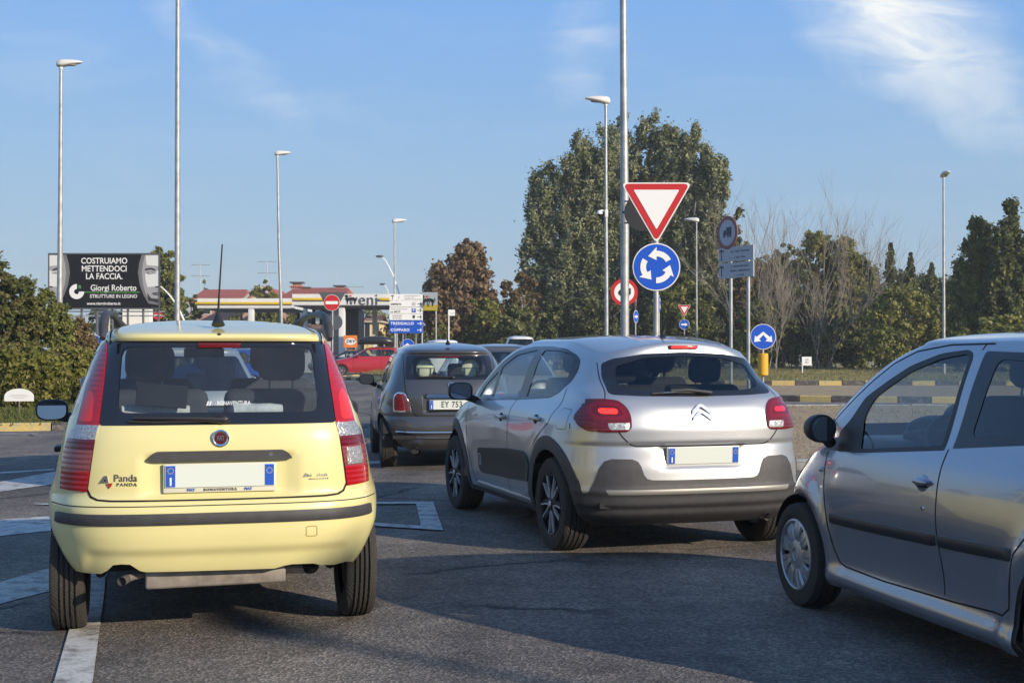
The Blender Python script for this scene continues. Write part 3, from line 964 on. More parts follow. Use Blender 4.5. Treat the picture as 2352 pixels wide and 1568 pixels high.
# ============================================================ the yellow car
def build_yellow():
    root = empty('parked_car', (-1.515, 6.813, 0), 0.253, 'pale yellow small hatchback with grey roof bars, seen squarely from behind at the left', 'car')
    root.name = 'hatchback_car'
    def deform(P):
        g = bayrect(P, -0.335, 0.335, 0.695, 0.885, 0.035)
        P[..., 1] += 0.022 * g
        g = bayrect(P, -0.60, 0.60, 0.30, 0.44, 0.05)
        P[..., 1] += 0.018 * g
        return flare(P, [(0, 0.29, 0.36), (2.30, 0.29, 0.36)], 0.024)
    S = dict(z0=0.24, zc=1.462, zt=1.552, ym=1.2, ytop=0.75, mr=1.15, mf=2.6, deform=deform,
        yr=[(.24, -.46), (.30, -.52), (.36, -.555), (.45, -.578), (.53, -.588), (.62, -.588), (.655, -.580), (.68, -.560), (.695, -.545), (.72, -.540), (.80, -.538), (.95, -.528), (1.025, -.508), (1.10, -.478), (1.2, -.432), (1.40, -.335), (1.43, -.325), (1.44, -.352), (1.462, -.345)],
        yf=[(.24, 2.85), (.35, 2.94), (.5, 2.97), (.7, 2.93), (.82, 2.80), (.90, 2.58), (.96, 2.30), (1.0, 2.08), (1.2, 1.75), (1.42, 1.38), (1.462, 1.28)],
        w=[(.24, .68), (.32, .715), (.38, .748), (.46, .776), (.55, .796), (.70, .796), (.8, .783), (.92, .757), (1.0, .738), (1.1, .706), (1.25, .655), (1.38, .606), (1.43, .578), (1.462, .553)],
        pr=[(.24, 3.6), (.7, 4.0), (1.03, 4.5), (1.462, 4.0)], qr=[(.24, 8), (.7, 9), (1.03, 10), (1.462, 9)],
        pf=[(.24, 2.6), (1.0, 3.0), (1.462, 3)], qf=[(.24, 6), (1.0, 5), (1.462, 5)])
    c = Car(S, root, 64, 0.0125)
    yel = paint('pale_yellow_paint', (0.68, 0.61, 0.275), 0.0, 0.35, dirt=0.14)
    # bumper underside outline
    bot = [(-.80, .30), (-.70, .32), (-.655, .338), (-.60, .333), (-.545, .334), (-.515, .352), (-.489, .381), (-.45, .386), (-.411, .384), (-.366, .352), (-.34, .346), (.256, .340), (.30, .352), (.34, .357), (.44, .353), (.48, .340), (.55, .333), (.615, .340), (.70, .32), (.80, .30), (.80, .1), (-.80, .1)]
    c.cookie('R', bot, 'DELETE', cond=lambda p: p.y < -0.25)
    for sx in ('L', 'D'):
        for wy in (0.0, 2.30):
            c.cookie(sx, circle(wy, 0.29, 0.345, 40), 'DELETE', cond=lambda p: p.z < 0.66)
    gl = fillet([(-.555, 1.030), (.555, 1.030), (.526, 1.430), (-.526, 1.430)], .02)
    c.cookie('R', gl, 'tailborder', cond=lambda p: p.y < 0)
    gi = fillet([(-.472, 1.088), (.472, 1.086), (.458, 1.400), (-.458, 1.400)], .05)
    c.cookie('R', gi, 'tailglass', only=['tailborder'])
    # tail lamps: tall, from the roof edge to the bumper, in bands
    def lamp(sg):
        nm = 'lamp' + ('l' if sg < 0 else 'r')
        out = [(.532, 1.432), (.560, 1.405), (.588, 1.345), (.618, 1.25), (.640, 1.12), (.660, 1.03), (.698, .985), (.720, .90), (.732, .80), (.735, .728), (.608, .722), (.594, .83), (.574, .95), (.5545, 1.03), (.535, 1.25), (.527, 1.41)]
        c.cookie('R', [(sg * a, b) for a, b in out], nm, cond=lambda p: p.y < 0.0)
        for k, (a, b) in enumerate(((.965, 1.030), (.915, .965), (.818, .915), (.72, .818))):
            c.cookie('R', [(sg * .5, a), (sg * .80, a), (sg * .80, b), (sg * .5, b)], nm + str(k), only=[nm])
        c.cookie('R', fillet([(sg * a, b) for a, b in ((.585, 1.045), (.650, 1.045), (.630, 1.16), (.598, 1.20), (.578, 1.16))], .02), nm + 'g', only=[nm])
        # white core of the reversing lens
        c.cookie('R', [(sg * .610, .826), (sg * (.690), .826), (sg * (.686), .908), (sg * .604, .908)], nm + 'c', only=[nm + '2'])
    lamp(-1); lamp(1)
    win_f = fillet([(1.95, 1.005), (1.86, 1.10), (1.42, 1.385), (.93, 1.415), (.93, 1.0)], [.02, .02, .05, .05, .03])
    win_r = fillet([(.85, 1.0), (.85, 1.415), (.12, 1.405), (.16, 1.03)], [.03, .05, .06, .05])
    for nm, wp in (('wf', win_f), ('wr', win_r)):
        c.both(wp, nm)
    c.both(fillet([(.02, 1.05), (.01, 1.385), (-.16, 1.36), (-.26, 1.07)], .04), 'wq')
    c.cookie('F', fillet([(-.62, 1.02), (.62, 1.02), (.52, 1.43), (-.52, 1.43)], .06), 'wind', cond=lambda p: p.y > 1.2 and p.z > 1.0)
    c.cookie('F', fillet([(-.70, .68), (-.45, .66), (-.42, .82), (-.66, .90)], .03), 'hll', cond=lambda p: p.y > 2.0)
    c.cookie('F', fillet([(.70, .68), (.45, .66), (.42, .82), (.66, .90)], .03), 'hlr', cond=lambda p: p.y > 2.0)
    body = c.part(['body'], 'body', yel, inner=m_liner)
    fr = c.part(['tailborder'], 'tailgate_window', g_band, off=0.002, wall=0.012, cut=None)
    c.part(['tailglass'], 'pane', g_dusty, off=-0.001, parent=fr)
    for sd_ in 'lr':
        q = 'lamp' + sd_
        L = c.part([q], 'tail_lamp', m_redlamp, off=0.006, wall=0.02)
        c.part([q + 'g'], 'painted_lamp_glow', mat('painted_glow_red', (.72, .02, .01), .15, coat=.6), off=0.0065, parent=L)  # brighter red patch: glow painted into the foot of the upper lens
        c.part([q + '0'], 'clear_lens', m_clearlens, off=0.006, wall=0.02, parent=L)
        c.part([q + '1'], 'dark_lens', m_redlamp2, off=0.005, wall=0.02, parent=L)
        c.part([q + '2'], 'pale_lens', m_pinklens, off=0.006, wall=0.02, parent=L)
        c.part([q + 'c'], 'reversing_lens', m_clearlens if sd_ == 'r' else m_pinklens, off=0.007, wall=0.02, parent=L)
        c.part([q + '3'], 'lower_lens', m_redlamp, off=0.006, wall=0.02, parent=L)
        for w_ in ('wf', 'wr', 'wq'):
            c.part([w_ + '_' + sd_], 'side_window', g_mid, off=-0.003)
        c.part(['hl' + sd_], 'headlight', m_clearlens, off=0.003)
    c.part(['wind'], 'windscreen', g_mid, off=-0.003)
    # seams
    g = M()
    hs = [(-.565, 1.03), (-.58, .93), (-.598, .80), (-.606, .735), (-.590, .700), (-.560, .686), (-.50, .682), (0, .680), (.50, .682), (.560, .686), (.590, .700), (.606, .735), (.598, .80), (.58, .93), (.565, 1.03)]
    c.strip('R', hs, 0.011, 0.0012, g, m_gap)
    for sg in (-1, 1):
        c.strip('R', [(sg * .533, 1.43), (sg * .528, 1.475), (sg * .50, 1.515)], 0.007, 0.0012, g, m_gap)
        c.strip('T', [(sg * .515, -.30), (sg * .515, 1.2)], 0.012, 0.0012, g, m_gap)
    for v in 'LD':
        c.strip(v, [(.89, 1.0), (.90, .8), (.90, .34)], 0.006, 0.0012, g, m_gap)
        c.strip(v, [(1.93, 1.0), (1.95, .8), (1.86, .36), (.9, .33), (.45, .34), (.38, .6), (.2, .75), (.08, 1.02)], 0.006, 0.0012, g, m_gap)
    c.strip('R', [(-.783, .655), (-.5, .657), (.5, .657), (.783, .655)], 0.005, 0.0012, g, m_gap)
    g.obj('panel_seams', body, smooth=0)
    # rubbing strip, handle
    g = M(); c.strip('R', [(-.762, .595), (-.4, .597), (.4, .597), (.752, .595)], 0.054, 0.010, g, m_trim, taper=True); g.obj('bumper_strip', root)
    g = M()
    c.strip('R', fillet([(-.335, .872), (-.30, .902), (.30, .902), (.335, .872)], .03), 0.012, 0.006, g, m_trim)
    l, nn = c.cast('R', 0, .885)
    g.prism(fillet([(-.335, .866), (-.335, .876), (-.295, .909), (.295, .909), (.335, .876), (.335, .866), (.29, .862), (-.29, .862)], .012), (0, l.y - 0.016, 0), (1, 0, 0), (0, 0, 1), 0.03, m_trim)
    g.lathe([(0, 0.0), (.011, 0.0), (.012, -.006)], m_chrome, 16, Matrix.Translation((.235, l.y - 0.017, .888)) @ Matrix.Rotation(R(-90), 4, 'Z'))
    g.obj('tailgate_handle', root)
    # badge
    l, nn = c.cast('R', 0, .965)
    g = M()
    bm_ = Matrix.Translation((0, l.y - 0.004, .967)) @ Matrix.Rotation(R(-90), 4, 'Z')
    m_maroon = mat("badge_maroon", (0.10, 0.015, 0.03), 0.15, 0.3, coat=1)
    g.lathe([(0, 0.004), (.030, 0.004), (.030, .007), (.036, .009), (.041, .006), (.042, -.01)], m_chrome, 40, bm_)
    g.lathe([(0, 0.006), (.029, 0.0055)], m_maroon, 40, bm_)
    put_text(g, "FIAT", .030, m_chrome, (0, l.y - 0.0105, .967), (1, 0, 0), (0, 0, 1), bold=.02, xs=.62, space=.95)
    g.obj('badge', root)
    # maker's lettering on the tailgate
    g = M()
    m_letter = mat("weathered_letter", (0.16, 0.15, 0.14), 0.35, 0.6)
    o_, ux_, uy_ = c.frame(-.44, .775, .08)
    put_text(g, "Panda", .046, m_letter, o_ + ux_ * .008 + uy_ * .012, ux_, uy_, bold=.006, xs=1.0, depth=.003)
    put_text(g, "PANDA", .021, m_letter, o_ + ux_ * .014 - uy_ * .018, ux_, uy_, bold=.006, xs=1.15, space=1.25, depth=.003)
    g.prism([(-.108, -.008), (-.088, .024), (-.076, .024), (-.070, -.008)], o_, ux_, uy_, .004, m_chrome)
    g.prism(circle(-.0865, .003, .005, 12), o_ + ux_.cross(uy_) * .001, ux_, uy_, .004, m_blackp)
    g.prism([(-.080, -.012), (-.052, -.010), (-.057, -.024), (-.068, -.036)], o_, ux_, uy_, .004, mat("badge_red", (.3, .03, .03), .3))
    g.obj('model_lettering', root, smooth=20)
    g = M()
    o_, ux_, uy_ = c.frame(.465, .776, .05)
    blurred_print(g, .115, .020, 10, m_chrome, o_ + uy_ * .009, ux_, uy_, 3, .003)
    blurred_print(g, .100, .010, 9, m_letter, o_ - uy_ * .010, ux_, uy_, 4, .003)
    g.prism([(-.078, .0), (-.066, .018), (-.060, .018), (-.058, .0)], o_, ux_, uy_, .004, m_chrome)
    g.obj('trim_lettering', root, smooth=20)
    # number plate in its white dealer frame
    l, nn = c.cast('R', 0, .785)
    p = plate(root, (0, l.y - 0.022, .792), nn, 0.505, 0.105, frame=True, fm=mat("plate_frame_cream", (.62, .60, .48), .4))
    g = M()
    put_text(g, "BONAVENTURA", .017, m_letter, (0.0, 0.001, -.0655), (1, 0, 0), (0, 0, 1), bold=.01, space=1.35, depth=.003)
    g.obj('dealer_lettering', p, smooth=20)
    for sx in (-.135, .13): g = M(); put_text(g, "FIAT", .017, mat("frame_blue", (.05, .15, .5), .4), (sx, 0.001, -.0655), (1, 0, 0), (0, 0, 1), bold=.03, space=1.1, depth=.003); g.obj('dealer_lettering', p, smooth=20)
    # tow eye cover, wiper, high brake lamp, washer jet
    g = M(); c.strip('R', fillet([(.40, .495), (.452, .495), (.452, .542), (.40, .542)], .01), .004, .0012, g, mat("seam_yellow", (.30, .22, .06), .6), closed=True); g.obj('tow_eye_cover', root)
    g = M()
    P = [c.cast('R', a, b)[0] + Vector((0, -.022, 0)) for a, b in ((.02, 1.052), (-.10, 1.060), (-.28, 1.064), (-.40, 1.066))]
    g.tube(P, [.016, .013, .009, .006], m_black, 8)
    P = [c.cast('R', a, b)[0] + Vector((0, -.012, 0)) for a, b in ((.0, 1.052), (-.15, 1.047), (-.30, 1.046), (-.42, 1.050))]
    g.tube(P, .007, m_black, 6)
    l, nn = c.cast('R', .0, 1.055); g.ell(l + Vector((0.01, -.015, 0)), (.035, .022, .022), m_black)
    g.obj('rear_wiper', root)
    g = M()
    l, nn = c.cast('R', 0, 1.402)
    g.box((0, l.y - .004, 1.408), (.205, .014, .024), m_redlamp2, bev=.004); g.obj('high_brake_lamp', root)
    g = M(); l, nn = c.cast('R', 0, 1.462); g.ell(l, (.010, .008, .006), m_black); g.obj('washer_jet', root)
    # dealer sticker on the glass
    g = M()
    l, nn = c.cast('R', .02, 1.13)
    ux = Vector((1, 0, 0)); uy = Vector((0, 0.36, 0.93)).normalized()
    m_st = mat("sticker_grey", (.55, .58, .6), .5)
    put_text(g, "BONAVENTURA", .029, m_st, l + Vector((.045, -.005, 0)), ux, uy, bold=.02, xs=.72, space=1.05, depth=.001)
    g.obj('window_sticker', root, smooth=0); g = M()
    for sx in (0, .012): g.prism([(-.115 + sx, -.011), (-.108 + sx, .011), (-.100 + sx, .011), (-.107 + sx, -.011)], l + Vector((0.03, -.005, 0)), ux, uy, .001, m_st)
    g.obj('window_sticker', root, smooth=0)
    # aerial
    g = M()
    g.tube([(0, -.20, 1.51), (0, -.19, 1.538), (0, -.185, 1.572)], [.034, .022, .010], m_black, 12)
    g.tube([(0, -.188, 1.565), (.005, -.21, 1.68), (.018, -.235, 1.91)], [.006, .0045, .0035], m_black, 8)
    g.obj('aerial', root)
    # roof bars
    for sx in (-1, 1):
        g = M()
        pts = [(sx * .548, -.27, 1.44), (sx * .546, -.21, 1.505), (sx * .543, -.12, 1.552), (sx * .54, .04, 1.572), (sx * .535, .5, 1.582), (sx * .53, .95, 1.568), (sx * .525, 1.15, 1.545), (sx * .495, 1.25, 1.51)]
        g.tube(pts, [.014, .024, .022, .018, .016, .018, .026, .03], m_trim, 12, flat=1.0)
        g.obj('roof_bar', root)
    side_mirror(root, -.93, 1.62, 1.02, w=.19, h=.13, sx=-1, arm=.09, mg=mat('dim_mirror_glass', (.28, .31, .36), .02, 1.0))
    side_mirror(root, .875, 1.70, 1.0, w=.17, h=.13, sx=1, arm=.06)
    for sx in (-1, 1):
        g = M(); g.box((sx * .785, .98, .90), (.05, .17, .03), m_black, bev=.01); g.obj('door_handle', root)
        g = M()
        g.box((sx * .785, .25, .88), (.04, .16, .03), m_black, bev=.01); g.obj('door_handle', root)
    # wheels, arches, underside
    for x in (-.790, .790):
        for y in (0.0, 2.30):
            wheel(root, x, y, .288, .160, .178, 'steel', grooves=4)
    u = M()
    for x in (-.785, .785):
        for y in (0.0, 2.30): well(root, u, x, y, .29, .335, .24, 42)
    u.box((0, 1.3, .30), (1.18, 2.6, .05), m_dark)
    u.box((0, -.22, .43), (1.05, .44, .04), m_dark)
    u.box((0, -.02, .33), (1.15, .09, .09), m_dark, bev=.02)
    u.tube([(.50, .05, .34), (.56, -.2, .30), (.58, -.3, .36)], .025, m_dark, 8)
    u.tube([(-.50, .05, .34), (-.56, -.2, .30)], .025, m_dark, 8)
    u.ell((.44, -.30, .315), (.05, .12, .04), m_dark)
    u.obj('underbody', root)
    g = M()
    g.box((-.015, -.35, .308), (.66, .22, .105), m_rust, bev=.014, ry=-.012)
    g.tube([(.28, -.35, .31), (.40, -.36, .305), (.46, -.30, .33)], .024, m_rust, 10)
    ex = [(-.33, -.38, .318), (-.40, -.44, .315), (-.445, -.53, .312)]
    g.tube(ex, [.017, .017, .017], m_rust, 14, cap=False)
    g.tube([(-.428, -.49, .313), (-.448, -.545, .311)], [.021, .021], m_steel, 16, cap=False)
    g.tube([(-.425, -.48, .313), (-.443, -.528, .312)], [.018, .018], m_dark, 16)
    g.obj('exhaust', root)
    # cabin
    m_sb = mat("grey_seat_cloth", (0.055, 0.06, 0.07), .9)
    cabin(root, .70, -.30, 2.1, .50, 1.72, 1.0, m=m_sb, wheel_side=-1, rhr=.13)
    g = M(); g.box((0, -.28, .90), (1.22, .30, .03), mat("parcel_shelf", (.10, .105, .11), .9)); g.obj('parcel_shelf', root)
    g = M(); g.box((-.03, 1.30, 1.37), (.24, .03, .06), m_black, bev=.015); g.tube([(-.03, 1.30, 1.39), (-.03, 1.38, 1.44)], .012, m_black, 6); g.obj('rear_view_mirror', root)
    return c, root

def things_in_yellow():
    """loose things lying behind the rear window of the yellow car"""
    mt = Matrix.Translation((-1.515, 6.813, 0)) @ Matrix.Rotation(.253, 4, 'Z')
    m_tow = mat("white_cloth", (.60, .61, .60), .9, noise=.2, nscale=30)
    for k, (x, w, lab) in enumerate(((-.30, .32, 'rolled white cloth at the left behind the rear window of the yellow car'), (.19, .24, 'rolled white cloth at the right behind the rear window of the yellow car'))):
        g = M(); g.tube([(-w / 2, 0, 0), (-w / 4, .01, .004), (0, 0, 0), (w / 4, -.008, .003), (w / 2, 0, 0)], [.030, .034, .034, .033, .028], m_tow, 14)
        o = g.obj('cloth_roll', smooth=50); o.location = mt @ Vector((x, -.25, .985 + .10)); o.rotation_euler = (0, 0, .253)
        tag(o, lab, 'cloth', 'rolled cloths in the yellow car')
    g = M(); g.box((0, 0, 0), (.24, .012, .12), m_gap, ry=.09, rx=-.45, bev=.004)
    o = g.obj('sun_shade', smooth=50); o.location = mt @ Vector((-.27, -.32, 1.165)); o.rotation_euler = (0, 0, .253)
    tag(o, 'black cloth panel leaning behind the rear window of the yellow car', 'shade')
# ============================================================ the silver hatchback in the middle
def build_silver():
    root = empty('hatchback_car', (1.088, 9.493, 0), 0.308, 'silver hatchback with black wheel arches, door pads and lit brake lamps, in the middle', 'car')
    def deform(P):
        g = bayrect(P, -0.29, 0.29, 0.605, 0.742, 0.03)
        P[..., 1] += 0.016 * g
        P = flare(P, [(0, 0.32, 0.42), (2.54, 0.32, 0.42)], 0.022, zmax=.95, width=.10)
        # haunch: shoulder over the rear wheel
        d = np.exp(-((P[..., 1] - 0.0) / .5) ** 2 - ((P[..., 2] - .90) / .10) ** 2)
        P[..., 0] += np.sign(P[..., 0]) * .018 * d * (np.abs(P[..., 0]) > .5)
        # hollow of the doors
        d = np.exp(-((P[..., 1] - 1.2) / .8) ** 2 - ((P[..., 2] - .50) / .16) ** 2)
        P[..., 0] -= np.sign(P[..., 0]) * .015 * d * (np.abs(P[..., 0]) > .5)
        # the tail of the roof droops towards its corners
        k = smooth01((.45 - P[..., 1]) / .75) * smooth01((P[..., 2] - 1.05) / .30) * (np.abs(P[..., 0]) / .6) ** 2
        P[..., 2] -= .10 * k
        P[..., 0] -= np.sign(P[..., 0]) * .012 * k
        return P
    S = dict(z0=0.22, zc=1.440, zt=1.502, ym=1.25, ytop=0.75, mr=1.2, mf=2.4, deform=deform,
        yr=[(.22, -.48), (.27, -.57), (.30, -.605), (.34, -.615), (.36, -.64), (.43, -.650), (.44, -.660), (.465, -.660), (.475, -.650), (.52, -.645), (.60, -.638), (.66, -.628), (.735, -.616), (.75, -.612), (.78, -.622), (.85, -.622), (.92, -.608), (1.0, -.578), (1.06, -.535), (1.10, -.495), (1.2, -.425), (1.32, -.345), (1.38, -.318), (1.41, -.312), (1.440, -.296)],
        yf=[(.22, 3.2), (.5, 3.34), (.7, 3.32), (.85, 3.2), (.92, 3.0), (.97, 2.65), (1.0, 2.50), (1.05, 2.40), (1.1, 2.31), (1.25, 1.99), (1.36, 1.70), (1.395, 1.58), (1.440, 1.38)],
        w=[(.22, .80), (.30, .835), (.38, .852), (.5, .862), (.62, .8700), (.75, .870), (.86, .858), (.94, .838), (.99, .808), (1.03, .782), (1.1, .757), (1.2, .728), (1.3, .695), (1.37, .655), (1.41, .615), (1.440, .57)],
        pr=[(.22, 3.2), (.7, 3.0), (1.0, 3.4), (1.10, 4.2), (1.395, 4)], qr=[(.22, 13), (.7, 13), (1.0, 14), (1.10, 17), (1.395, 14)],
        pf=[(.22, 2.6), (.95, 2.8), (1.05, 4.5), (1.44, 4)], qf=[(.22, 5), (.95, 5), (1.05, 10), (1.44, 8)])
    c = Car(S, root, 66, 0.0125)
    sil = paint('silver_paint', (0.43, 0.44, 0.45), 0.72, 0.38, dirt=0.16)
    AR = .378
    for sx in ('L', 'D'):
        for wy in (0.0, 2.54):
            c.cookie(sx, circle(wy, 0.32, AR, 44), 'DELETE', cond=lambda p: p.z < 0.72)
    # black lower bumper with its raised corners
    half = [(0, .10), (-.95, .10), (-.95, .425), (-.84, .425), (-.77, .445), (-.735, .52), (-.71, .60), (-.675, .652), (-.63, .668), (-.50, .666), (-.462, .650), (-.443, .62), (-.425, .563), (-.405, .538), (-.37, .528), (-.2, .525), (0, .525)]
    c.cookie('R', mirror(half), 'bump', cond=lambda p: p.y < -.20)
    c.cookie('R', fillet([(-.66, .436), (.66, .436), (.675, .465), (-.675, .465)], .008), 'stripe', only=['bump'], cond=lambda p: p.y < -.3)
    for v in 'LD':
        c.cookie(v, circle(0, 0.32, .475, 44), 'arch_r', cond=lambda p: p.z < .80 and p.y < .5)
        c.cookie(v, circle(2.54, 0.32, .475, 44), 'arch_f', cond=lambda p: p.z < .80 and p.y > 2.0)
        c.cookie(v, [(-.8, .10), (3.3, .10), (3.3, .262), (-.8, .262)], 'sill', only=['body'])
        c.cookie(v, [(-.8, .262), (-.40, .262), (-.40, .425), (-.8, .425)], 'bump', only=['body'])
    # door pads
    pad = fillet([(1.795, .588), (1.001, .637), (.60, .646), (.50, .62), (.36, .506), (.375, .448), (.45, .432), (.918, .410), (1.72, .390), (1.80, .43)], [.05, 0, .03, .05, .04, .03, .03, 0, .04, .05])
    c.both(pad, 'pad', only=['body'])
    # windows: black surround, then the panes
    outl = fillet([(2.10, 1.0), (2.06, 1.10), (1.70, 1.275), (1.40, 1.382), (1.10, 1.416), (.68, 1.416), (.32, 1.397), (.115, 1.353), (.016, 1.315), (-.026, 1.245), (-.014, 1.165), (.103, 1.085), (.26, 1.044), (.946, 1.008), (1.68, .980), (2.09, .965)], [.02, .02, .05, .05, .05, .05, .03, .03, .03, .03, .04, .04, .04, .05, .02, .01])
    c.both(outl, 'surr', cond=lambda p: abs(p.x) > .42)
    g1 = fillet([(1.50, .998), (1.625, 1.012), (1.60, 1.25), (1.333, 1.350), (.915, 1.390), (.975, 1.026)], [.02, .01, .02, .05, .02, .02])
    g0 = fillet([(1.74, 1.006), (1.665, 1.03), (1.67, 1.215), (1.95, 1.085), (1.98, 1.0)], .015)
    g2 = fillet([(.746, 1.386), (.435, 1.384), (.22, 1.362), (.10, 1.332), (.055, 1.125), (.157, 1.083), (.28, 1.062), (.785, 1.038)], [.02, .04, .03, .04, .02, .03, .04, .01])
    for nm, p in (('g0', g0), ('g1', g1), ('g2', g2)):
        for v, q in (('L', '_l'), ('D', '_r')): c.cookie(v, p, nm + q, only=['surr' + q])
    # rear window
    gl = fillet(mirror([(0, 1.072), (-.40, 1.078), (-.58, 1.088), (-.605, 1.10), (-.600, 1.14), (-.588, 1.21), (-.565, 1.295), (-.50, 1.328), (-.30, 1.360), (0, 1.372)]), .02)
    c.cookie('R', gl, 'tailborder', only=['body', 'surr_l', 'surr_r'], cond=lambda p: p.y < 0.2)
    gi = fillet(mirror([(0, 1.108), (-.36, 1.112), (-.50, 1.130), (-.525, 1.17), (-.49, 1.275), (-.30, 1.332), (0, 1.345)]), .02)
    c.cookie('R', gi, 'tailglass', only=['tailborder'])
    def lamp(sg):
        nm = 'lamp' + ('l' if sg < 0 else 'r')
        base = [(.785, 1.055), (.65, 1.060), (.56, 1.050), (.515, 1.005), (.497, .95), (.499, .872), (.525, .846), (.66, .843), (.77, .850), (.80, .880), (.82, .93), (.82, .99)]
        c.cookie('R', fillet([(sg * a, b) for a, b in base], .03), nm, cond=lambda p: p.y < -.355)
        v = 'L' if sg < 0 else 'D'
        side = fillet([(-.62, 1.057), (-.41, 1.052), (-.350, 1.015), (-.345, .95), (-.39, .89), (-.47, .850), (-.62, .843)], .04)
        c.cookie(v, side, nm, cond=lambda p: p.y < -.20 and abs(p.x) > .74)
        for k, (i0, dd) in enumerate(((1, .035), (2, .060))):
            pass
        r1 = fillet([(sg * a, b) for a, b in ((.72, 1.038), (.57, 1.036), (.525, .99), (.517, .925), (.735, .922), (.762, .98))], .035)
        c.cookie('R', r1, nm + 'a', only=[nm], cond=lambda p: p.y < -.3)
        r2 = fillet([(sg * a, b) for a, b in ((.70, 1.012), (.59, 1.012), (.556, .985), (.556, .945), (.71, .945), (.728, .98))], .028)
        c.cookie('R', r2, nm + 'b', only=[nm + 'a'], cond=lambda p: p.y < 0)
        r3 = fillet([(sg * a, b) for a, b in ((.682, .996), (.590, .996), (.575, .980), (.585, .962), (.68, .962), (.695, .98))], .014)
        c.cookie('R', r3, nm + 'c', only=[nm + 'b'], cond=lambda p: p.y < 0)
        r4 = fillet([(sg * a, b) for a, b in ((.650, .903), (.512, .903), (.512, .862), (.640, .860))], .012)
        c.cookie('R', r4, nm + 'd', only=[nm], cond=lambda p: p.y < 0)
    lamp(-1); lamp(1)
    c.cookie('F', fillet([(-.70, 1.0), (.70, 1.0), (.52, 1.37), (-.52, 1.37)], .06), 'wind', only=['body'], cond=lambda p: p.y > 1.2 and p.z > .99)
    body = c.part(['body'], 'body', sil, inner=m_liner)
    bmp = c.part(['bump', 'arch_r', 'arch_f', 'sill'], 'lower_cladding', m_trim, off=0.004, wall=0.012)
    c.part(['stripe'], 'bumper_stripe', mat("satin_stripe", (.26, .25, .225), .45, .3), off=0.006, wall=0.01, parent=bmp)
    for q in 'lr':
        c.part(['pad_' + q], 'door_pad', m_black, off=0.012, wall=0.02)
        s_ = c.part(['surr_' + q], 'window_surround', m_gloss, off=0.001)
        for k in ('g0', 'g1', 'g2'): c.part([k + '_' + q], 'pane', g_mid, off=-0.004, parent=s_)
        L = c.part(['lamp' + q], 'tail_lamp', m_redlamp2, off=0.008, wall=0.02)
        c.part(['lamp' + q + 'a'], 'outer_ring', m_ringlamp, off=0.009, wall=0.006, parent=L)
        c.part(['lamp' + q + 'b'], 'inner_ring', m_redlamp2, off=0.007, parent=L)
        c.part(['lamp' + q + 'c'], 'brake_light', m_lit if q == 'l' else m_litlow, off=0.009, wall=0.004, parent=L)
        c.part(['lamp' + q + 'd'], 'reversing_lens', m_clearlens, off=0.009, wall=0.006, parent=L)
    fr = c.part(['tailborder'], 'tailgate_window', g_band, off=0.0015, wall=0.012)
    c.part(['tailglass'], 'pane', g_tail, off=-0.001, parent=fr)
    c.part(['wind'], 'windscreen', g_mid, off=-0.003)
    g = M()
    hs = [(-.585, .846), (-.56, .812), (-.53, .782), (-.50, .760), (-.466, .750), (0, .747), (.466, .750), (.50, .760), (.53, .782), (.56, .812), (.585, .846)]
    c.strip('R', hs, .009, .0012, g, m_gap)
    for sg in (-1, 1):
        c.strip('R', [(sg * .640, 1.062), (sg * .622, 1.10), (sg * .612, 1.15), (sg * .598, 1.22), (sg * .582, 1.30)], .007, .0012, g, m_gap)
    for v in 'LD':
        c.strip(v, [(.96, 1.015), (.99, .92), (.985, .744), (1.02, .42), (1.0, .30)], .007, .0012, g, m_gap)
        c.strip(v, [(2.20, .965), (2.17, .80), (2.08, .55), (2.0, .40), (1.95, .305), (1.0, .30), (.52, .31), (.50, .42), (.46, .58), (.36, .70), (.22, .78), (.02, .88), (-.03, 1.0), (-.01, 1.12)], .007, .0012, g, m_gap)
    c.strip('L', fillet([(-.12, .990), (-.28, .985), (-.285, .85), (-.13, .85)], .03), .003, .0012, g, m_gap)
    g.obj('panel_seams', body, smooth=0)
    g = M()
    c.strip('L', [(-.318, .895), (-.328, .860)], .008, .003, g, m_gap)
    g.obj('flap_notch', body, smooth=50)
    for v in 'LD':
        g = M(); c.strip(v, [(1.91, .295), (1.0, .292), (.45, .295)], .03, .012, g, sil, taper=True); g.obj('sill_lip', body, smooth=50)
    # door handles
    for v, sx in (('L', -1), ('D', 1)):
        for hy, hz in ((1.16, .868), (.29, .895)):
            l, nn = c.cast(v, hy, hz)
            g = M()
            g.ell(l + nn * -.004 + Vector((0, .02, -.005)), (.014, .055, .038), m_gap, 16, 10)
            g.box(l + nn * .028, (.022, .19, .030), sil, bev=.010)
            g.ell(l + nn * .016 + Vector((0, -.075, 0)), (.02, .02, .018), sil, 10, 8)
            g.ell(l + nn * .016 + Vector((0, .08, 0)), (.02, .015, .016), sil, 10, 8)
            g.obj('door_handle', root)
    g = M()
    m_wh = mat("white_outline", (.65, .65, .65), .4)
    c.strip('L', fillet([(1.765, .455), (1.72, .455), (1.72, .545), (1.765, .545)], .015), .007, .014, g, m_wh, closed=True)
    g.obj('pad_badge', root)
    # high brake lamp in the spoiler
    g = M(); l, nn = c.cast('R', 0, 1.405)
    g.box((0, l.y - .002, 1.406), (.215, .03, .026), m_redlamp2, bev=.006)
    g.box((0, l.y - .0165, 1.406), (.19, .006, .014), m_lit, bev=.002)
    g.obj('high_brake_lamp', root)
    # wiper
    g = M()
    P = [c.cast('R', a, b)[0] + Vector((0, -.024, 0)) for a, b in ((.10, 1.098), (-.05, 1.115), (-.18, 1.112))]
    g.tube(P, [.016, .013, .009], m_black, 8)
    P = [c.cast('R', a, b)[0] + Vector((0, -.016, 0)) for a, b in ((.02, 1.100), (-.15, 1.103), (-.32, 1.096))]
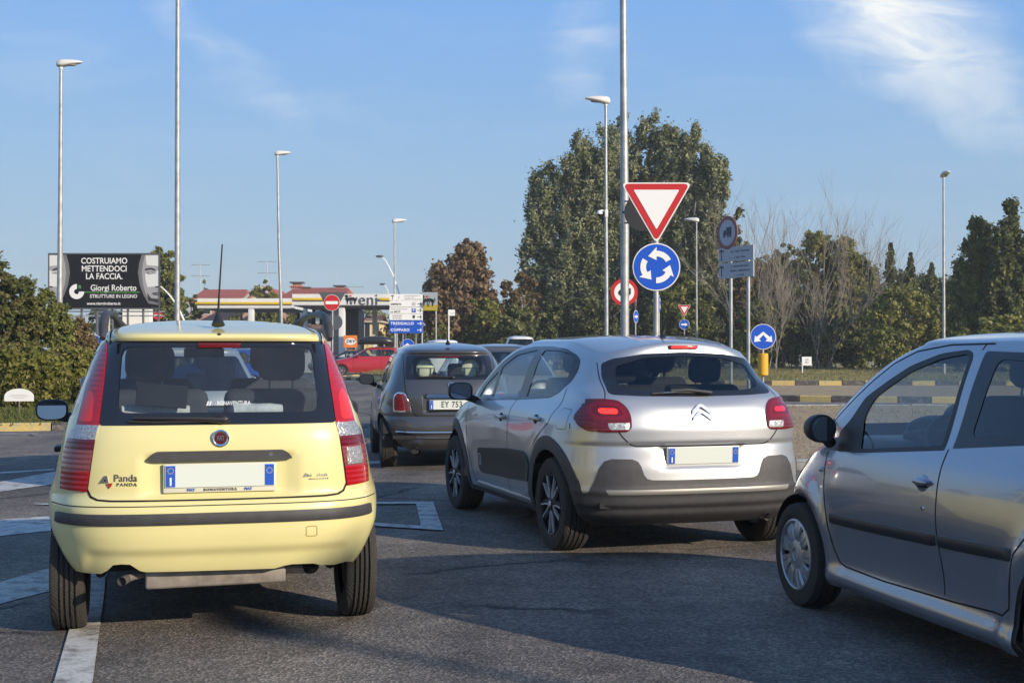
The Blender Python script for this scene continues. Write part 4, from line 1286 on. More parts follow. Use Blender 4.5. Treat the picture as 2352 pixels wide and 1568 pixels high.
    g.tube(P, .007, m_black, 6)
    P = [c.cast('R', a, b)[0] + Vector((0, -.022, 0)) for a, b in ((-.05, 1.107), (-.24, 1.099))]
    g.tube(P, .0035, m_chrome, 6)
    g.ell(c.cast('R', .10, 1.098)[0] + Vector((0, -.015, 0)), (.03, .02, .018), m_black)
    g.obj('rear_wiper', root)
    # double chevron emblem and lettering
    g = M()
    for dz in (0, -.043):
        l, nn = c.cast('R', 0, .975 + dz)
        ux, uy = Vector((1, 0, 0)), Vector((0, .2, .98)).normalized()
        g.prism([(-.068, -.032), (-.064, -.004), (-.018, .034), (0, .040), (.018, .034), (.064, -.004), (.068, -.032), (.030, .000), (0, .020), (-.030, .0)], l + Vector((0, -.010, 0.012)), ux, uy, .012, m_chrome)
    g.obj('emblem', root, smooth=20)
    g = M(); o_, ux_, uy_ = c.frame(0, .882)
    put_text(g, "CITROËN", .030, m_chrome, o_, ux_, uy_, xs=1.1, bold=.01, space=1.2, depth=.004)
    g.obj('maker_lettering', root, smooth=20)
    g = M(); o_, ux_, uy_ = c.frame(.40, .905)
    put_text(g, "C3", .040, m_chrome, o_, ux_, uy_, xs=1.25, bold=.005, depth=.004)
    g.obj('model_lettering', root, smooth=20)
    l, nn = c.cast('R', 0, .67)
    plate(root, (.005, l.y - .020, .683), nn, .515, .108, fm=mat("plate_frame_white", (.6, .6, .58), .4), tilt=.05)
    # aerial
    g = M()
    g.tube([(0, .02, 1.462), (0, .03, 1.485), (0, .04, 1.50)], [.032, .022, .010], m_black, 12)
    g.tube([(0, .04, 1.495), (0.0, -.02, 1.60), (0.0, -.10, 1.735)], [.006, .005, .004], m_black, 8)
    g.obj('aerial', root)
    side_mirror(root, -.955, 2.02, 1.045, w=.205, h=.150, sx=-1, arm=.06)
    side_mirror(root, .955, 2.02, 1.045, w=.205, h=.150, sx=1, arm=.06)
    for x in (-.868, .868):
        wheel(root, x, 0.0, .322, .205, .215, 'alloy', grooves=4)
        wheel(root, x, 2.54, .322, .205, .215, 'alloy', grooves=4, steer=.0)
    u = M()
    for x in (-.845, .845):
        for y in (0.0, 2.54): well(root, u, x, y, .32, .370, .27)
    u.box((0, 1.3, .27), (1.22, 2.9, .05), m_dark)
    u.box((0, -.30, .36), (1.42, .5, .04), m_dark)
    u.tube([(-.55, 0, .30), (.55, 0, .30)], .04, m_dark, 8)
    u.obj('underbody', root)
    g = M(); g.tube([(.45, -.25, .27), (.52, -.42, .262), (.53, -.54, .245)], .028, m_rust, 12, cap=False); g.box((.30, -.30, .29), (.45, .3, .10), m_dark, bev=.03); g.obj('exhaust', root)
    cabin(root, .76, -.35, 2.4, .455, 1.95, 1.00, wheel_side=-1, rhr=.10)
    g = M(); g.box((0, -.22, .97), (1.26, .34, .03), m_inner); g.obj('parcel_shelf', root)
    return c, root
g_tail = glass("privacy_glass", (0.60, 0.62, 0.60))

m_ringlamp = mat('ring_lens', (0.17, 0.005, 0.012), 0.12, coat=.5)
# ============================================================ the dark grey retro hatchback
def build_grey():
    root = empty('hatchback_car', (-.783, 15.989, 0), 0.152, 'small rounded dark grey hatchback with cream head restraints and chrome bumper bar', 'car')
    def deform(P):
        g = bayrect(P, -0.315, 0.315, 0.665, 0.86, 0.03)
        P[..., 1] += 0.025 * g
        g = bayrect(P, -0.62, 0.62, 0.375, 0.43, 0.02)
        P[..., 1] += 0.015 * g
        return flare(P, [(0, 0.30, 0.37), (2.30, 0.30, 0.37)], 0.022, width=.09)
    S = dict(z0=0.23, zc=1.385, zt=1.487, ym=1.15, ytop=0.70, mr=1.3, mf=2.2, deform=deform,
        yr=[(.23, -.44), (.30, -.52), (.37, -.555), (.42, -.57), (.47, -.575), (.56, -.565), (.60, -.55), (.62, -.535), (.63, -.545), (.72, -.55), (.82, -.545), (.92, -.522), (1.0, -.492), (1.05, -.462), (1.2, -.352), (1.33, -.245), (1.345, -.235), (1.355, -.27), (1.385, -.255)],
        yf=[(.23, 2.80), (.4, 2.95), (.6, 2.96), (.75, 2.90), (.86, 2.70), (.93, 2.45), (.98, 2.2), (1.03, 2.05), (1.1, 1.92), (1.25, 1.62), (1.385, 1.28)],
        w=[(.23, .70), (.30, .745), (.40, .785), (.52, .806), (.65, .812), (.76, .806), (.85, .788), (.93, .758), (1.0, .722), (1.1, .690), (1.2, .655), (1.3, .610), (1.36, .570), (1.385, .545)],
        pr=[(.23, 3.0), (.7, 3.0), (1.05, 3.6), (1.385, 3.4)], qr=[(.23, 6), (.7, 6), (1.05, 8), (1.385, 7)],
        pf=[(.23, 2.4), (1.0, 2.8), (1.385, 3)], qf=[(.23, 4.5), (1.0, 5), (1.385, 5)])
    c = Car(S, root, 50, 0.015)
    gry = paint('dark_grey_paint', (0.085, 0.085, 0.088), 0.5, 0.28, dirt=0.12)
    for sx in ('L', 'D'):
        for wy in (0.0, 2.30):
            c.cookie(sx, circle(wy, 0.30, .345, 36), 'DELETE', cond=lambda p: p.z < 0.68)
    c.cookie('R', fillet([(-.532, 1.045), (.532, 1.045), (.500, 1.325), (-.500, 1.325)], .03), 'tailborder', cond=lambda p: p.y < 0)
    c.cookie('R', fillet([(-.455, 1.075), (.455, 1.075), (.425, 1.300), (-.425, 1.300)], .05), 'tailglass', only=['tailborder'])
    for sg, q in ((-1, 'l'), (1, 'r')):
        c.cookie('R', fillet([(sg * a, b) for a, b in ((.665, .670), (.668, .84), (.630, .900), (.540, .900), (.490, .80), (.452, .670))], [.015, .05, .05, .05, .05, .015]), 'lamp' + q, cond=lambda p: p.y < 0)
        c.cookie('R', fillet([(sg * a, b) for a, b in ((.650, .684), (.652, .84), (.622, .885), (.580, .885), (.555, .80), (.540, .684))], .02), 'lampred' + q, only=['lamp' + q])
        c.cookie('R', fillet([(sg * a, b) for a, b in ((.535, .684), (.550, .80), (.575, .885), (.552, .885), (.505, .80), (.474, .684))], .01), 'lamppink' + q, only=['lamp' + q])
    win = fillet([(1.88, .99), (1.80, 1.10), (1.38, 1.345), (.62, 1.375), (.62, .985)], [.02, .03, .06, .04, .03])
    wq = fillet([(.54, .99), (.54, 1.37), (.20, 1.355), (.02, 1.24), (-.02, 1.08), (.10, 1.0)], .05)
    c.both(win, 'wf'); c.both(wq, 'wq')
    c.cookie('F', fillet([(-.60, 1.0), (.60, 1.0), (.47, 1.36), (-.47, 1.36)], .06), 'wind', cond=lambda p: p.y > 1.1 and p.z > .99)
    body = c.part(['body'], 'body', gry, inner=m_liner)
    fr = c.part(['tailborder'], 'tailgate_window', g_band, off=.0015, wall=.01)
    c.part(['tailglass'], 'pane', g_mid, off=-.001, parent=fr)
    for q in 'lr':
        L = c.part(['lamp' + q], 'tail_lamp', m_chrome, off=.004, wall=.015)
        c.part(['lampred' + q], 'red_lens', m_redlamp, off=.008, wall=.01, parent=L)
        c.part(['lamppink' + q], 'pale_lens', m_pinklens, off=.008, wall=.01, parent=L)
        c.part(['wf_' + q], 'side_window', g_mid, off=-.003)
        c.part(['wq_' + q], 'side_window', g_mid, off=-.003)
    c.part(['wind'], 'windscreen', g_mid, off=-.003)
    g = M()
    c.strip('R', [(-.535, 1.325), (-.540, 1.045), (-.530, .92), (-.475, .76), (-.445, .67), (-.42, .635), (-.38, .620), (0, .618), (.38, .620), (.42, .635), (.445, .67), (.475, .76), (.530, .92), (.540, 1.045), (.535, 1.325)], .010, .0012, g, m_gap)
    for v in 'LD':
        c.strip(v, [(.58, 1.38), (.60, .95), (.56, .6), (.50, .34), (1.7, .34), (1.84, .5), (1.90, .98)], .007, .0012, g, m_gap)
    for sg in (-1, 1): c.strip('R', [(sg * .535, 1.325), (sg * .53, 1.345)], .008, .0012, g, m_gap)
    g.obj('panel_seams', body, smooth=0)
    g = M(); c.strip('R', [(-.645, .440), (-.3, .437), (.3, .437), (.645, .440)], .026, .014, g, m_chrome, taper=True); g.obj('bumper_bar', root)
    g = M(); c.strip('R', [(-.66, .365), (-.3, .360), (.3, .360), (.66, .365)], .010, .004, g, m_gap); g.obj('bumper_groove', body)
    g = M(); l, nn = c.cast('R', 0, .85)
    g.prism(fillet([(-.305, .838), (-.285, .878), (.285, .878), (.305, .838)], .02), (0, l.y - .025, 0), (1, 0, 0), (0, 0, 1), .05, m_chrome)
    c.strip('R', fillet([(-.345, .68), (-.345, .885), (.345, .885), (.345, .68)], .03), .012, .004, g, gry)
    g.obj('tailgate_handle', root)
    l, nn = c.cast('R', 0, .76)
    plate(root, (0, l.y - .018, .757), nn, .52, .108, text="EY 753")
    g = M(); l, nn = c.cast('R', 0, .978)
    bm_ = Matrix.Translation((0, l.y - .004, .978)) @ Matrix.Rotation(R(-90), 4, 'Z')
    g.lathe([(0, .004), (.030, .004), (.034, .008), (.041, .006), (.042, -.01)], m_chrome, 32, bm_)
    g.lathe([(0, .006), (.029, .0055)], mat("badge_dark", (.05, .03, .045), .2, .5), 32, bm_)
    put_text(g, "FIAT", .028, m_chrome, (0, l.y - .0108, .978), (1, 0, 0), (0, 0, 1), bold=.02, xs=.62)
    g.obj('badge', root)
    g = M(); l, nn = c.cast('R', 0, 1.312); g.box((0, l.y - .002, 1.312), (.26, .012, .016), m_redlamp2, bev=.004); g.obj('high_brake_lamp', root)
    g = M()
    P = [c.cast('R', a, b)[0] + Vector((0, -.016, 0)) for a, b in ((.02, 1.072), (-.2, 1.082), (-.40, 1.072))]
    g.tube(P, .010, m_black, 6); g.ell(P[0], (.03, .02, .02), m_black); g.obj('rear_wiper', root)
    g = M(); g.tube([(-.40, -.45, .235), (-.43, -.56, .225)], .030, m_dark, 16); 
    for k in range(1): g.tube([(-.43, -.46, .228), (-.43, -.60, .222)], [.050, .060], m_chrome, 20, cap=False, flat=.62); g.tube([(-.43, -.45, .228), (-.43, -.585, .222)], [.043, .048], m_dark, 20, flat=.6)
    g.obj('exhaust', root)
    g = M(); g.tube([(0, -.10, 1.462), (0, -.09, 1.49), (0, -.085, 1.51)], [.030, .020, .009], m_black, 10); g.tube([(0, -.09, 1.50), (.0, -.12, 1.62)], [.006, .004], m_black, 6); g.obj('aerial', root)
    side_mirror(root, -.895, 1.62, 1.01, w=.195, h=.135, sx=-1, arm=.03)
    side_mirror(root, .895, 1.62, 1.01, w=.195, h=.135, sx=1, arm=.03)
    for x in (-.798, .798):
        for y in (0.0, 2.30): wheel(root, x, y, .292, .185, .19, 'steel', grooves=4)
    u = M()
    for x in (-.785, .785):
        for y in (0.0, 2.30): well(root, u, x, y, .30, .335, .25)
    u.box((0, 1.1, .28), (1.2, 2.9, .05), m_dark); u.box((0, -.28, .38), (1.36, .45, .04), m_dark)
    u.obj('underbody', root)
    m_cream = mat("cream_leather", (.60, .64, .46), .6)
    cabin(root, .70, -.25, 2.0, .5, 1.62, .98, rear=False)
    for sx in (-1, 1):
        s_ = seat(root, sx * .31, .22, .55, .50, .10, m_inner, back_h=.46, posts=False)
    for sx in (-1, 1):
        g = M()
        cx_, cz_, y_ = sx * .275, 1.172, -.07
        g.lathe([(0, .030), (.080, .028), (.102, .015), (.108, 0), (.102, -.015), (.080, -.028), (0, -.030)], m_cream, 32, Matrix.Translation((cx_, y_, cz_)) @ Matrix.Rotation(R(-90), 4, 'Z'))
        g.box((cx_, y_ - .030, cz_ + .004), (.20, .012, .008), m_black)
        for d in (-.07, .07): g.box((cx_ + d, y_ - .032, cz_ - .06), (.010, .010, .12), m_black)
        g.obj('head_restraint', root)
    return c, root

# ============================================================ the silver city car at the right
def build_right():
    root = empty('hatchback_car', (2.827, 5.094, 0), 0.22, 'silver small car with black door strip, cut off by the right edge of the photo', 'car')
    def deform(P):
        d = np.exp(-((P[..., 1] - 1.1) / 1.0) ** 2 - ((P[..., 2] - .42) / .14) ** 2)
        P[..., 0] -= np.sign(P[..., 0]) * .020 * d * (np.abs(P[..., 0]) > .5)
        sl = np.exp(-((P[..., 2] - .235) / .05) ** 2) * smooth01((P[..., 1] - .2) / .2) * smooth01((2.05 - P[..., 1]) / .2)
        P[..., 0] += np.sign(P[..., 0]) * .020 * sl * (np.abs(P[..., 0]) > .5)
        return flare(P, [(0, 0.28, 0.37), (2.34, 0.28, 0.37)], 0.028, zmax=.9, width=.075)
    S = dict(z0=0.18, zc=1.410, zt=1.478, ym=1.15, ytop=0.70, mr=4, mf=2.1, deform=deform,
        yr=[(.18, -.36), (.30, -.42), (.6, -.43), (.8, -.41), (1.0, -.36), (1.2, -.27), (1.41, -.12)],
        yf=[(.18, 2.84), (.28, 2.93), (.45, 2.99), (.58, 2.98), (.68, 2.93), (.77, 2.82), (.84, 2.68), (.89, 2.52), (.93, 2.42), (.97, 2.36), (1.04, 2.28), (1.14, 2.14), (1.24, 1.98), (1.32, 1.81), (1.37, 1.66), (1.41, 1.50)],
        w=[(.18, .765), (.22, .782), (.28, .782), (.34, .788), (.5, .806), (.65, .812), (.76, .806), (.86, .788), (.93, .762), (.98, .738), (1.1, .696), (1.2, .665), (1.3, .628), (1.36, .602), (1.41, .572)],
        pr=[(.18, 3.2), (1.365, 3.6)], qr=[(.18, 7), (1.365, 7)],
        pf=[(.18, 2.6), (.7, 2.5), (.93, 3.0), (1.02, 4.5), (1.41, 4)], qf=[(.18, 4.2), (.7, 4.0), (.93, 4.5), (1.02, 9), (1.41, 8)])
    c = Car(S, root, 70, 0.0125)
    sil = paint('silver_blue_paint', (0.34, 0.355, 0.395), 0.72, 0.25, dirt=0.16)
    for sx in ('L', 'D'):
        for wy in (0.0, 2.34):
            c.cookie(sx, circle(wy, 0.278, .330, 44), 'DELETE', cond=lambda p: p.z < 0.64)
    # window openings
    surr = fillet([(2.15, .862), (2.0, .93), (1.87, 1.02), (1.775, 1.146), (1.585, 1.238), (1.427, 1.309), (1.195, 1.369), (.982, 1.387), (.918, 1.366), (.910, .945), (1.64, .880)], [.02, .03, .03, .03, .04, .04, .04, .03, .04, .01, .02])
    c.both(surr, 'surr', cond=lambda p: abs(p.x) > .42)
    g1 = fillet([(1.645, .899), (1.725, 1.054), (1.67, 1.15), (1.405, 1.281), (1.175, 1.344), (.985, 1.366), (.944, 1.355), (.945, .964)], [.02, .08, .06, .06, .04, .02, .02, .02])
    for v, q in (('L', '_l'), ('D', '_r')): c.cookie(v, g1, 'g1' + q, only=['surr' + q])
    s2 = fillet([(.838, 1.380), (.0, 1.362), (-.08, 1.30), (.03, 1.06), (.12, 1.018), (.363, 1.004), (.852, .957)], [.02, .06, .05, .05, .05, .05, .01])
    c.both(s2, 'surb', cond=lambda p: abs(p.x) > .40)
    g2 = fillet([(.715, 1.346), (.09, 1.32), (.13, 1.07), (.745, 1.011)], .05)
    for v, q in (('L', '_l'), ('D', '_r')): c.cookie(v, g2, 'g2' + q, only=['surb' + q])
    c.cookie('F', fillet([(-.66, .985), (.66, .985), (.50, 1.345), (-.50, 1.345)], .06), 'wind', cond=lambda p: p.y > 1.3 and p.z > .98)
    c.cookie('R', fillet([(-.55, 1.0), (.55, 1.0), (.46, 1.33), (-.46, 1.33)], .05), 'back', cond=lambda p: p.y < 0)
    for sg, q in ((-1, 'l'), (1, 'r')):
        c.cookie('F', fillet([(sg * .72, .62), (sg * .44, .60), (sg * .46, .74), (sg * .66, .82)], .04), 'hl' + q, cond=lambda p: p.y > 2.2)
        c.cookie('R', fillet([(sg * .74, .72), (sg * .60, .72), (sg * .60, .98), (sg * .70, .98)], .03), 'tl' + q, cond=lambda p: p.y < 0)
    body = c.part(['body'], 'body', sil, inner=m_liner)
    for q in 'lr':
        s_ = c.part(['surr_' + q], 'window_surround', m_black, off=.001, wall=.006)
        c.part(['g1_' + q], 'pane', g_mid, off=-.004, parent=s_)
        s_ = c.part(['surb_' + q], 'rear_window_surround', m_gloss, off=.001, wall=.006)
        c.part(['g2_' + q], 'pane', g_rear, off=-.002, parent=s_)
        c.part(['hl' + q], 'headlight', m_clearlens, off=.004, wall=.01)
        c.part(['tl' + q], 'tail_lamp', m_redlamp, off=.004, wall=.01)
    c.part(['wind'], 'windscreen', g_mid, off=-.003)
    c.part(['back'], 'tailgate_window', g_mid, off=-.003)
    g = M()
    for v in 'LD':
        c.strip(v, [(2.035, .862), (2.02, .76), (2.005, .66), (1.957, .49), (1.91, .375), (1.86, .312), (1.80, .298), (1.4, .292), (.80, .305), (.40, .325), (.35, .36), (.33, .45), (.30, .58), (.20, .68), (.06, .80), (.02, 1.0)], .008, .0014, g, m_gap)
        c.strip(v, [(.878, .952), (.884, .86), (.888, .66), (.884, .50), (.872, .32)], .007, .0012, g, m_gap)
        c.strip(v, [(.875, 1.385), (.865, 1.41)], .007, .0012, g, m_gap)
        c.strip(v, [(2.10, .985), (2.02, 1.053), (1.90, 1.14), (1.75, 1.235), (1.60, 1.318), (1.42, 1.378), (1.15, 1.408), (.80, 1.412)], .008, .0012, g, m_gap)
    g.obj('panel_seams', body, smooth=0)
    for v, ob in (('L', 'a'), ('D', 'b')):
        g = M(); c.strip(v, [(1.94, .528), (1.6, .535), (1.0, .552), (.905, .555)], .052, .014, g, m_rubstrip, taper=True); g.obj('door_strip', root)
        g = M(); c.strip(v, [(.890, .556), (.6, .566), (.32, .578)], .052, .014, g, m_rubstrip, taper=True); g.obj('door_strip', root)
    for v, sx in (('L', -1), ('D', 1)):
        l, nn = c.cast(v, 1.01, .79)
        g = M()
        vs = []
        g.ell(l + nn * -.010, (.020, .060, .045), sil, 24, 14)
        g.ell(l + nn * .003 + Vector((0, 0, -.008)), (.014, .050, .010), m_gap, 16, 8)
        g.ell(l + nn * .016 + Vector((0, 0, .008)), (.014, .062, .017), sil, 20, 10)
        g.obj('door_handle', root, smooth=60)
        l, nn = c.cast(v, 1.00, .685)
        g = M(); g.lathe([(0, .004), (.012, .004), (.014, -.004)], m_chrome, 20, Matrix.Translation(l) @ (Matrix.Rotation(PI, 4, 'Z') if sx < 0 else Matrix.Identity(4)))
        g.box(l + nn * .004, (.003, .004, .014), m_gap)
        g.obj('door_lock', root)
        l, nn = c.cast(v, 2.07, .765)
        g = M(); g.ell(l, (.014, .026, .015), m_clearlens, 16, 8); g.obj('side_indicator', root)
    # roof gutter aerial left out of frame; near mirror: black shell seen from behind
    side_mirror(root, -.850, 1.93, .985, w=.155, h=.145, sx=-1, arm=.0, mg=m_mirror2, e=1.0, tz=.42)
    side_mirror(root, .905, 1.90, .985, w=.215, h=.170, sx=1, arm=.02)
    g = M()
    for x in (-1, 1): g.prism([(2.15, .905), (1.87, .90), (1.86, 1.02), (1.90, 1.13), (2.08, 1.06)], (x * .80, 0, 0), (0, x * 1.0, 0), (0, 0, 1), .10, m_black) if False else None
    for x in (-.800, .800):
        wheel(root, x, 0.0, .280, .165, .188, 'cap', grooves=3)
        wheel(root, x, 2.34, .280, .165, .188, 'cap', grooves=3)
    u = M()
    for x in (-.785, .785):
        for y in (0.0, 2.34): well(root, u, x, y, .28, .324, .25)
    u.box((0, 1.2, .215), (1.3, 1.7, .05), m_dark); u.box((0, 1.2, .30), (1.1, 3.4, .05), m_dark)
    u.obj('underbody', root)
    cabin(root, .72, -.25, 2.2, .46, 1.82, .93, wheel_side=-1)
    g = M(); g.ell((-.15, 1.78, 1.03), (.085, .085, .085), m_trim, 24, 14); g.ell((-.34, 1.68, .99), (.16, .10, .07), m_trim, 20, 12); g.obj('instrument_pod', root, smooth=60)
    return c, root
m_rubstrip = mat("dark_rub_strip", (0.022, 0.022, 0.028), 0.4, bump=0.1, bscale=300)
g_rear = glass("rear_side_glass", (0.58, 0.63, 0.65))
# ============================================================ ground, roads, islands, markings
def asphalt_mat():
    m = bpy.data.materials.new("asphalt"); m.use_nodes = True
    nt = m.node_tree; N = nt.nodes; L = nt.links; b = N['Principled BSDF']
    t = N.new('ShaderNodeTexCoord')
    def noise_(scale, det=4, rough=.6):
        n = N.new('ShaderNodeTexNoise'); n.inputs['Scale'].default_value = scale; n.inputs['Detail'].default_value = det; n.inputs['Roughness'].default_value = rough
        L.new(t.outputs['Object'], n.inputs[0]); return n
    v = N.new('ShaderNodeTexVoronoi'); v.inputs['Scale'].default_value = 80; L.new(t.outputs['Object'], v.inputs[0])
    r1 = N.new('ShaderNodeValToRGB'); e = r1.color_ramp.elements          # stones of the mix
    e[0].position = .0; e[0].color = (.115, .103, .090, 1); e[1].position = 1; e[1].color = (.36, .315, .268, 1)
    m_ = e_ = r1.color_ramp.elements.new(.55); m_.color = (.190, .166, .142, 1)
    sx = N.new('ShaderNodeSeparateColor'); L.new(v.outputs['Color'], sx.inputs[0]); L.new(sx.outputs[0], r1.inputs[0])
    n1 = noise_(.35, 5); n2 = noise_(3.0, 8, .7)
    r2 = N.new('ShaderNodeValToRGB'); e = r2.color_ramp.elements; e[0].position = .35; e[0].color = (.62, .63, .66, 1); e[1].position = .68; e[1].color = (1.15, 1.12, 1.06, 1)
    L.new(n1.outputs[0], r2.inputs[0])
    r3 = N.new('ShaderNodeValToRGB'); e = r3.color_ramp.elements; e[0].position = .35; e[0].color = (.72, .72, .72, 1); e[1].position = .65; e[1].color = (1.12, 1.12, 1.12, 1)
    L.new(n2.outputs[0], r3.inputs[0])
    def mul(a, c):
        x = N.new('ShaderNodeMixRGB'); x.blend_type = 'MULTIPLY'; x.inputs[0].default_value = 1; L.new(a, x.inputs[1]); L.new(c, x.inputs[2]); return x.outputs[0]
    c = mul(mul(r1.outputs[0], r2.outputs[0]), r3.outputs[0])
    # tyre-polished tracks along the lanes
    mpt = N.new('ShaderNodeMapping'); mpt.inputs['Rotation'].default_value = (0, 0, R(-15)); mpt.inputs['Scale'].default_value = (1.15, .07, 1); L.new(t.outputs['Object'], mpt.inputs[0])
    nt_ = N.new('ShaderNodeTexNoise'); nt_.inputs['Scale'].default_value = 1; nt_.inputs['Detail'].default_value = 3; L.new(mpt.outputs[0], nt_.inputs[0])
    r4 = N.new('ShaderNodeValToRGB'); e = r4.color_ramp.elements; e[0].position = .38; e[0].color = (.72, .72, .73, 1); e[1].position = .62; e[1].color = (1.10, 1.09, 1.07, 1); L.new(nt_.outputs[0], r4.inputs[0])
    c = mul(c, r4.outputs[0])
    # thin cracks and tar seams
    nd = noise_(1.3, 6, .7)
    mixv = N.new('ShaderNodeMixRGB'); mixv.inputs[0].default_value = .35; L.new(t.outputs['Object'], mixv.inputs[1]); L.new(nd.outputs['Color'], mixv.inputs[2])
    vc = N.new('ShaderNodeTexVoronoi'); vc.feature = 'DISTANCE_TO_EDGE'; vc.inputs['Scale'].default_value = .85; L.new(mixv.outputs[0], vc.inputs[0])
    cr = N.new('ShaderNodeMapRange'); cr.inputs['From Min'].default_value = .004; cr.inputs['From Max'].default_value = .026; L.new(vc.outputs[0], cr.inputs[0])
    nm = noise_(.55, 3)
    cm = N.new('ShaderNodeMapRange'); cm.inputs['From Min'].default_value = .50; cm.inputs['From Max'].default_value = .60; cm.inputs['To Min'].default_value = 1; cm.inputs['To Max'].default_value = 0; L.new(nm.outputs[0], cm.inputs[0])
    mx_ = N.new('ShaderNodeMath'); mx_.operation = 'MAXIMUM'; L.new(cr.outputs[0], mx_.inputs[0]); L.new(cm.outputs[0], mx_.inputs[1])
    dk = N.new('ShaderNodeMixRGB'); L.new(mx_.outputs[0], dk.inputs[0]); dk.inputs[1].default_value = (.022, .020, .019, 1); L.new(c, dk.inputs[2])
    ns = noise_(.9, 4, .65)
    ss = N.new('ShaderNodeMapRange'); ss.inputs['From Min'].default_value = .66; ss.inputs['From Max'].default_value = .74; ss.inputs['To Max'].default_value = .45; L.new(ns.outputs[0], ss.inputs[0])
    sm = N.new('ShaderNodeMixRGB'); L.new(ss.outputs[0], sm.inputs[0]); L.new(dk.outputs[0], sm.inputs[1]); sm.inputs[2].default_value = (.05, .045, .042, 1)
    L.new(sm.outputs[0], b.inputs['Base Color'])
    b.inputs['Roughness'].default_value = .82
    b.inputs['Specular IOR Level'].default_value = .3
    bp = N.new('ShaderNodeBump'); bp.inputs['Strength'].default_value = .7; bp.inputs['Distance'].default_value = .006
    L.new(v.outputs['Distance'], bp.inputs['Height']); L.new(bp.outputs[0], b.inputs['Normal'])
    return m
def worn_paint(name, color, wear=.5, under=(.07, .062, .056)):
    m = bpy.data.materials.new(name); m.use_nodes = True
    nt = m.node_tree; N = nt.nodes; L = nt.links; b = N['Principled BSDF']
    t = N.new('ShaderNodeTexCoord')
    n = N.new('ShaderNodeTexNoise'); n.inputs['Scale'].default_value = 7; n.inputs['Detail'].default_value = 10; n.inputs['Roughness'].default_value = .75; L.new(t.outputs['Object'], n.inputs[0])
    mr = N.new('ShaderNodeMapRange'); mr.inputs['From Min'].default_value = wear - .07; mr.inputs['From Max'].default_value = wear + .10; L.new(n.outputs[0], mr.inputs[0])
    n2 = N.new('ShaderNodeTexNoise'); n2.inputs['Scale'].default_value = 60; n2.inputs['Detail'].default_value = 3; L.new(t.outputs['Object'], n2.inputs[0])
    r = N.new('ShaderNodeValToRGB'); e = r.color_ramp.elements; e[0].position = .3; e[0].color = (*[c * .72 for c in color], 1); e[1].position = .7; e[1].color = (*color, 1); L.new(n2.outputs[0], r.inputs[0])
    mx_ = N.new('ShaderNodeMixRGB'); L.new(mr.outputs[0], mx_.inputs[0]); L.new(r.outputs[0], mx_.inputs[1]); mx_.inputs[2].default_value = (*under, 1)
    L.new(mx_.outputs[0], b.inputs['Base Color']); b.inputs['Roughness'].default_value = .75
    return m
def soil_mat(name, c1, c2, c3, sc_=1.2):
    m = bpy.data.materials.new(name); m.use_nodes = True
    nt = m.node_tree; N = nt.nodes; L = nt.links; b = N['Principled BSDF']
    t = N.new('ShaderNodeTexCoord')
    n = N.new('ShaderNodeTexNoise'); n.inputs['Scale'].default_value = sc_; n.inputs['Detail'].default_value = 12; n.inputs['Roughness'].default_value = .75; L.new(t.outputs['Object'], n.inputs[0])
    r = N.new('ShaderNodeValToRGB'); e = r.color_ramp.elements; e[0].position = .32; e[0].color = (*c1, 1); e[1].position = .68; e[1].color = (*c3, 1); x = e.new(.5); x.color = (*c2, 1)
    L.new(n.outputs[0], r.inputs[0]); L.new(r.outputs[0], b.inputs['Base Color']); b.inputs['Roughness'].default_value = .95
    n2 = N.new('ShaderNodeTexNoise'); n2.inputs['Scale'].default_value = 18; n2.inputs['Detail'].default_value = 6; L.new(t.outputs['Object'], n2.inputs[0])
    bp = N.new('ShaderNodeBump'); bp.inputs['Strength'].default_value = .8; bp.inputs['Distance'].default_value = .06; L.new(n2.outputs[0], bp.inputs['Height']); L.new(bp.outputs[0], b.inputs['Normal'])
    return m
m_asph = asphalt_mat()
m_mark = worn_paint("road_marking_white", (.56, .56, .53), .54, (.15, .135, .12))
m_kyel = worn_paint("kerb_yellow", (.55, .42, .14), .56, (.30, .27, .22))
m_kblk = worn_paint("kerb_black", (.065, .06, .06), .56, (.20, .18, .155))
m_kgrey = mat("kerb_concrete", (.33, .31, .28), .9, noise=.3, nscale=6)
m_dirt = soil_mat("dry_soil", (.22, .155, .085), (.34, .245, .135), (.42, .33, .20), 3.0)
m_grass = soil_mat("dry_grass", (.16, .16, .055), (.27, .235, .095), (.38, .31, .155), .8)
m_grass2 = soil_mat("green_grass", (.04, .065, .014), (.07, .095, .02), (.12, .12, .035), 1.0)

def flat(name, pts, z, m, kind='structure'):
    g = M()
    a = [(p[0], p[1], z) for p in pts]
    ar = sum(a[i][0] * a[(i + 1) % len(a)][1] - a[(i + 1) % len(a)][0] * a[i][1] for i in range(len(a)))
    if ar < 0: a.reverse()
    g.add(a, [tuple(range(len(a)))], m)
    return tag(g.obj(name, smooth=0), kind=kind)
flat('ground', [(-1500, -300), (1500, -300), (1500, 2500), (-1500, 2500)], 0.0, m_grass)
flat('road', [(-90, -40), (90, -40), (90, 84), (-90, 84)], .004, m_asph)
flat('forecourt', [(-45, 84.01), (-7, 84.01), (-7, 112), (-45, 112)], .004, mat("forecourt_concrete", (.26, .25, .23), .9, noise=.2, nscale=.8))
flat('far_road', [(8, 98.5), (90, 98.5), (90, 102.5), (8, 102.5)], .008, mat("far_asphalt", (.20, .19, .18), .9))

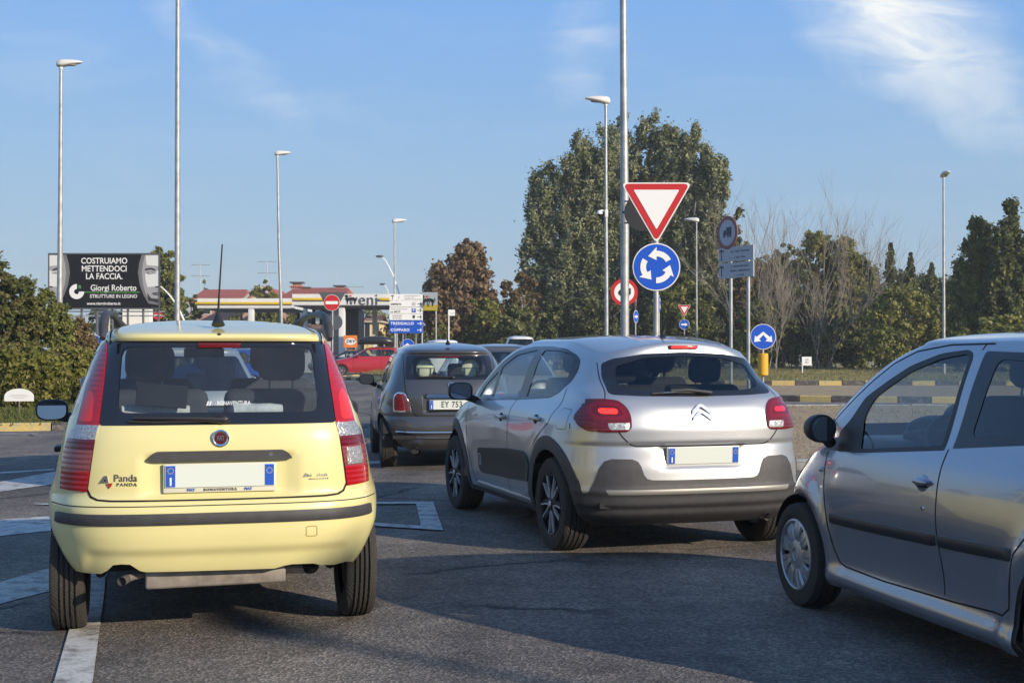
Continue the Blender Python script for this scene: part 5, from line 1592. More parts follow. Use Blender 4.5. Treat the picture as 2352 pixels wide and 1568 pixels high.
def curve(pts, n=8, closed=True):
    out = []; k = len(pts)
    for i in range(k if closed else k - 1):
        p0, p1, p2, p3 = (Vector(pts[(i + j) % k]) if closed else Vector(pts[min(max(i + j, 0), k - 1)]) for j in (-1, 0, 1, 2))
        for s_ in range(n):
            t = s_ / n
            out.append(tuple(.5 * ((2 * p1) + (p2 - p0) * t + (2 * p0 - 5 * p1 + 4 * p2 - p3) * t * t + (3 * p1 - p0 - 3 * p2 + p3) * t ** 3)))
    return out
def kerb(pts, h, mats_, w=.24, blk=.86, z=0.0, off=0.0):
    """kerb stones round a closed outline, one block after another"""
    P = [Vector((*p, 0)) for p in pts] + [Vector((*pts[0], 0))]
    cum = [0]
    for i in range(len(P) - 1): cum.append(cum[-1] + (P[i + 1] - P[i]).length)
    def at(s_):
        s_ = min(max(s_, 0), cum[-1] - 1e-4)
        i = max(j for j in range(len(cum)) if cum[j] <= s_); i = min(i, len(P) - 2)
        t = (s_ - cum[i]) / max(cum[i + 1] - cum[i], 1e-6)
        d = (P[i + 1] - P[i]).normalized()
        return P[i].lerp(P[i + 1], t), Vector((-d.y, d.x, 0))
    g = M(); n = int(cum[-1] / blk)
    for k in range(n):
        m = mats_[k % len(mats_)]
        a, b = off + cum[-1] * k / n + .012, off + cum[-1] * (k + 1) / n - .012
        dz = random.uniform(-.008, .008)
        rows = []
        for s_ in (a, (a + b) / 2, b):
            p, nn = at(s_ % cum[-1])
            rows.append([p + nn * q + Vector((0, 0, z + zz)) for q, zz in ((0, 0), (0.0, h - .03 + dz), (.03, h + dz), (w - .02, h + dz), (w, h - .02 + dz), (w, 0))])
        vs = [q for r in rows for q in r]
        fs = [(i * 6 + j, (i + 1) * 6 + j, (i + 1) * 6 + j + 1, i * 6 + j + 1) for i in range(2) for j in range(5)]
        g.add(vs, fs + [tuple(range(6)), tuple(reversed(range(12, 18)))], m)
    return tag(g.obj('kerb', smooth=40), kind='structure')
def ccw(pts):
    ar = sum(pts[i][0] * pts[(i + 1) % len(pts)][1] - pts[(i + 1) % len(pts)][0] * pts[i][1] for i in range(len(pts)))
    return pts if ar > 0 else list(reversed(pts))
BY = [m_kyel, m_kblk]
isl_hedge = ccw(curve([(-40, 24.5), (-20, 23.0), (-12, 22.6), (-8.2, 22.9), (-6.6, 24.2), (-7.2, 28), (-10, 36), (-14, 44), (-22, 49), (-42, 50)]))
isl_out = ccw(curve([(-8.6, 66), (-7.6, 62.5), (-4, 54.5), (0, 46), (4.5, 38.6), (8.5, 35.8), (13, 35.0), (20, 35.0), (30, 36.5), (44, 44), (54, 60), (52, 84), (40, 96), (22, 97.5), (9, 92), (4, 82), (-3, 73), (-7, 70)]))
isl_in = ccw(curve([(-6.2, 66.5), (-5.8, 64), (-2, 58), (2.5, 52.5), (8, 49.4), (14, 49.0), (24, 49.4), (34, 53), (42, 64), (42, 80), (34, 90), (20, 92), (10, 86), (4, 77), (-2, 70.5)]))
isl_split = ccw(curve([(1.1, 16.4), (2.4, 15.6), (6, 15.0), (12, 14.8), (24, 16.5), (30, 22), (24, 29), (13, 31), (7.2, 31.5), (4.6, 29), (2.4, 22)]))
for nm, p, m, z in (('planted_island', isl_hedge, m_grass2, .115), ('roundabout_apron', isl_out, m_dirt, .115), ('roundabout_lawn', isl_in, m_grass, .24), ('splitter_island', isl_split, m_dirt, .10)):
    flat(nm, p, z, m)
kerb(isl_hedge, .14, BY, off=.86)
kerb(isl_out, .17, BY, off=.3)
kerb(isl_in, .165, BY, z=.115, off=.8)
kerb(isl_split, .12, [m_kgrey])
def mark(pts, m=m_mark):
    return flat('road_marking', [GP(*p)[:2] for p in pts] if len(pts[0]) == 2 and pts[0][1] > 300 else pts, .009, m)
# give way triangle, hatching on the left, lane line under the yellow car
def gl(pts, z=.0085): return flat('road_marking', pts, z, m_mark)
A, B, C_ = Vector((-.716, 12.06)), Vector((-.525, 10.14)), Vector((-4.3, 11.9))
def ring(a, b, c, t):
    cen = (a + b + c) / 3
    g = M()
    def ins(p, q, r_):
        u = (q - p).normalized(); w_ = (r_ - p).normalized(); s_ = u.cross(w_) if hasattr(u, 'cross') else 0
        sn = abs(u.x * w_.y - u.y * w_.x)
        return p + (u + w_) * (t / max(sn, .15))
    ai, bi, ci = ins(a, b, c), ins(b, a, c), ins(c, a, b)
    v = [(*a, .0165), (*b, .0165), (*c, .0165), (*ai, .0165), (*bi, .0165), (*ci, .0165)]
    g.add(v, [(0, 3, 4, 1), (1, 4, 5, 2), (2, 5, 3, 0)], m_mark)
    o = g.obj('road_marking', smooth=0)
    bm = bmesh.new(); bm.from_mesh(o.data); bmesh.ops.recalc_face_normals(bm, faces=bm.faces)
    for f in bm.faces:
        if f.normal.z < 0: f.normal_flip()
    bm.to_mesh(o.data); bm.free()
    tag(o, kind='structure')
ring(A, B, C_, .16)
gl([(-1.866, 5.30), (-1.716, 5.30), (-1.74, 5.52), (-2.30, 7.5), (-2.44, 7.5), (-1.90, 5.52)], .0125)
gl([(-2.44, 7.501), (-2.30, 7.501), (-4.2, 13.9), (-4.35, 13.9)], .0125)
# hatching stripes
gl([GP(-60, 1356)[:2], GP(-60, 1404)[:2], GP(106, 1361)[:2], (-2.42, 7.9), (-2.62, 8.7), GP(106, 1308)[:2]])
gl([GP(-80, 1200)[:2], GP(-80, 1240)[:2], GP(106, 1221)[:2], (-3.15, 10.3), (-3.35, 11.2), GP(106, 1187)[:2]])
gl([GP(-60, 1119)[:2], GP(-60, 1139)[:2], GP(55, 1122)[:2], (-4.35, 14.6), (-4.6, 15.4), GP(125, 1084)[:2]])
gl([GP(-60, 1089)[:2], GP(-60, 1093)[:2], GP(125, 1080)[:2], GP(125, 1077)[:2]])
gl([(-30, 22.05), (-12, 21.9), (-7.9, 22.05), (-7.9, 22.2), (-12, 22.05), (-30, 22.2)])
def offset_line(pts, d0, d1, i0, i1):
    P = [Vector(p) for p in pts[i0:i1]]
    a, b = [], []
    for i, p in enumerate(P):
        t = (P[min(i + 1, len(P) - 1)] - P[max(i - 1, 0)]).normalized(); n = Vector((t.y, -t.x))
        a.append(p + n * d0); b.append(p + n * d1)
    g = M()
    vs = [(*q, .0085) for q in a] + [(*q, .0085) for q in b]; k = len(a)
    g.add(vs, [(i, i + k, i + k + 1, i + 1) for i in range(k - 1)], m_mark)
    tag(g.obj('road_marking', smooth=0), kind='structure')
offset_line(isl_out, .45, .60, 0, len(isl_out))
gl([(-1.4, 19.2), (-.3, 18.8), (-.3, 19.0), (-1.4, 19.4)])
gl([GP(845, 1067)[:2], GP(905, 1062)[:2], GP(905, 1056)[:2], GP(845, 1060)[:2]])

# ------------------------------------------------------------ grass blades
def leafmat(name, cols, trans=.25, rough=.6, attr='tint'):
    m = bpy.data.materials.new(name); m.use_nodes = True
    nt = m.node_tree; N = nt.nodes; L = nt.links; N.clear()
    o = N.new('ShaderNodeOutputMaterial'); a = N.new('ShaderNodeAttribute'); a.attribute_name = attr
    r = N.new('ShaderNodeValToRGB'); e = r.color_ramp.elements
    e[0].position = 0; e[0].color = (*cols[0], 1); e[1].position = 1; e[1].color = (*cols[-1], 1)
    for i, c in enumerate(cols[1:-1]):
        e.new((i + 1) / (len(cols) - 1)).color = (*c, 1)
    L.new(a.outputs['Fac'], r.inputs[0])
    d = N.new('ShaderNodeBsdfPrincipled'); d.inputs['Roughness'].default_value = rough; d.inputs['Specular IOR Level'].default_value = .08; L.new(r.outputs[0], d.inputs['Base Color'])
    t = N.new('ShaderNodeBsdfTranslucent'); L.new(r.outputs[0], t.inputs[0])
    mx_ = N.new('ShaderNodeMixShader'); mx_.inputs[0].default_value = trans
    L.new(d.outputs[0], mx_.inputs[1]); L.new(t.outputs[0], mx_.inputs[2]); L.new(mx_.outputs[0], o.inputs[0])
    return m
def quads(name, V, tint, m, parent=None, n=4):
    """V is (count, n, 3); one small face each"""
    k = len(V)
    me = bpy.data.meshes.new(name)
    me.vertices.add(k * n); me.vertices.foreach_set('co', V.reshape(-1).astype(np.float32))
    me.loops.add(k * n); me.loops.foreach_set('vertex_index', np.arange(k * n, dtype=np.int32))
    me.polygons.add(k); me.polygons.foreach_set('loop_start', np.arange(0, k * n, n, dtype=np.int32))
    me.update(calc_edges=True)
    at = me.attributes.new('tint', 'FLOAT', 'FACE'); at.data.foreach_set('value', np.clip(tint, 0, 1).astype(np.float32))
    me.materials.append(m)
    o = bpy.data.objects.new(name, me); col.objects.link(o)
    if parent: o.parent = parent
    return o
m_blade = leafmat("grass_blade", [(.07, .10, .025), (.16, .16, .055), (.28, .235, .11), (.38, .31, .17)], .3)
def grass(name, poly, z, count, h, tint0, box, seed):
    rg = np.random.default_rng(seed)
    P = np.stack([rg.uniform(box[0], box[2], count * 4), rg.uniform(box[1], box[3], count * 4)], 1)
    ok = np.zeros(len(P), bool)
    for i in range(len(poly)):
        a, b = poly[i], poly[i - 1]
        if a[1] == b[1]: continue
        ok ^= ((a[1] > P[:, 1]) != (b[1] > P[:, 1])) & (P[:, 0] < (b[0] - a[0]) * (P[:, 1] - a[1]) / (b[1] - a[1]) + a[0])
    P = P[ok][:count]; n = len(P)
    P = np.concatenate([P, np.full((n, 1), z)], 1)
    P[:, :2] += rg.normal(0, .05, (n, 2))
    a = rg.uniform(0, 2 * PI, n); w = rg.uniform(.007, .018, n); hh = h * rg.uniform(.3, 1.2, n) * (1 + .5 * np.sin(P[:, 0] * 1.3) * np.sin(P[:, 1] * 1.1))
    d = np.stack([np.cos(a), np.sin(a), np.zeros(n)], 1); lean = np.stack([rg.normal(0, .4, n), rg.normal(0, .4, n), np.ones(n)], 1)
    tip = P + lean * hh[:, None]
    V = np.stack([P - d * w[:, None], P + d * w[:, None], tip], 1)
    t = np.clip(rg.normal(tint0, .22, n) + .15 * np.sin(P[:, 0] * .7) * np.cos(P[:, 1] * .5), 0, 1)
    return tag(quads(name, V, t, m_blade, n=3), kind='stuff')
grass('grass', isl_hedge, .11, 26000, .09, .18, (-16, 22.8, -6.5, 32), 1)
grass('grass', isl_in, .235, 60000, .11, .5, (-8, 48, 30, 90), 2)
grass('grass', isl_split, .095, 7000, .04, .8, (3, 15, 14, 31), 4)
grass('grass', [(-9.5, 62.9), (-1, 63), (-1, 71), (-9.5, 71)], .2, 5000, .22, .62, (-7.2, 63.6, -3, 70), 5)

# ------------------------------------------------------------ trees and shrubs
m_bark = mat("bark", (.16, .13, .10), .9, noise=.4, nscale=6)
m_palebark = mat("pale_bark", (.24, .205, .165), .9, noise=.3, nscale=6)
LM = dict(
    poplar=leafmat("poplar_leaf", [(0.075, 0.093, 0.045), (0.158, 0.176, 0.084), (0.254, 0.266, 0.146), (0.389, 0.389, 0.232)], .2),
    dark=leafmat("dark_leaf", [(0.042, 0.056, 0.023), (0.085, 0.104, 0.039), (0.150, 0.163, 0.062), (0.247, 0.234, 0.098)], .15),
    olive=leafmat("olive_leaf", [(0.063, 0.078, 0.023), (0.133, 0.152, 0.043), (0.221, 0.228, 0.069), (0.341, 0.316, 0.101)], .25),
    yellow=leafmat("yellow_leaf", [(.09, .105, .028), (.19, .20, .055), (.30, .285, .09), (.40, .35, .13)], .3),
    brown=leafmat("brown_leaf", [(0.088, 0.060, 0.033), (0.188, 0.125, 0.069), (0.281, 0.188, 0.112), (0.213, 0.200, 0.081)], .2),
    rust=leafmat("rust_leaf", [(0.084, 0.074, 0.031), (0.162, 0.126, 0.058), (0.240, 0.162, 0.090), (0.192, 0.186, 0.072)], .2),
    juniper=leafmat("juniper_leaf", [(0.054, 0.066, 0.016), (0.116, 0.124, 0.028), (0.194, 0.186, 0.044), (0.248, 0.217, 0.078)], .2),
    redtop=leafmat("red_leaf", [(.055, .07, .02), (.10, .115, .035), (.15, .15, .055), (.18, .10, .06)], .25))
def crown_clumps(rg, C, Rr, n, rc, shape='ell'):
    """clump centres spread through a crown of centre C and radii Rr"""
    out = []
    while len(out) < n:
        p = rg.uniform(-1, 1, 3)
        if shape == 'cone':
            h_ = rg.random() ** 1.25; a_ = rg.uniform(0, 2 * PI); q_ = (1 - h_) ** .85 * rg.random() ** .5 * .9
            s_ = rc * (.18 + .9 * (1 - h_) ** .7) * rg.uniform(.7, 1.2)
            out.append((C + np.array([q_ * math.cos(a_), q_ * math.sin(a_), 2 * h_ - 1]) * Rr, np.array([s_, s_, s_ * (.7 + 1.1 * h_)]), rg.random())); continue
        l = np.linalg.norm(p)
        if l > 1: continue
        if l < .45 and rg.random() < .6: continue
        if shape == 'upright' and math.hypot(p[0], p[1]) > 1.0 - .35 * max(0, p[2]): continue
        q = C + p * Rr
        s_ = rc * rg.uniform(.5, 1.3)
        asp = 1.7 if shape == 'upright' else (.6 if shape == 'cone' else .85)
        out.append((q, np.array([s_, s_, s_ * asp]), rg.random()))
    return out
def leaves(name, clumps, per, size, m, parent, rg, up=0.0, long=1.0):
    k = len(clumps)
    c = np.repeat(np.array([q[0] for q in clumps]), per, 0); r_ = np.repeat(np.array([q[1] for q in clumps]), per, 0); tn = np.repeat(np.array([q[2] for q in clumps]), per)
    n = len(c)
    d = rg.normal(0, 1, (n, 3)); d /= np.linalg.norm(d, axis=1, keepdims=True)
    rad = np.abs(rg.normal(0, .62, n))
    P = c + d * rad[:, None] * r_
    u = rg.normal(0, 1, (n, 3)); u[:, 2] = u[:, 2] * (1 - up) + up * 2.0; u /= np.linalg.norm(u, axis=1, keepdims=True)
    w = np.cross(u, d + rg.normal(0, .6, (n, 3))); w /= np.maximum(np.linalg.norm(w, axis=1, keepdims=True), 1e-6)
    s_ = (size * rg.uniform(.55, 1.4, n))[:, None]
    V = np.stack([P - u * s_ * long, P + w * s_ * .62, P + u * s_ * long, P - w * s_ * .62], 1)
    t = np.clip(.15 + .45 * tn + rg.normal(.12, .18, n), 0, 1)
    return quads(name, V, t, m, parent)
def limbs(mb, rg, base, top_z, spread, r0, m, clumps=None, n=9):
    h = top_z - base[2]
    tr = [np.array(base) + np.array([rg.normal(0, .02 * h * i / 5), rg.normal(0, .02 * h * i / 5), h * i / 5 * .9]) for i in range(6)]
    mb.tube([tuple(p) for p in tr], [r0 * (1 - .16 * i) for i in range(6)], m, 8)
    for k in range(n):
        t = rg.uniform(.12, .85); i = min(int(t * 5), 4)
        s_ = tr[i] + (tr[i + 1] - tr[i]) * (t * 5 - i)
        if clumps: e_ = clumps[int(rg.integers(len(clumps)))][0]
        else: e_ = s_ + np.array([rg.normal(0, spread), rg.normal(0, spread), h * .3])
        if e_[2] < s_[2]: e_ = e_ + np.array([0, 0, s_[2] - e_[2] + .3])
        mid = (s_ + e_) / 2 + np.array([0, 0, .08 * h])
        mb.tube([tuple(s_), tuple(mid), tuple(e_)], [r0 * .4, r0 * .25, r0 * .08], m, 6)
def tree(px, wpx, top, D, kind, label, name='tree', cat='tree', shape='ell', base_py=None, dens=1.0, leaf=.13, nc=60, per=260, group=None, z0=0.0, low=.12, rc=.20, seed=None, depth=.8, up=0.0, long=1.0, lobes=None):
    rg = np.random.default_rng(seed if seed is not None else int(px * 7 + top))
    s_ = FPX / D
    X = (px - CX) / s_; H = CAMH + (HOR - top) / s_ - z0; W = wpx / s_ / 2
    root = empty(name, (X, D, z0), 0, label, cat, group)
    C = np.array([0, 0, H * (.5 + low / 2)]); Rr = np.array([W, W * depth, H * (1 - low) / 2])
    rcl = rc * min(W, H * .5) * .68; nc = int(nc * 2.6); per = int(per * .55)
    cl = []
    if lobes:
        for (lx, lt, lw, lb) in lobes:               # lobe: pixel centre, top, width, bottom
            h1, h0 = CAMH + (HOR - lt) / s_ - z0, CAMH + (HOR - lb) / s_ - z0
            cl += crown_clumps(rg, np.array([(lx - px) / s_, rg.uniform(-.3, .3) * W, (h1 + h0) / 2]), np.array([lw / s_ / 2, lw / s_ / 2 * depth, (h1 - h0) / 2]), max(6, int(nc * (lw * (lb - lt)) / (wpx * (HOR - top)) * 1.3)), rcl, shape)
    else:
        Rr2 = Rr - (rcl * .5)
        cl = crown_clumps(rg, C, np.maximum(Rr2, .2), nc, rcl, shape)
    t = M(); limbs(t, rg, (0, 0, 0), H * .85, W * .4, max(.05, H * .016), m_bark, cl); t.obj('trunk', root)
    leaves('crown', cl, int(per * dens), leaf, LM[kind], root, rg, up, long)
    return root
def bare_tree(px, wpx, top, D, label, seed, pale=True, name='bare_tree', z0=0):
    rg = np.random.default_rng(seed); s_ = FPX / D
    H = CAMH + (HOR - top) / s_; W = wpx / s_ / 2
    root = empty(name, ((px - CX) / s_, D, z0), 0, label, 'tree')
    g = M(); m = m_palebark if pale else m_bark; tw = M()
    def grow(p, d, ln, r_, lev):
        pts = [p]; q = p.copy(); dd = d.copy()
        for i in range(4):
            dd = dd + rg.normal(0, .10, 3) + np.array([0, 0, .05]); dd /= np.linalg.norm(dd)
            q = q + dd * ln / 4; pts.append(q.copy())
        (g if lev == 0 else tw).tube([tuple(a) for a in pts], [r_, r_ * .85, r_ * .7, r_ * .5, r_ * .3], m, 5 if lev < 2 else 3, cap=False)
        if lev >= 3: return
        for k in range((7, 5, 4)[lev]):
            t = rg.uniform(.3, 1.0); i = min(int(t * 4), 3); b = pts[i] + (pts[i + 1] - pts[i]) * (t * 4 - i)
            e_ = dd + rg.normal(0, .42, 3) * np.array([1, 1, .5]); e_ += np.array([0, 0, .35]); e_ /= np.linalg.norm(e_)
            grow(b, e_, ln * rg.uniform(.45, .68), r_ * .5, lev + 1)
    for k in range(3):
        d = np.array([rg.normal(0, .18), rg.normal(0, .18), 1.0]); d /= np.linalg.norm(d)
        grow(np.array([rg.normal(0, W * .15), rg.normal(0, W * .15), 0.0]), d, H * .60, .045, 0)
    g.obj('trunk', root); tw.obj('branches', root)
    return root
def build_trees():
    # big poplars in the middle
    tree(1310, 230, 305, 96, 'poplar', 'tall dark poplar with drooping left side, left of the tall lamp post', 'poplar_tree', shape='upright', nc=120, per=560, leaf=.10, rc=.17, low=.02, up=.3, long=1.3,
         lobes=[(1262, 372, 110, 640), (1335, 306, 100, 600), (1240, 470, 90, 740), (1320, 480, 190, 810), (1300, 620, 180, 830), (1370, 330, 90, 640), (1392, 290, 100, 780)])
    tree(1460, 190, 246, 99, 'poplar', 'tallest poplar, rising behind the give way sign', 'poplar_tree', shape='upright', nc=120, per=560, leaf=.10, rc=.17, low=.02, up=.3, long=1.3,
         lobes=[(1420, 256, 75, 520), (1490, 246, 85, 560), (1560, 300, 90, 700), (1535, 290, 70, 600), (1455, 380, 170, 780), (1440, 560, 190, 820)])
    tree(1605, 160, 278, 93, 'poplar', 'paler poplar at the right of the poplar clump', 'poplar_tree', shape='upright', nc=120, per=560, leaf=.10, rc=.17, low=.02, up=.3, long=1.3,
         lobes=[(1596, 278, 90, 560), (1640, 350, 76, 600), (1560, 340, 70, 620), (1610, 470, 140, 740), (1600, 600, 150, 820)])
    tree(1560, 190, 620, 90, 'olive', 'olive green bushy undergrowth beneath the tall poplars', 'shrub', 'shrub', nc=46, per=260, leaf=.13, low=0)
    tree(1400, 160, 640, 91, 'dark', 'dark shrub at the foot of the poplars behind the truck ban sign', 'shrub', 'shrub', nc=40, per=260, leaf=.13, low=0)
    tree(1280, 130, 690, 92, 'dark', 'dark low shrub under the left poplar', 'shrub', 'shrub', nc=30, per=240, leaf=.13, low=0)
    # brown trees left of the poplars
    tree(1052, 172, 548, 88, 'brown', 'brown autumn tree with a pointed dome crown beside the direction boards', shape='ell', nc=80, per=330, leaf=.16, rc=.22, low=.04,
         lobes=[(1075, 548, 80, 700), (1020, 596, 90, 760), (1090, 610, 96, 780), (1050, 620, 160, 800)])
    tree(1160, 80, 636, 90, 'rust', 'small rust brown tree between the brown dome tree and the far lamps', shape='ell', nc=46, per=260, leaf=.16, low=.05)
    tree(1205, 84, 622, 92, 'rust', 'rust and green tree just left of the poplar clump', shape='ell', nc=46, per=260, leaf=.16, low=.05)
    tree(1110, 120, 668, 87, 'olive', 'olive tree in front of the rust brown trees', shape='ell', nc=46, per=240, leaf=.15, low=.02)
    tree(1185, 130, 700, 84, 'dark', 'dark green spreading tree behind the white van', shape='ell', nc=42, per=240, leaf=.14, low=.02)
    tree(1012, 60, 742, 82, 'olive', 'round green bush below the brown dome tree', 'shrub', 'shrub', nc=22, per=240, leaf=.12, low=0)
    tree(985, 90, 700, 125, 'dark', 'dark tree behind the square flag sign', nc=30, per=220, leaf=.16, low=.02)
    # right-hand belt
    bare_tree(1712, 90, 420, 88, 'leafless pale tree behind the two-post direction boards', 3)
    tree(1722, 110, 585, 92, 'rust', 'brown leafed shrub under the leafless tree by the two-post boards', 'shrub', 'shrub', nc=50, per=230, leaf=.13, low=0)
    tree(1690, 100, 470, 97, 'olive', 'narrow olive tree at the right edge of the poplar clump', shape='upright', nc=40, per=220, leaf=.14, low=.05)
    tree(1800, 112, 556, 92, 'dark', 'dark ivy-covered tree above the blue split-arrow sign', nc=95, per=260, leaf=.13, low=0)
    bare_tree(1830, 100, 500, 90, 'leafless tree right of the dark ivy-covered tree', 8)
    tree(1905, 150, 512, 94, 'yellow', 'yellow-green tree with bare stems rising out of its top', nc=110, per=260, leaf=.13, low=0, rc=.2,
         lobes=[(1880, 520, 90, 700), (1940, 545, 90, 740), (1975, 590, 60, 760), (1910, 620, 160, 840)])
    bare_tree(1912, 130, 462, 91, 'leafless stems standing out of the yellow-green tree', 12)
    bare_tree(1985, 70, 478, 95, 'tall thin leafless tree on the right of the yellow-green tree', 15)
    bare_tree(1775, 110, 610, 82, 'bare pale branches in front of the dark thicket by the blue split-arrow sign', 23)
    bare_tree(1890, 120, 630, 83, 'low bare pale branches in front of the yellow-green tree', 27)
    tree(1755, 150, 585, 96, 'olive', 'full green tree between the two-post boards and the dark ivy-covered tree', nc=95, per=260, leaf=.12, low=0)
    tree(1745, 130, 680, 84, 'olive', 'olive thicket at the foot of the trees left of the yellow post sleeve', 'thicket', 'shrub', nc=40, per=230, leaf=.12, low=0)
    tree(1850, 150, 660, 86, 'dark', 'dark thicket behind the small white board', 'thicket', 'shrub', nc=50, per=240, leaf=.12, low=0)
    tree(1965, 140, 700, 88, 'dark', 'dark thicket at the foot of the yellow-green tree', 'thicket', 'shrub', nc=40, per=240, leaf=.12, low=0)
    tree(2046, 96, 556, 92, 'dark', 'pointed conifer left of the yellowish bush', 'conifer', shape='cone', nc=95, per=200, leaf=.11, low=0, rc=.3)
    tree(2092, 90, 578, 94, 'dark', 'second pointed conifer from the left', 'conifer', shape='cone', nc=90, per=200, leaf=.11, low=0, rc=.3)
    tree(2140, 100, 600, 100, 'dark', 'low dark conifer left of the right-hand lamp post', 'conifer', shape='cone', nc=90, per=200, leaf=.11, low=0, rc=.3)
    tree(2075, 190, 650, 80, 'yellow', 'broad yellow-green bush in front of the conifers', 'bush', 'shrub', nc=60, per=260, leaf=.11, low=0, rc=.2)
    tree(2025, 80, 740, 77, 'olive', 'small olive bush at the left foot of the broad yellow-green bush', 'bush', 'shrub', nc=24, per=220, leaf=.10, low=0)
    tree(2195, 70, 655, 86, 'dark', 'dark bush just right of the right-hand lamp post', 'bush', 'shrub', nc=30, per=220, leaf=.12, low=0)
    tree(2245, 120, 498, 80, 'olive', 'evergreen with a blunt top right of the right-hand lamp post', 'evergreen_tree', shape='upright', nc=80, per=250, leaf=.12, low=0,
         lobes=[(2250, 500, 70, 640), (2215, 580, 70, 760), (2270, 560, 80, 760), (2245, 640, 140, 840)])
    tree(2325, 130, 448, 78, 'dark', 'tallest dark evergreen at the right edge', 'evergreen_tree', shape='upright', nc=90, per=250, leaf=.12, low=0,
         lobes=[(2330, 450, 44, 560), (2300, 520, 60, 660), (2345, 520, 70, 700), (2320, 600, 130, 840)])
    tree(2420, 150, 520, 78, 'dark', 'dark evergreen just past the right edge', 'evergreen_tree', nc=60, per=200, leaf=.13, low=0)
    tree(2300, 160, 720, 70, 'yellow', 'light green bush above the roof of the silver car at the right', 'bush', 'shrub', nc=40, per=240, leaf=.10, low=0)
    tree(2210, 90, 745, 74, 'olive', 'olive bush low behind the right-hand lamp post', 'bush', 'shrub', nc=28, per=220, leaf=.10, low=0)
    # left planting
    tree(18, 150, 598, 33, 'redtop', 'tall green shrub with some reddish leaves at the left edge', 'shrub', 'shrub', nc=90, per=420, leaf=.050, low=0, z0=.115, rc=.2)
    tree(95, 150, 655, 34, 'olive', 'green shrub in front of the billboard', 'shrub', 'shrub', nc=70, per=420, leaf=.048, low=0, z0=.115, rc=.22)
    tree(165, 130, 726, 36, 'rust', 'brown red-leaved shrub right of the green shrub under the billboard', 'shrub', 'shrub', nc=60, per=400, leaf=.046, low=0, z0=.115, rc=.22)
    tree(-60, 160, 520, 35, 'redtop', 'tall shrub just past the left edge with twigs reaching in', 'shrub', 'shrub', nc=70, per=300, leaf=.05, low=0, z0=.115, rc=.2)
    tree(60, 200, 792, 29.5, 'juniper', 'spreading yellow-green juniper behind the white half-round board', 'juniper_bush', 'shrub', nc=110, per=420, leaf=.045, low=-.1, z0=.115, rc=.3, up=.2, long=1.6)
    tree(185, 130, 800, 31, 'juniper', 'spreading juniper beside the yellow car', 'juniper_bush', 'shrub', nc=80, per=400, leaf=.045, low=-.1, z0=.115, rc=.3, up=.2, long=1.6)
    tree(-50, 130, 760, 30, 'juniper', 'spreading juniper at the left edge', 'juniper_bush', 'shrub', nc=60, per=300, leaf=.045, low=-.1, z0=.115, rc=.3, up=.2, long=1.6)
    # behind the billboard and the filling station
    tree(378, 96, 560, 88, 'olive', 'green tree behind the right end of the billboard', nc=60, per=260, leaf=.14, low=.02, lobes=[(375, 560, 60, 680), (395, 620, 70, 740), (350, 600, 60, 720), (380, 650, 110, 790)])
    tree(440, 60, 650, 100, 'dark', 'small dark tree right of the tall post', nc=26, per=220, leaf=.14, low=.02)
    tree(250, 200, 690, 100, 'dark', 'dark hedge tree below the billboard', nc=40, per=220, leaf=.14, low=.0)
    tree(604, 78, 640, 112, 'yellow', 'yellow-green tree above the filling station canopy', nc=46, per=260, leaf=.15, low=.1)
    tree(472, 34, 642, 150, 'yellow', 'small yellowish tree far behind the left roof', nc=18, per=160, leaf=.18, low=.1)
    tree(548, 60, 708, 104, 'olive', 'green bush under the left part of the canopy', 'bush', 'shrub', nc=26, per=200, leaf=.12, low=0)
    tree(650, 90, 706, 106, 'olive', 'green bush under the canopy by the narrow lamp post', 'bush', 'shrub', nc=34, per=200, leaf=.12, low=0)
    tree(855, 90, 700, 190, 'poplar', 'far tree line behind the pale yellow house', 'tree', nc=40, per=200, leaf=.25, low=0)
    tree(880, 60, 745, 100, 'rust', 'brown bush right of the pale yellow house', 'bush', 'shrub', nc=20, per=180, leaf=.13, low=0)
    for i, (x, w, t, D) in enumerate(((930, 120, 715, 150), (1290, 200, 700, 130), (1480, 260, 660, 120), (1660, 200, 600, 118), (1790, 200, 595, 116), (1950, 240, 590, 116), (2110, 220, 615, 112), (2270, 240, 590, 105), (2440, 240, 580, 105))):
        tree(x, w, t, D, 'dark', ['dark far tree behind the square flag sign', 'dark far tree between the rust trees and the poplars', 'dark far tree behind the poplars', 'dark far tree behind the leafless tree', 'dark far tree behind the ivy-covered tree', 'dark far tree behind the yellow-green tree', 'dark far tree behind the conifers', 'dark far tree behind the blunt evergreen', 'dark far tree past the right edge'][i], nc=110, per=280, leaf=.15, low=0)
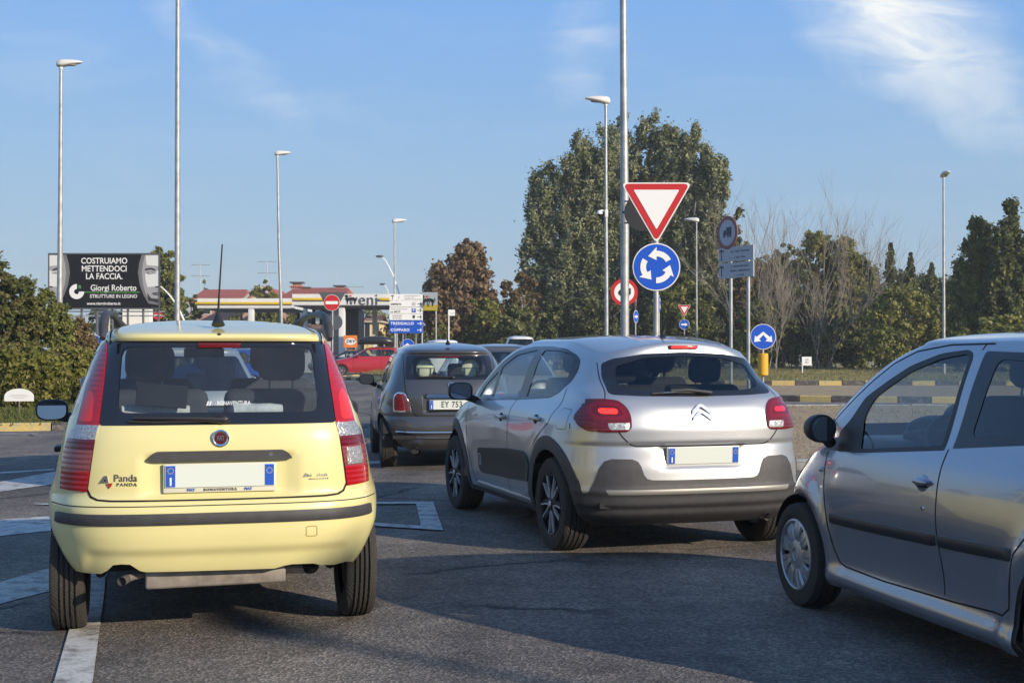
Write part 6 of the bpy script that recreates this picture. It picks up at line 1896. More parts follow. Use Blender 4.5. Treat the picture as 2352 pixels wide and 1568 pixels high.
# ============================================================ posts, lamps, signs
m_galv = mat("galvanised_steel", (.36, .37, .37), .5, .5, noise=.25, nscale=5)
m_lamphead = mat("lamp_housing", (.62, .60, .57), .5)
m_lens = mat("lamp_lens", (.35, .33, .28), .3)
m_red = mat("sign_red", (.50, .025, .025), .35)
m_swhite = mat("sign_white", (.78, .78, .75), .35)
m_sblue = mat("sign_blue", (.012, .085, .50), .35)
m_sback = mat("sign_back", (.10, .11, .12), .6, .3)
m_sdark = mat("sign_dark_back", (.02, .02, .024), .6)
m_gb = mat("board_grey", (.42, .44, .46), .5)
m_sblack = mat("sign_black", (.012, .012, .012), .5)
X3, Z3 = (1, 0, 0), (0, 0, 1)
def street_lamp(px, D, top, r0, r1, label, ang=0.0, lean=0.0, head=1.0, nohead=False, zt=None, cat='street lamp'):
    s_ = FPX / D
    H = zt or CAMH + (HOR - top) / s_
    root = empty('street_lamp', ((px - CX) / s_, D, 0), 0, label, cat)
    p = M()
    p.tube([(0, 0, 0), (0, 0, .6), (0, 0, H * .3), (lean * H * .6, 0, H * .6), (lean * H, 0, H)], [r0 * 1.06, r0, r0 * .95 + r1 * .05, (r0 + r1) / 2, r1], m_galv, 20, cap=True)
    for z in (1.0, H * .28): p.tube([(0, 0, z), (0, 0, z + .03)], [r0 * 1.04, r0 * 1.04], m_galv, 16)
    p.obj('pole', root)
    if not nohead:
        h = M()
        mt = Matrix.Translation((lean * H, 0, H)) @ Matrix.Rotation(ang, 4, 'Z') @ Matrix.Scale(head, 4)
        sq = []
        secs = [(-.14, .06, .08, .02), (-.09, .13, .16, .02), (.05, .16, .18, .03), (.22, .17, .15, .06), (.42, .16, .11, .09), (.58, .12, .07, .11), (.68, .04, .03, .12)]
        vs = []
        for (x, wy, hz, zc) in secs:
            for k in range(14):
                a = 2 * PI * k / 14
                vs.append(mt @ Vector((x, wy * math.cos(a), zc + hz * (math.sin(a) if math.sin(a) > 0 else .45 * math.sin(a)))))
        fs = [(i * 14 + j, (i + 1) * 14 + j, (i + 1) * 14 + (j + 1) % 14, i * 14 + (j + 1) % 14) for i in range(6) for j in range(14)]
        h.add(vs, fs + [tuple(range(14)), tuple(reversed(range(84, 98)))], m_lamphead)
        h.tube([mt @ Vector((0, 0, -.12)), mt @ Vector((0, 0, .03))], [r1 * 1.3, .06 * head], m_lamphead, 12)
        ho = h.obj('lamp_head', root, smooth=50)
        l = M(); l.ell((.30, 0, .035), (.20, .10, .045), m_lens, 16, 8, mt); l.obj('lens', ho)
    return root
def curved_lamp(px, D, top, dx, label, hx=1, double=False):
    s_ = FPX / D
    H = CAMH + (HOR - top) / s_
    root = empty('street_lamp', ((px - CX) / s_, D, 0), 0, label, 'street lamp')
    p = M()
    pts = []
    for k in range(14):
        t = k / 13; pts.append((dx * t ** 2.2, 0, H * (1 - (1 - t) ** 1.25)))
    p.tube(pts, [.085 - .05 * k / 13 for k in range(14)], m_swhite, 10)
    p.obj('pole', root)
    h = M(); h.ell((dx * 1.0 + .12 * (1 if dx > 0 else -1), 0, H - .02), (.28, .14, .09), m_sback, 14, 8); h.obj('lamp_head', root)
    return root
def sign_root(px, D, label, yaw=0.0, cat='road sign', name='road_sign', group=None):
    s_ = FPX / D
    return empty(name, ((px - CX) / s_, D, 0), yaw, label, cat, group), s_
def post(root, x, z0, z1, r=.03, y=.03, m=None):
    p = M(); p.tube([(x, y, z0), (x, y, z1)], [r, r], m or m_galv, 14); p.obj('post', root)
def zz(py, s_): return CAMH + (HOR - py) / s_
def disc(g, cz, r, m, y=0.0, d=.004, cx=0.0, n=48): g.prism(circle(cx, cz, r, n), (0, y, 0), X3, Z3, d, m)
def tri_down(g, cz, side, y, m, r=.05, d=.004):
    h = side * .866
    g.prism(fillet([(-side / 2, cz + h / 3), (side / 2, cz + h / 3), (0, cz - h * 2 / 3)], r, 8), (0, y, 0), X3, Z3, d, m)
def arc_arrow(g, cx, cz, r, w, a0, a1, head, y, m):
    n = 14
    o_ = [(cx + (r + w / 2) * math.cos(a0 + (a1 - a0) * k / n), cz + (r + w / 2) * math.sin(a0 + (a1 - a0) * k / n)) for k in range(n + 1)]
    i_ = [(cx + (r - w / 2) * math.cos(a0 + (a1 - a0) * k / n), cz + (r - w / 2) * math.sin(a0 + (a1 - a0) * k / n)) for k in range(n + 1)]
    vs = [(p[0], y, p[1]) for p in o_ + i_]
    g.add(vs, [(k, k + 1, n + 2 + k, n + 1 + k) for k in range(n)], m)
    c, s_ = math.cos(a1), math.sin(a1)
    hw = w * 1.15
    t = a1 + head
    p1 = (cx + (r + hw) * c, y, cz + (r + hw) * s_); p2 = (cx + (r - hw) * c, y, cz + (r - hw) * s_)
    tip = (cx + r * 1.02 * math.cos(t), y, cz + r * 1.02 * math.sin(t))
    g.add([p1, tip, p2], [(0, 1, 2)], m)
def arrow(g, x, z, L_, w, ang, y, m, hw=2.4, line=False):
    c, s_ = math.cos(ang), math.sin(ang)
    P = [(-L_ / 2, -w / 2), (L_ * .12, -w / 2), (L_ * .12, -w * hw / 2), (L_ / 2, 0), (L_ * .12, w * hw / 2), (L_ * .12, w / 2), (-L_ / 2, w / 2)]
    if line:
        k = w * 2.4
        P = [(-L_ / 2, -w / 2), (L_ / 2 - w * 1.2, -w / 2), (L_ / 2 - k, -k * .95), (L_ / 2 - k * .55, -k * 1.25), (L_ / 2 + w * .3, 0), (L_ / 2 - k * .55, k * 1.25), (L_ / 2 - k, k * .95), (L_ / 2 - w * 1.2, w / 2), (-L_ / 2, w / 2)]
    g.prism([(x + a * c - b * s_, z + a * s_ + b * c) for a, b in P], (0, y, 0), X3, Z3, .002, m)
def dog(g, cx, cz, s_, y, flip=1):
    """six-legged running beast with a flame"""
    q = lambda pts: [(cx + flip * a * s_, cz + b * s_) for a, b in pts]
    g.prism(q([(-.42, .02), (-.34, .16), (-.10, .22), (.16, .22), (.36, .14), (.46, .00), (.40, -.10), (.20, -.02), (-.10, -.02), (-.34, -.08)]), (0, y, 0), X3, Z3, .004, m_sblack)
    for i, x in enumerate((-.36, -.24, -.10, .10, .24, .38)):
        g.prism(q([(x - .04, .04), (x + .05, .04), (x + .02 + .05 * (-1) ** i, -.20), (x + .07 * (-1) ** i, -.36), (x - .05 + .07 * (-1) ** i, -.36), (x - .03 + .03 * (-1) ** i, -.18)]), (0, y - .0015 * (i % 2), 0), X3, Z3, .004, m_sblack)
    g.prism(q([(-.42, .0), (-.30, .16), (-.26, .34), (-.34, .44), (-.50, .40), (-.54, .30), (-.44, .28), (-.48, .10)]), (0, y - .003, 0), X3, Z3, .004, m_sblack)
    g.prism(q([(.40, -.02), (.50, .10), (.46, .26), (.40, .20), (.44, .08), (.36, .04)]), (0, y - .003, 0), X3, Z3, .004, m_sblack)
    g.prism(q([(-.22, .26), (-.14, .40), (.06, .38), (.0, .30), (-.12, .28)]), (0, y - .003, 0), X3, Z3, .004, m_red)

def build_street():
    # --- lamps
    street_lamp(137, 39, 150, .085, .045, 'white lamp on a slim pole standing over the billboard', ang=0.15, lean=.002, head=.9)
    street_lamp(407, 42, -400, .088, .055, 'tall grey mast left of centre, its lamp above the picture', lean=0, ang=0.1)
    street_lamp(646, 57, 355, .072, .045, 'slim lamp post behind the yellow car, its grey head tipped right', ang=.25, lean=-.018, head=.85)
    street_lamp(907, 87, 510, .075, .05, 'thin lamp post behind the direction boards', ang=.3, lean=-.003, head=1.2)
    street_lamp(1435, 30, -520, .098, .055, 'thick grey mast beside the give way sign, its lamp above the picture', lean=-.0035, ang=0.2)
    street_lamp(1393, 45, 235, .068, .045, 'lamp with a long white head pointing left, in front of the poplars', ang=PI + .1, lean=-.002, head=1.05)
    street_lamp(1600, 87, 508, .07, .045, 'white lamp at the right of the roundabout sign, before the pale poplar', ang=PI - .3, head=1.2)
    street_lamp(1371, 100, 548, .06, .04, 'small far lamp just left of the long-headed lamp, before the dark poplar', ang=PI, head=1.1)
    street_lamp(2168, 65, 405, .075, .045, 'lone lamp post in front of the conifers at the right', ang=-PI / 2, head=1.1)
    street_lamp(1211, 150, 645, .09, .06, 'very far lamp, the taller of the close pair before the rust trees', ang=PI, head=1.8)
    street_lamp(1214, 165, 683, .09, .06, 'very far lamp, the lower of the close pair before the rust trees', ang=PI, head=1.8)
    street_lamp(1261, 160, 683, .08, .06, 'very far lamp in front of the left poplar', ang=0, head=1.8)
    street_lamp(1238, 110, 648, .075, .06, 'plain far pole without a lamp right of the close lamp pair', nohead=True, cat='pole')
    o_ = street_lamp(1176, 10, 0, .075, .05, 'street lamp out of sight behind the camera, casting the thin pole shadow on the road', zt=8.9, ang=2.0)
    o_.location = (17.9, -7.85, 0)
    curved_lamp(935, 90, 588, -1.75, 'curved white lamp post bending left behind the direction boards')
    curved_lamp(912, 120, 652, -1.2, 'smaller curved lamp post behind the bending white one')
    curved_lamp(442, 75, 652, -2.05, 'curved white lamp post ending behind the right edge of the billboard')
    # --- give way and roundabout signs
    r_, s_ = sign_root(1508, 17.4, 'red and white give way triangle above a round blue roundabout disc on one post')
    z1 = zz(468, s_); zc = zz(613, s_)
    post(r_, 0, 0, zz(430, s_), .036, y=.045)
    g = M()
    side = .93; cz = zz(420, s_) - side * .866 / 3 + .005
    tri_down(g, cz, side, 0.0, m_swhite, .09, .01)
    tri_down(g, cz, side - .055, -.004, m_red, .085)
    tri_down(g, cz, side - .33, -.008, m_swhite, .02)
    tri_down(g, cz, side, .0125, m_sback, .09, .002)
    g.obj('give_way_plate', r_, smooth=0)
    g = M(); R_ = .312
    disc(g, zc, R_, m_swhite, 0.0, .01); disc(g, zc, R_ - .014, m_sblue, -.004); disc(g, zc, R_, m_sback, .0125, .002)
    for k in range(3):
        a = R(28 + 120 * k); arc_arrow(g, 0, zc, .175, .075, a, a + R(62), R(38), -.0095, m_swhite)
    g.obj('roundabout_plate', r_, smooth=0)
    # --- dark back of a round sign on the thick mast, and the lorry ban behind it
    r_, s_ = sign_root(1478, 29.2, 'round sign seen from its dark back, half hidden behind the give way triangle')
    g = M(); disc(g, zz(487, s_), .42, m_sdark, 0.0, .02); g.box((-.30, .05, zz(487, s_)), (.6, .03, .05), m_sback); g.obj('plate', r_, smooth=0)
    p = M(); p.tube([(-.40, .2, zz(460, s_)), (0, .03, zz(460, s_))], .02, m_galv, 8); p.tube([(-.40, .2, zz(510, s_)), (0, .03, zz(510, s_))], .02, m_galv, 8); p.obj('bracket', r_)
    def lorry(g, cz, k, y):
        g.prism([(-.02 * k, cz - .05 * k), (.16 * k, cz - .05 * k), (.16 * k, cz + .10 * k), (-.02 * k, cz + .10 * k)], (0, y, 0), X3, Z3, .003, m_sblack)
        g.prism([(-.15 * k, cz - .05 * k), (-.035 * k, cz - .05 * k), (-.035 * k, cz + .06 * k), (-.11 * k, cz + .06 * k), (-.15 * k, cz)], (0, y, 0), X3, Z3, .003, m_sblack)
        for x in (-.10, .04, .11): disc(g, cz - .06 * k, .024 * k, m_sblack, y - .001, .003, x * k, 14)
    r_, s_ = sign_root(1434, 31.0, 'round red-rimmed lorry ban sign half hidden by the thick mast')
    g = M(); c_ = zz(671, s_); disc(g, c_, .32, m_red, 0.0, .01); disc(g, c_, .235, m_swhite, -.004); lorry(g, c_, .95, -.008); g.obj('plate', r_, smooth=0)
    post(r_, 0, 0, c_ + .2, .03)
    # --- two-post direction boards seen at a steep angle, lorry ban above
    r_, s_ = sign_root(1690, 24.0, 'two grey direction boards on two posts with a lorry ban disc on top')
    yaw = R(-63); r_.rotation_euler = (0, 0, yaw)
    ztop, zmid, zbot = zz(566, s_), zz(601, s_), zz(638, s_)
    for k, (a, b, tx) in enumerate(((zmid + .012, ztop, ((.055, 16), (-.055, 10))), (zbot, zmid - .012, ((.08, 15), (0, 17), (-.08, 7))))):
        g = M(); g.box((0, .01, (a + b) / 2), (1.04, .02, b - a), m_gb, bev=.004)
        arrow(g, -.43, (a + b) / 2, .20, .025, PI / 2, -.003, m_sback, line=True)
        for dz_, n_ in tx: blurred_print(g, .035 * n_, .055, n_, m_sback, (.12, -.002, (a + b) / 2 + dz_), seed=n_)
        g.obj('board', r_, smooth=0)
    post(r_, -.22, 0, ztop - .02, .032, y=.055); post(r_, .30, 0, ztop - .02, .032, y=.055)
    g = M(); c_ = zz(532, s_); g.box((-.25, .03, c_ - .1), (.05, .02, .6), m_galv)
    k0 = M(); 
    for (rr, mm, yy) in ((.305, mat("faded_red", (.30, .13, .13), .6), 0.0), (.235, mat("sign_faded_white", (.42, .44, .48), .5), -.004)): k0.prism(circle(-.25, c_, rr, 40), (0, yy, 0), X3, Z3, .01, mm)  # faded disc: dull red rim round a greyed white field
    m_fb = mat("faded_black", (.08, .08, .10), .6)
    k0.prism([(-.27, c_ - .05), (-.12, c_ - .05), (-.12, c_ + .10), (-.27, c_ + .10)], (0, -.008, 0), X3, Z3, .003, m_fb)
    k0.prism([(-.37, c_ - .05), (-.285, c_ - .05), (-.285, c_ + .05), (-.345, c_ + .05), (-.37, c_)], (0, -.008, 0), X3, Z3, .003, m_fb)
    for x in (-.34, -.22, -.15): k0.prism(circle(x, c_ - .07, .022, 12), (0, -.009, 0), X3, Z3, .003, m_fb)
    k0.obj('lorry_ban_plate', r_, smooth=0); g.obj('bracket', r_)
    # --- blue split arrow with the yellow sleeve
    def split(px, py, D, diam, label, sleeve=True):
        r_, s_ = sign_root(px, D, label)
        c_ = zz(py, s_); g = M()
        disc(g, c_, diam / 2, m_swhite, 0, .008); disc(g, c_, diam / 2 - .012, m_sblue, -.004)
        k = diam / .6
        for sg in (-1, 1):
            g.prism([(sg * a * k, c_ + b * k) for a, b in ((0, .12), (0, .045), (.095, -.06), (.05, -.105), (.215, -.125), (.195, .03), (.155, -.005))], (0, -.0075, 0), X3, Z3, .003, m_swhite)
        g.obj('plate', r_, smooth=0)
        post(r_, 0, 0, c_ + diam * .4, .024, y=.035, m=m_galv)
        if sleeve:
            y_ = M(); a, b = zz(811, s_), zz(862, s_)
            y_.lathe([(0, a), (.10, a), (.118, a - .015), (.118, b + .015), (.10, b), (0, b)], mat("yellow_sleeve", (.70, .36, .02), .5), 24, Matrix.Translation((0, .03, 0)) @ Matrix.Rotation(R(-90), 4, 'Y'))
            y_.obj('sleeve', r_)
        return r_
    split(1753, 773, 30.0, .575, 'blue disc with split white arrow above a bright yellow sleeve')
    split(936, 794, 57.0, .60, 'blue disc with white arrow just above the roof of the dark grey car', sleeve=False)
    # small give way with arrow disc
    r_, s_ = sign_root(1572, 88, 'small far give way triangle over a blue right-arrow disc')
    g = M(); tri_down(g, zz(709, s_), .86, 0, m_swhite, .05, .01); tri_down(g, zz(709, s_), .80, -.004, m_red, .05); tri_down(g, zz(709, s_), .48, -.008, m_swhite, .01); g.obj('give_way_plate', r_, smooth=0)
    g = M(); disc(g, zz(745, s_), .34, m_swhite, 0, .01); disc(g, zz(745, s_), .32, m_sblue, -.004); arrow(g, 0, zz(745, s_), .42, .10, 0, -.008, m_swhite); g.obj('arrow_plate', r_, smooth=0)
    post(r_, 0, 0, zz(700, s_), .035)
    # steeply angled far sign left of the mast
    r_, s_ = sign_root(1461, 65, 'narrow-looking blue arrow disc under a sideways red triangle, seen edgewise', yaw=R(62))
    g = M(); disc(g, zz(727, s_), .31, m_swhite, 0, .01); disc(g, zz(727, s_), .29, m_sblue, -.004); arrow(g, 0, zz(727, s_), .40, .09, 0, -.008, m_swhite); g.obj('arrow_plate', r_, smooth=0)
    post(r_, 0, 0, zz(680, s_), .035)
    r_2 = M(); tri_down(r_2, zz(692, s_), .8, .0, m_red, .05, .01); tri_down(r_2, zz(692, s_), .45, -.004, m_swhite, .02); o_ = r_2.obj('give_way_plate', r_, smooth=0, rz=R(20))
    r_, s_ = sign_root(1515, 46, 'blue disc seen almost edge-on behind the post of the give way sign', yaw=R(77))
    g = M(); disc(g, zz(698, s_), .30, m_swhite, 0, .01); disc(g, zz(698, s_), .285, m_sblue, -.004)
    for k in range(3):
        a = R(28 + 120 * k); arc_arrow(g, 0, zz(698, s_), .17, .07, a, a + R(62), R(38), -.009, m_swhite)
    g.obj('plate', r_, smooth=0); post(r_, 0, 0, zz(690, s_), .035)
    # no entry with the back of a triangle behind
    r_, s_ = sign_root(762, 49, 'round red no entry sign with white bar in front of the filling station')
    c_ = zz(695, s_); g = M(); disc(g, c_, .30, m_swhite, 0, .01); disc(g, c_, .288, m_red, -.004); g.prism([(-.225, c_ - .055), (.225, c_ - .055), (.225, c_ + .055), (-.225, c_ + .055)], (0, -.008, 0), X3, Z3, .003, m_swhite); g.obj('plate', r_, smooth=0)
    post(r_, 0.02, 0, c_ + .25, .03)
    g = M(); tri_down(g, c_ + .10, 1.02, .08, m_sback, .05, .01); g.obj('triangle_back', r_, smooth=0)
    r_, s_ = sign_root(769, 52, 'round sign back in grey just below the no entry sign')
    g = M(); disc(g, zz(740, s_), .30, m_sback, 0, .01); g.obj('plate', r_, smooth=0); post(r_, -.08, 0, zz(735, s_), .03)
    # direction board stack
    r_, s_ = sign_root(932.5, 49.5, 'stack of six direction boards, four white above two blue, beside the filling station', cat='direction sign', name='direction_sign')
    W_ = 76 / s_
    rows = [("", m_swhite), ("centro", m_swhite), ("ex MOF", m_swhite), ("Università\ndi Ferrara", m_swhite), ("TRESIGALLO", m_sblue), ("COPPARO", m_sblue)]
    ph = 15.0
    for i, (tx, mm) in enumerate(rows):
        zt_ = zz(675.7 + ph * i, s_); zb_ = zz(675.7 + ph * (i + 1) - .9, s_); cz = (zt_ + zb_) / 2
        g = M(); ink = m_swhite if mm is m_sblue else m_sblack
        g.box((0, .01, cz), (W_, .02, zt_ - zb_), mm, bev=.003)
        l = -W_ / 2 + .03
        if i == 0:
            arrow(g, l + .08, cz, .17, .022, PI / 2, -.003, ink, line=True)
            put_text(g, "i", .17, ink, (l + .30, -.003, cz), X3, Z3, depth=.001, shear=.3, bold=.01)
            for k, n_ in enumerate((19, 12, 21)): blurred_print(g, n_ * .031, .042, n_, m_sback, (l + .52 + n_ * .0155, -.003, cz + .066 - k * .066), seed=k)
        else:
            arrow(g, W_ / 2 - .12, cz, .16, .024, 0, -.003, ink, line=True)
            if i == 1:
                put_text(g, tx, .15, ink, (l + .01, -.003, cz), X3, Z3, depth=.001, align='LEFT', bold=.02)
                disc(g, cz, .07, m_sback, -.003, .002, W_ / 2 - .33); disc(g, cz, .055, m_swhite, -.0045, .002, W_ / 2 - .33); disc(g, cz, .025, m_sback, -.006, .002, W_ / 2 - .33)
            if i == 2:
                blurred_print(g, .62, .045, 18, m_sback, (l + .33, -.003, cz + .055), seed=9)
                put_text(g, tx, .11, ink, (l + .01, -.003, cz - .05), X3, Z3, depth=.001, align='LEFT', bold=.01)
                g.box((W_ / 2 - .33, -.003, cz), (.15, .004, .15), m_sblue); put_text(g, "P", .14, m_swhite, (W_ / 2 - .33, -.006, cz), X3, Z3, depth=.001, bold=.02)
            if i == 3:
                put_text(g, tx, .085, ink, (l + .08, -.003, cz), X3, Z3, depth=.001, align='LEFT')
                g.prism(fillet([(W_ / 2 - .38, cz + .07), (W_ / 2 - .28, cz + .07), (W_ / 2 - .28, cz - .03), (W_ / 2 - .33, cz - .07), (W_ / 2 - .38, cz - .03)], .01), (0, -.003, 0), X3, Z3, .002, m_sback)
            if i >= 4: put_text(g, tx, .145, ink, (l + .01, -.003, cz), X3, Z3, depth=.001, align='LEFT', bold=.025, space=1.08)
        g.obj('board', r_, smooth=0)
    for x in (911, 925, 955, 969): post(r_, (x - 932.5) / s_, 0, zz(680, s_), .035 if x in (911, 969) else .02, y=.06)
    # small boards far away
    def board(px, py, w, h, D, label, m, pole=True, text=None, print_=0, m2=None, px_post=None, size=.1):
        r_, s_ = sign_root(px, D, label, cat='sign', name='board_sign')
        c_ = zz(py, s_); g = M(); g.box((0, 0, c_), (w / s_, .03, h / s_), m, bev=.004)
        if m2: g.box((0, -.018, c_ - h / s_ * .18), (w / s_ * .9, .004, h / s_ * .42), m2)
        if text: put_text(g, text, size, m_sblack, (0, -.018, c_), X3, Z3, depth=.001)
        if print_: blurred_print(g, .16, .06, print_, m_sblack, (.04, -.018, c_ - .02))
        g.obj('plate', r_, smooth=0)
        if pole: post(r_, ((px_post or px) - px) / s_, 0, c_ + h / s_ * .45, .03, y=.04, m=m_swhite if w < 25 and D < 75 else m_galv)
        return r_
    board(1037, 718, 16, 14, 58, 'white bus stop flag on a white post above the dark grey car', m_swhite, print_=5, px_post=1030.5, size=.06)
    board(1853, 829, 22, 20, 68, 'small white plate on a short post on the roundabout lawn', m_swhite, text="VIII\nBO", px_post=1843, size=.13)
    board(1246, 775, 14, 16, 100, 'small cream board left of the blue and white board', mat("cream_board", (.55, .50, .38), .6))
    board(1272, 764, 20, 24, 95, 'white and blue poster board on the far pavement', m_swhite, m2=mat("poster_blue", (.15, .25, .45), .5))
    board(1313, 757, 14, 15, 110, 'small dark blue square sign with a pale edge, right of the poster board', m_sblue, m2=m_swhite)
    board(1115, 771, 10, 12, 120, 'tiny grey square sign under the olive tree', m_gb, m2=m_sback)
    # fuel card sign and flag sign
    r_ = board(805, 784, 31, 28, 80, 'orange fuel card sign with white oval, left of the roof box', mat("orange_board", (.70, .20, .04), .5), pole=False)
    s_ = FPX / 80; g = M(); c_ = zz(784, s_)
    g.prism([(.33 * math.cos(t), c_ + .20 * math.sin(t)) for t in np.linspace(0, 2 * PI, 30, endpoint=False)], (0, -.02, 0), X3, Z3, .004, m_swhite)
    put_text(g, "DKV", .26, m_sblack, (0, -.026, c_), X3, Z3, depth=.002, bold=.03, shear=.25); g.obj('oval', r_, smooth=0)
    post(r_, -.3, 0, c_ - .2, .04, y=.05); post(r_, .3, 0, c_ - .2, .04, y=.05)
    r_, s_ = sign_root(984, 80, 'square flag sign, grey-blue over olive yellow with a black beast', cat='sign', name='flag_sign')
    g = M(); c_ = zz(692, s_); w_, h_ = 42 / s_, 42 / s_
    g.box((0, 0, c_ + h_ * .16), (w_, .05, h_ * .68), mat("flag_grey", (.30, .36, .38), .5)); g.box((0, -.002, c_ - h_ * .34), (w_, .05, h_ * .32), mat("flag_olive", (.38, .30, .03), .5))
    dog(g, 0, c_, .85, -.034); g.obj('panel', r_, smooth=0)
    post(r_, .45, 0, c_ + h_ / 2, .05, y=.06)
    # small no entry by the billboard
    r_, s_ = sign_root(362, 85, 'small far no entry disc below the right corner of the billboard')
    c_ = zz(724, s_); g = M(); disc(g, c_, .30, m_red, 0, .01); g.prism([(-.21, c_ - .05), (.21, c_ - .05), (.21, c_ + .05), (-.21, c_ + .05)], (0, -.004, 0), X3, Z3, .003, m_swhite); g.obj('plate', r_, smooth=0); post(r_, 0, 0, c_ + .2, .03)
    # blue disc peeping out left of the yellow car
    r_, s_ = sign_root(212, 40, 'blue disc half hidden behind the left edge of the yellow car')
    c_ = zz(790, s_); g = M(); disc(g, c_, .305, m_swhite, 0, .01); disc(g, c_, .285, m_sblue, -.004); arrow(g, 0, c_, .36, .08, 0, -.008, m_swhite); g.obj('plate', r_, smooth=0); post(r_, 0, .11, c_ + .25, .03)
    # white half-round board on the planted island
    r_, s_ = sign_root(43.5, 26.6, 'white half-round board on a short post in front of the juniper', cat='sign', name='garden_sign')
    z0_, z1_ = zz(921, s_), zz(892, s_); w_ = 67 / s_ / 2
    g = M()
    top_ = [(w_ * math.cos(t) , z0_ + (z1_ - z0_) * .35 + (z1_ - z0_) * .65 * math.sin(t)) for t in np.linspace(0, PI, 24)]
    g.prism([(w_, z0_)] + top_ + [(-w_, z0_)], (0, 0, 0), X3, Z3, .03, m_swhite)
    for k, (wd, dz) in enumerate(((.30, .13), (.40, .10), (.24, .07))): g.box((0, -.003, z0_ + dz), (wd, .003, .008), mat("faint_print", (.5, .5, .48), .6))
    g.obj('plate', r_, smooth=0)
    p = M(); p.tube([(0, .02, .11), (0, .02, z0_ + .05)], .018, m_bark, 8); p.obj('post', r_)
    # dome camera on the long-headed lamp
    s_ = FPX / 44.8
    r_ = empty('security_camera', ((1391 - CX) / s_, 44.8, zz(490, s_)), 0, 'white dome camera on an arm, on the pole of the long-headed lamp', 'camera')
    g = M(); g.tube([(.04, .1, .08), (-.16, 0, .10)], .03, m_swhite, 8); g.box((.03, 0, 0), (.10, .12, .26), m_swhite, bev=.01); g.obj('arm', r_)
    g = M(); g.lathe([(0, .10), (.07, .10), (.09, .05), (.10, -.02)], m_swhite, 18, Matrix.Translation((-.20, 0, 0)) @ Matrix.Rotation(R(-90), 4, 'Y')); g.ell((-.20, 0, -.03), (.09, .09, .09), m_gloss, 16, 8); g.obj('dome', r_)

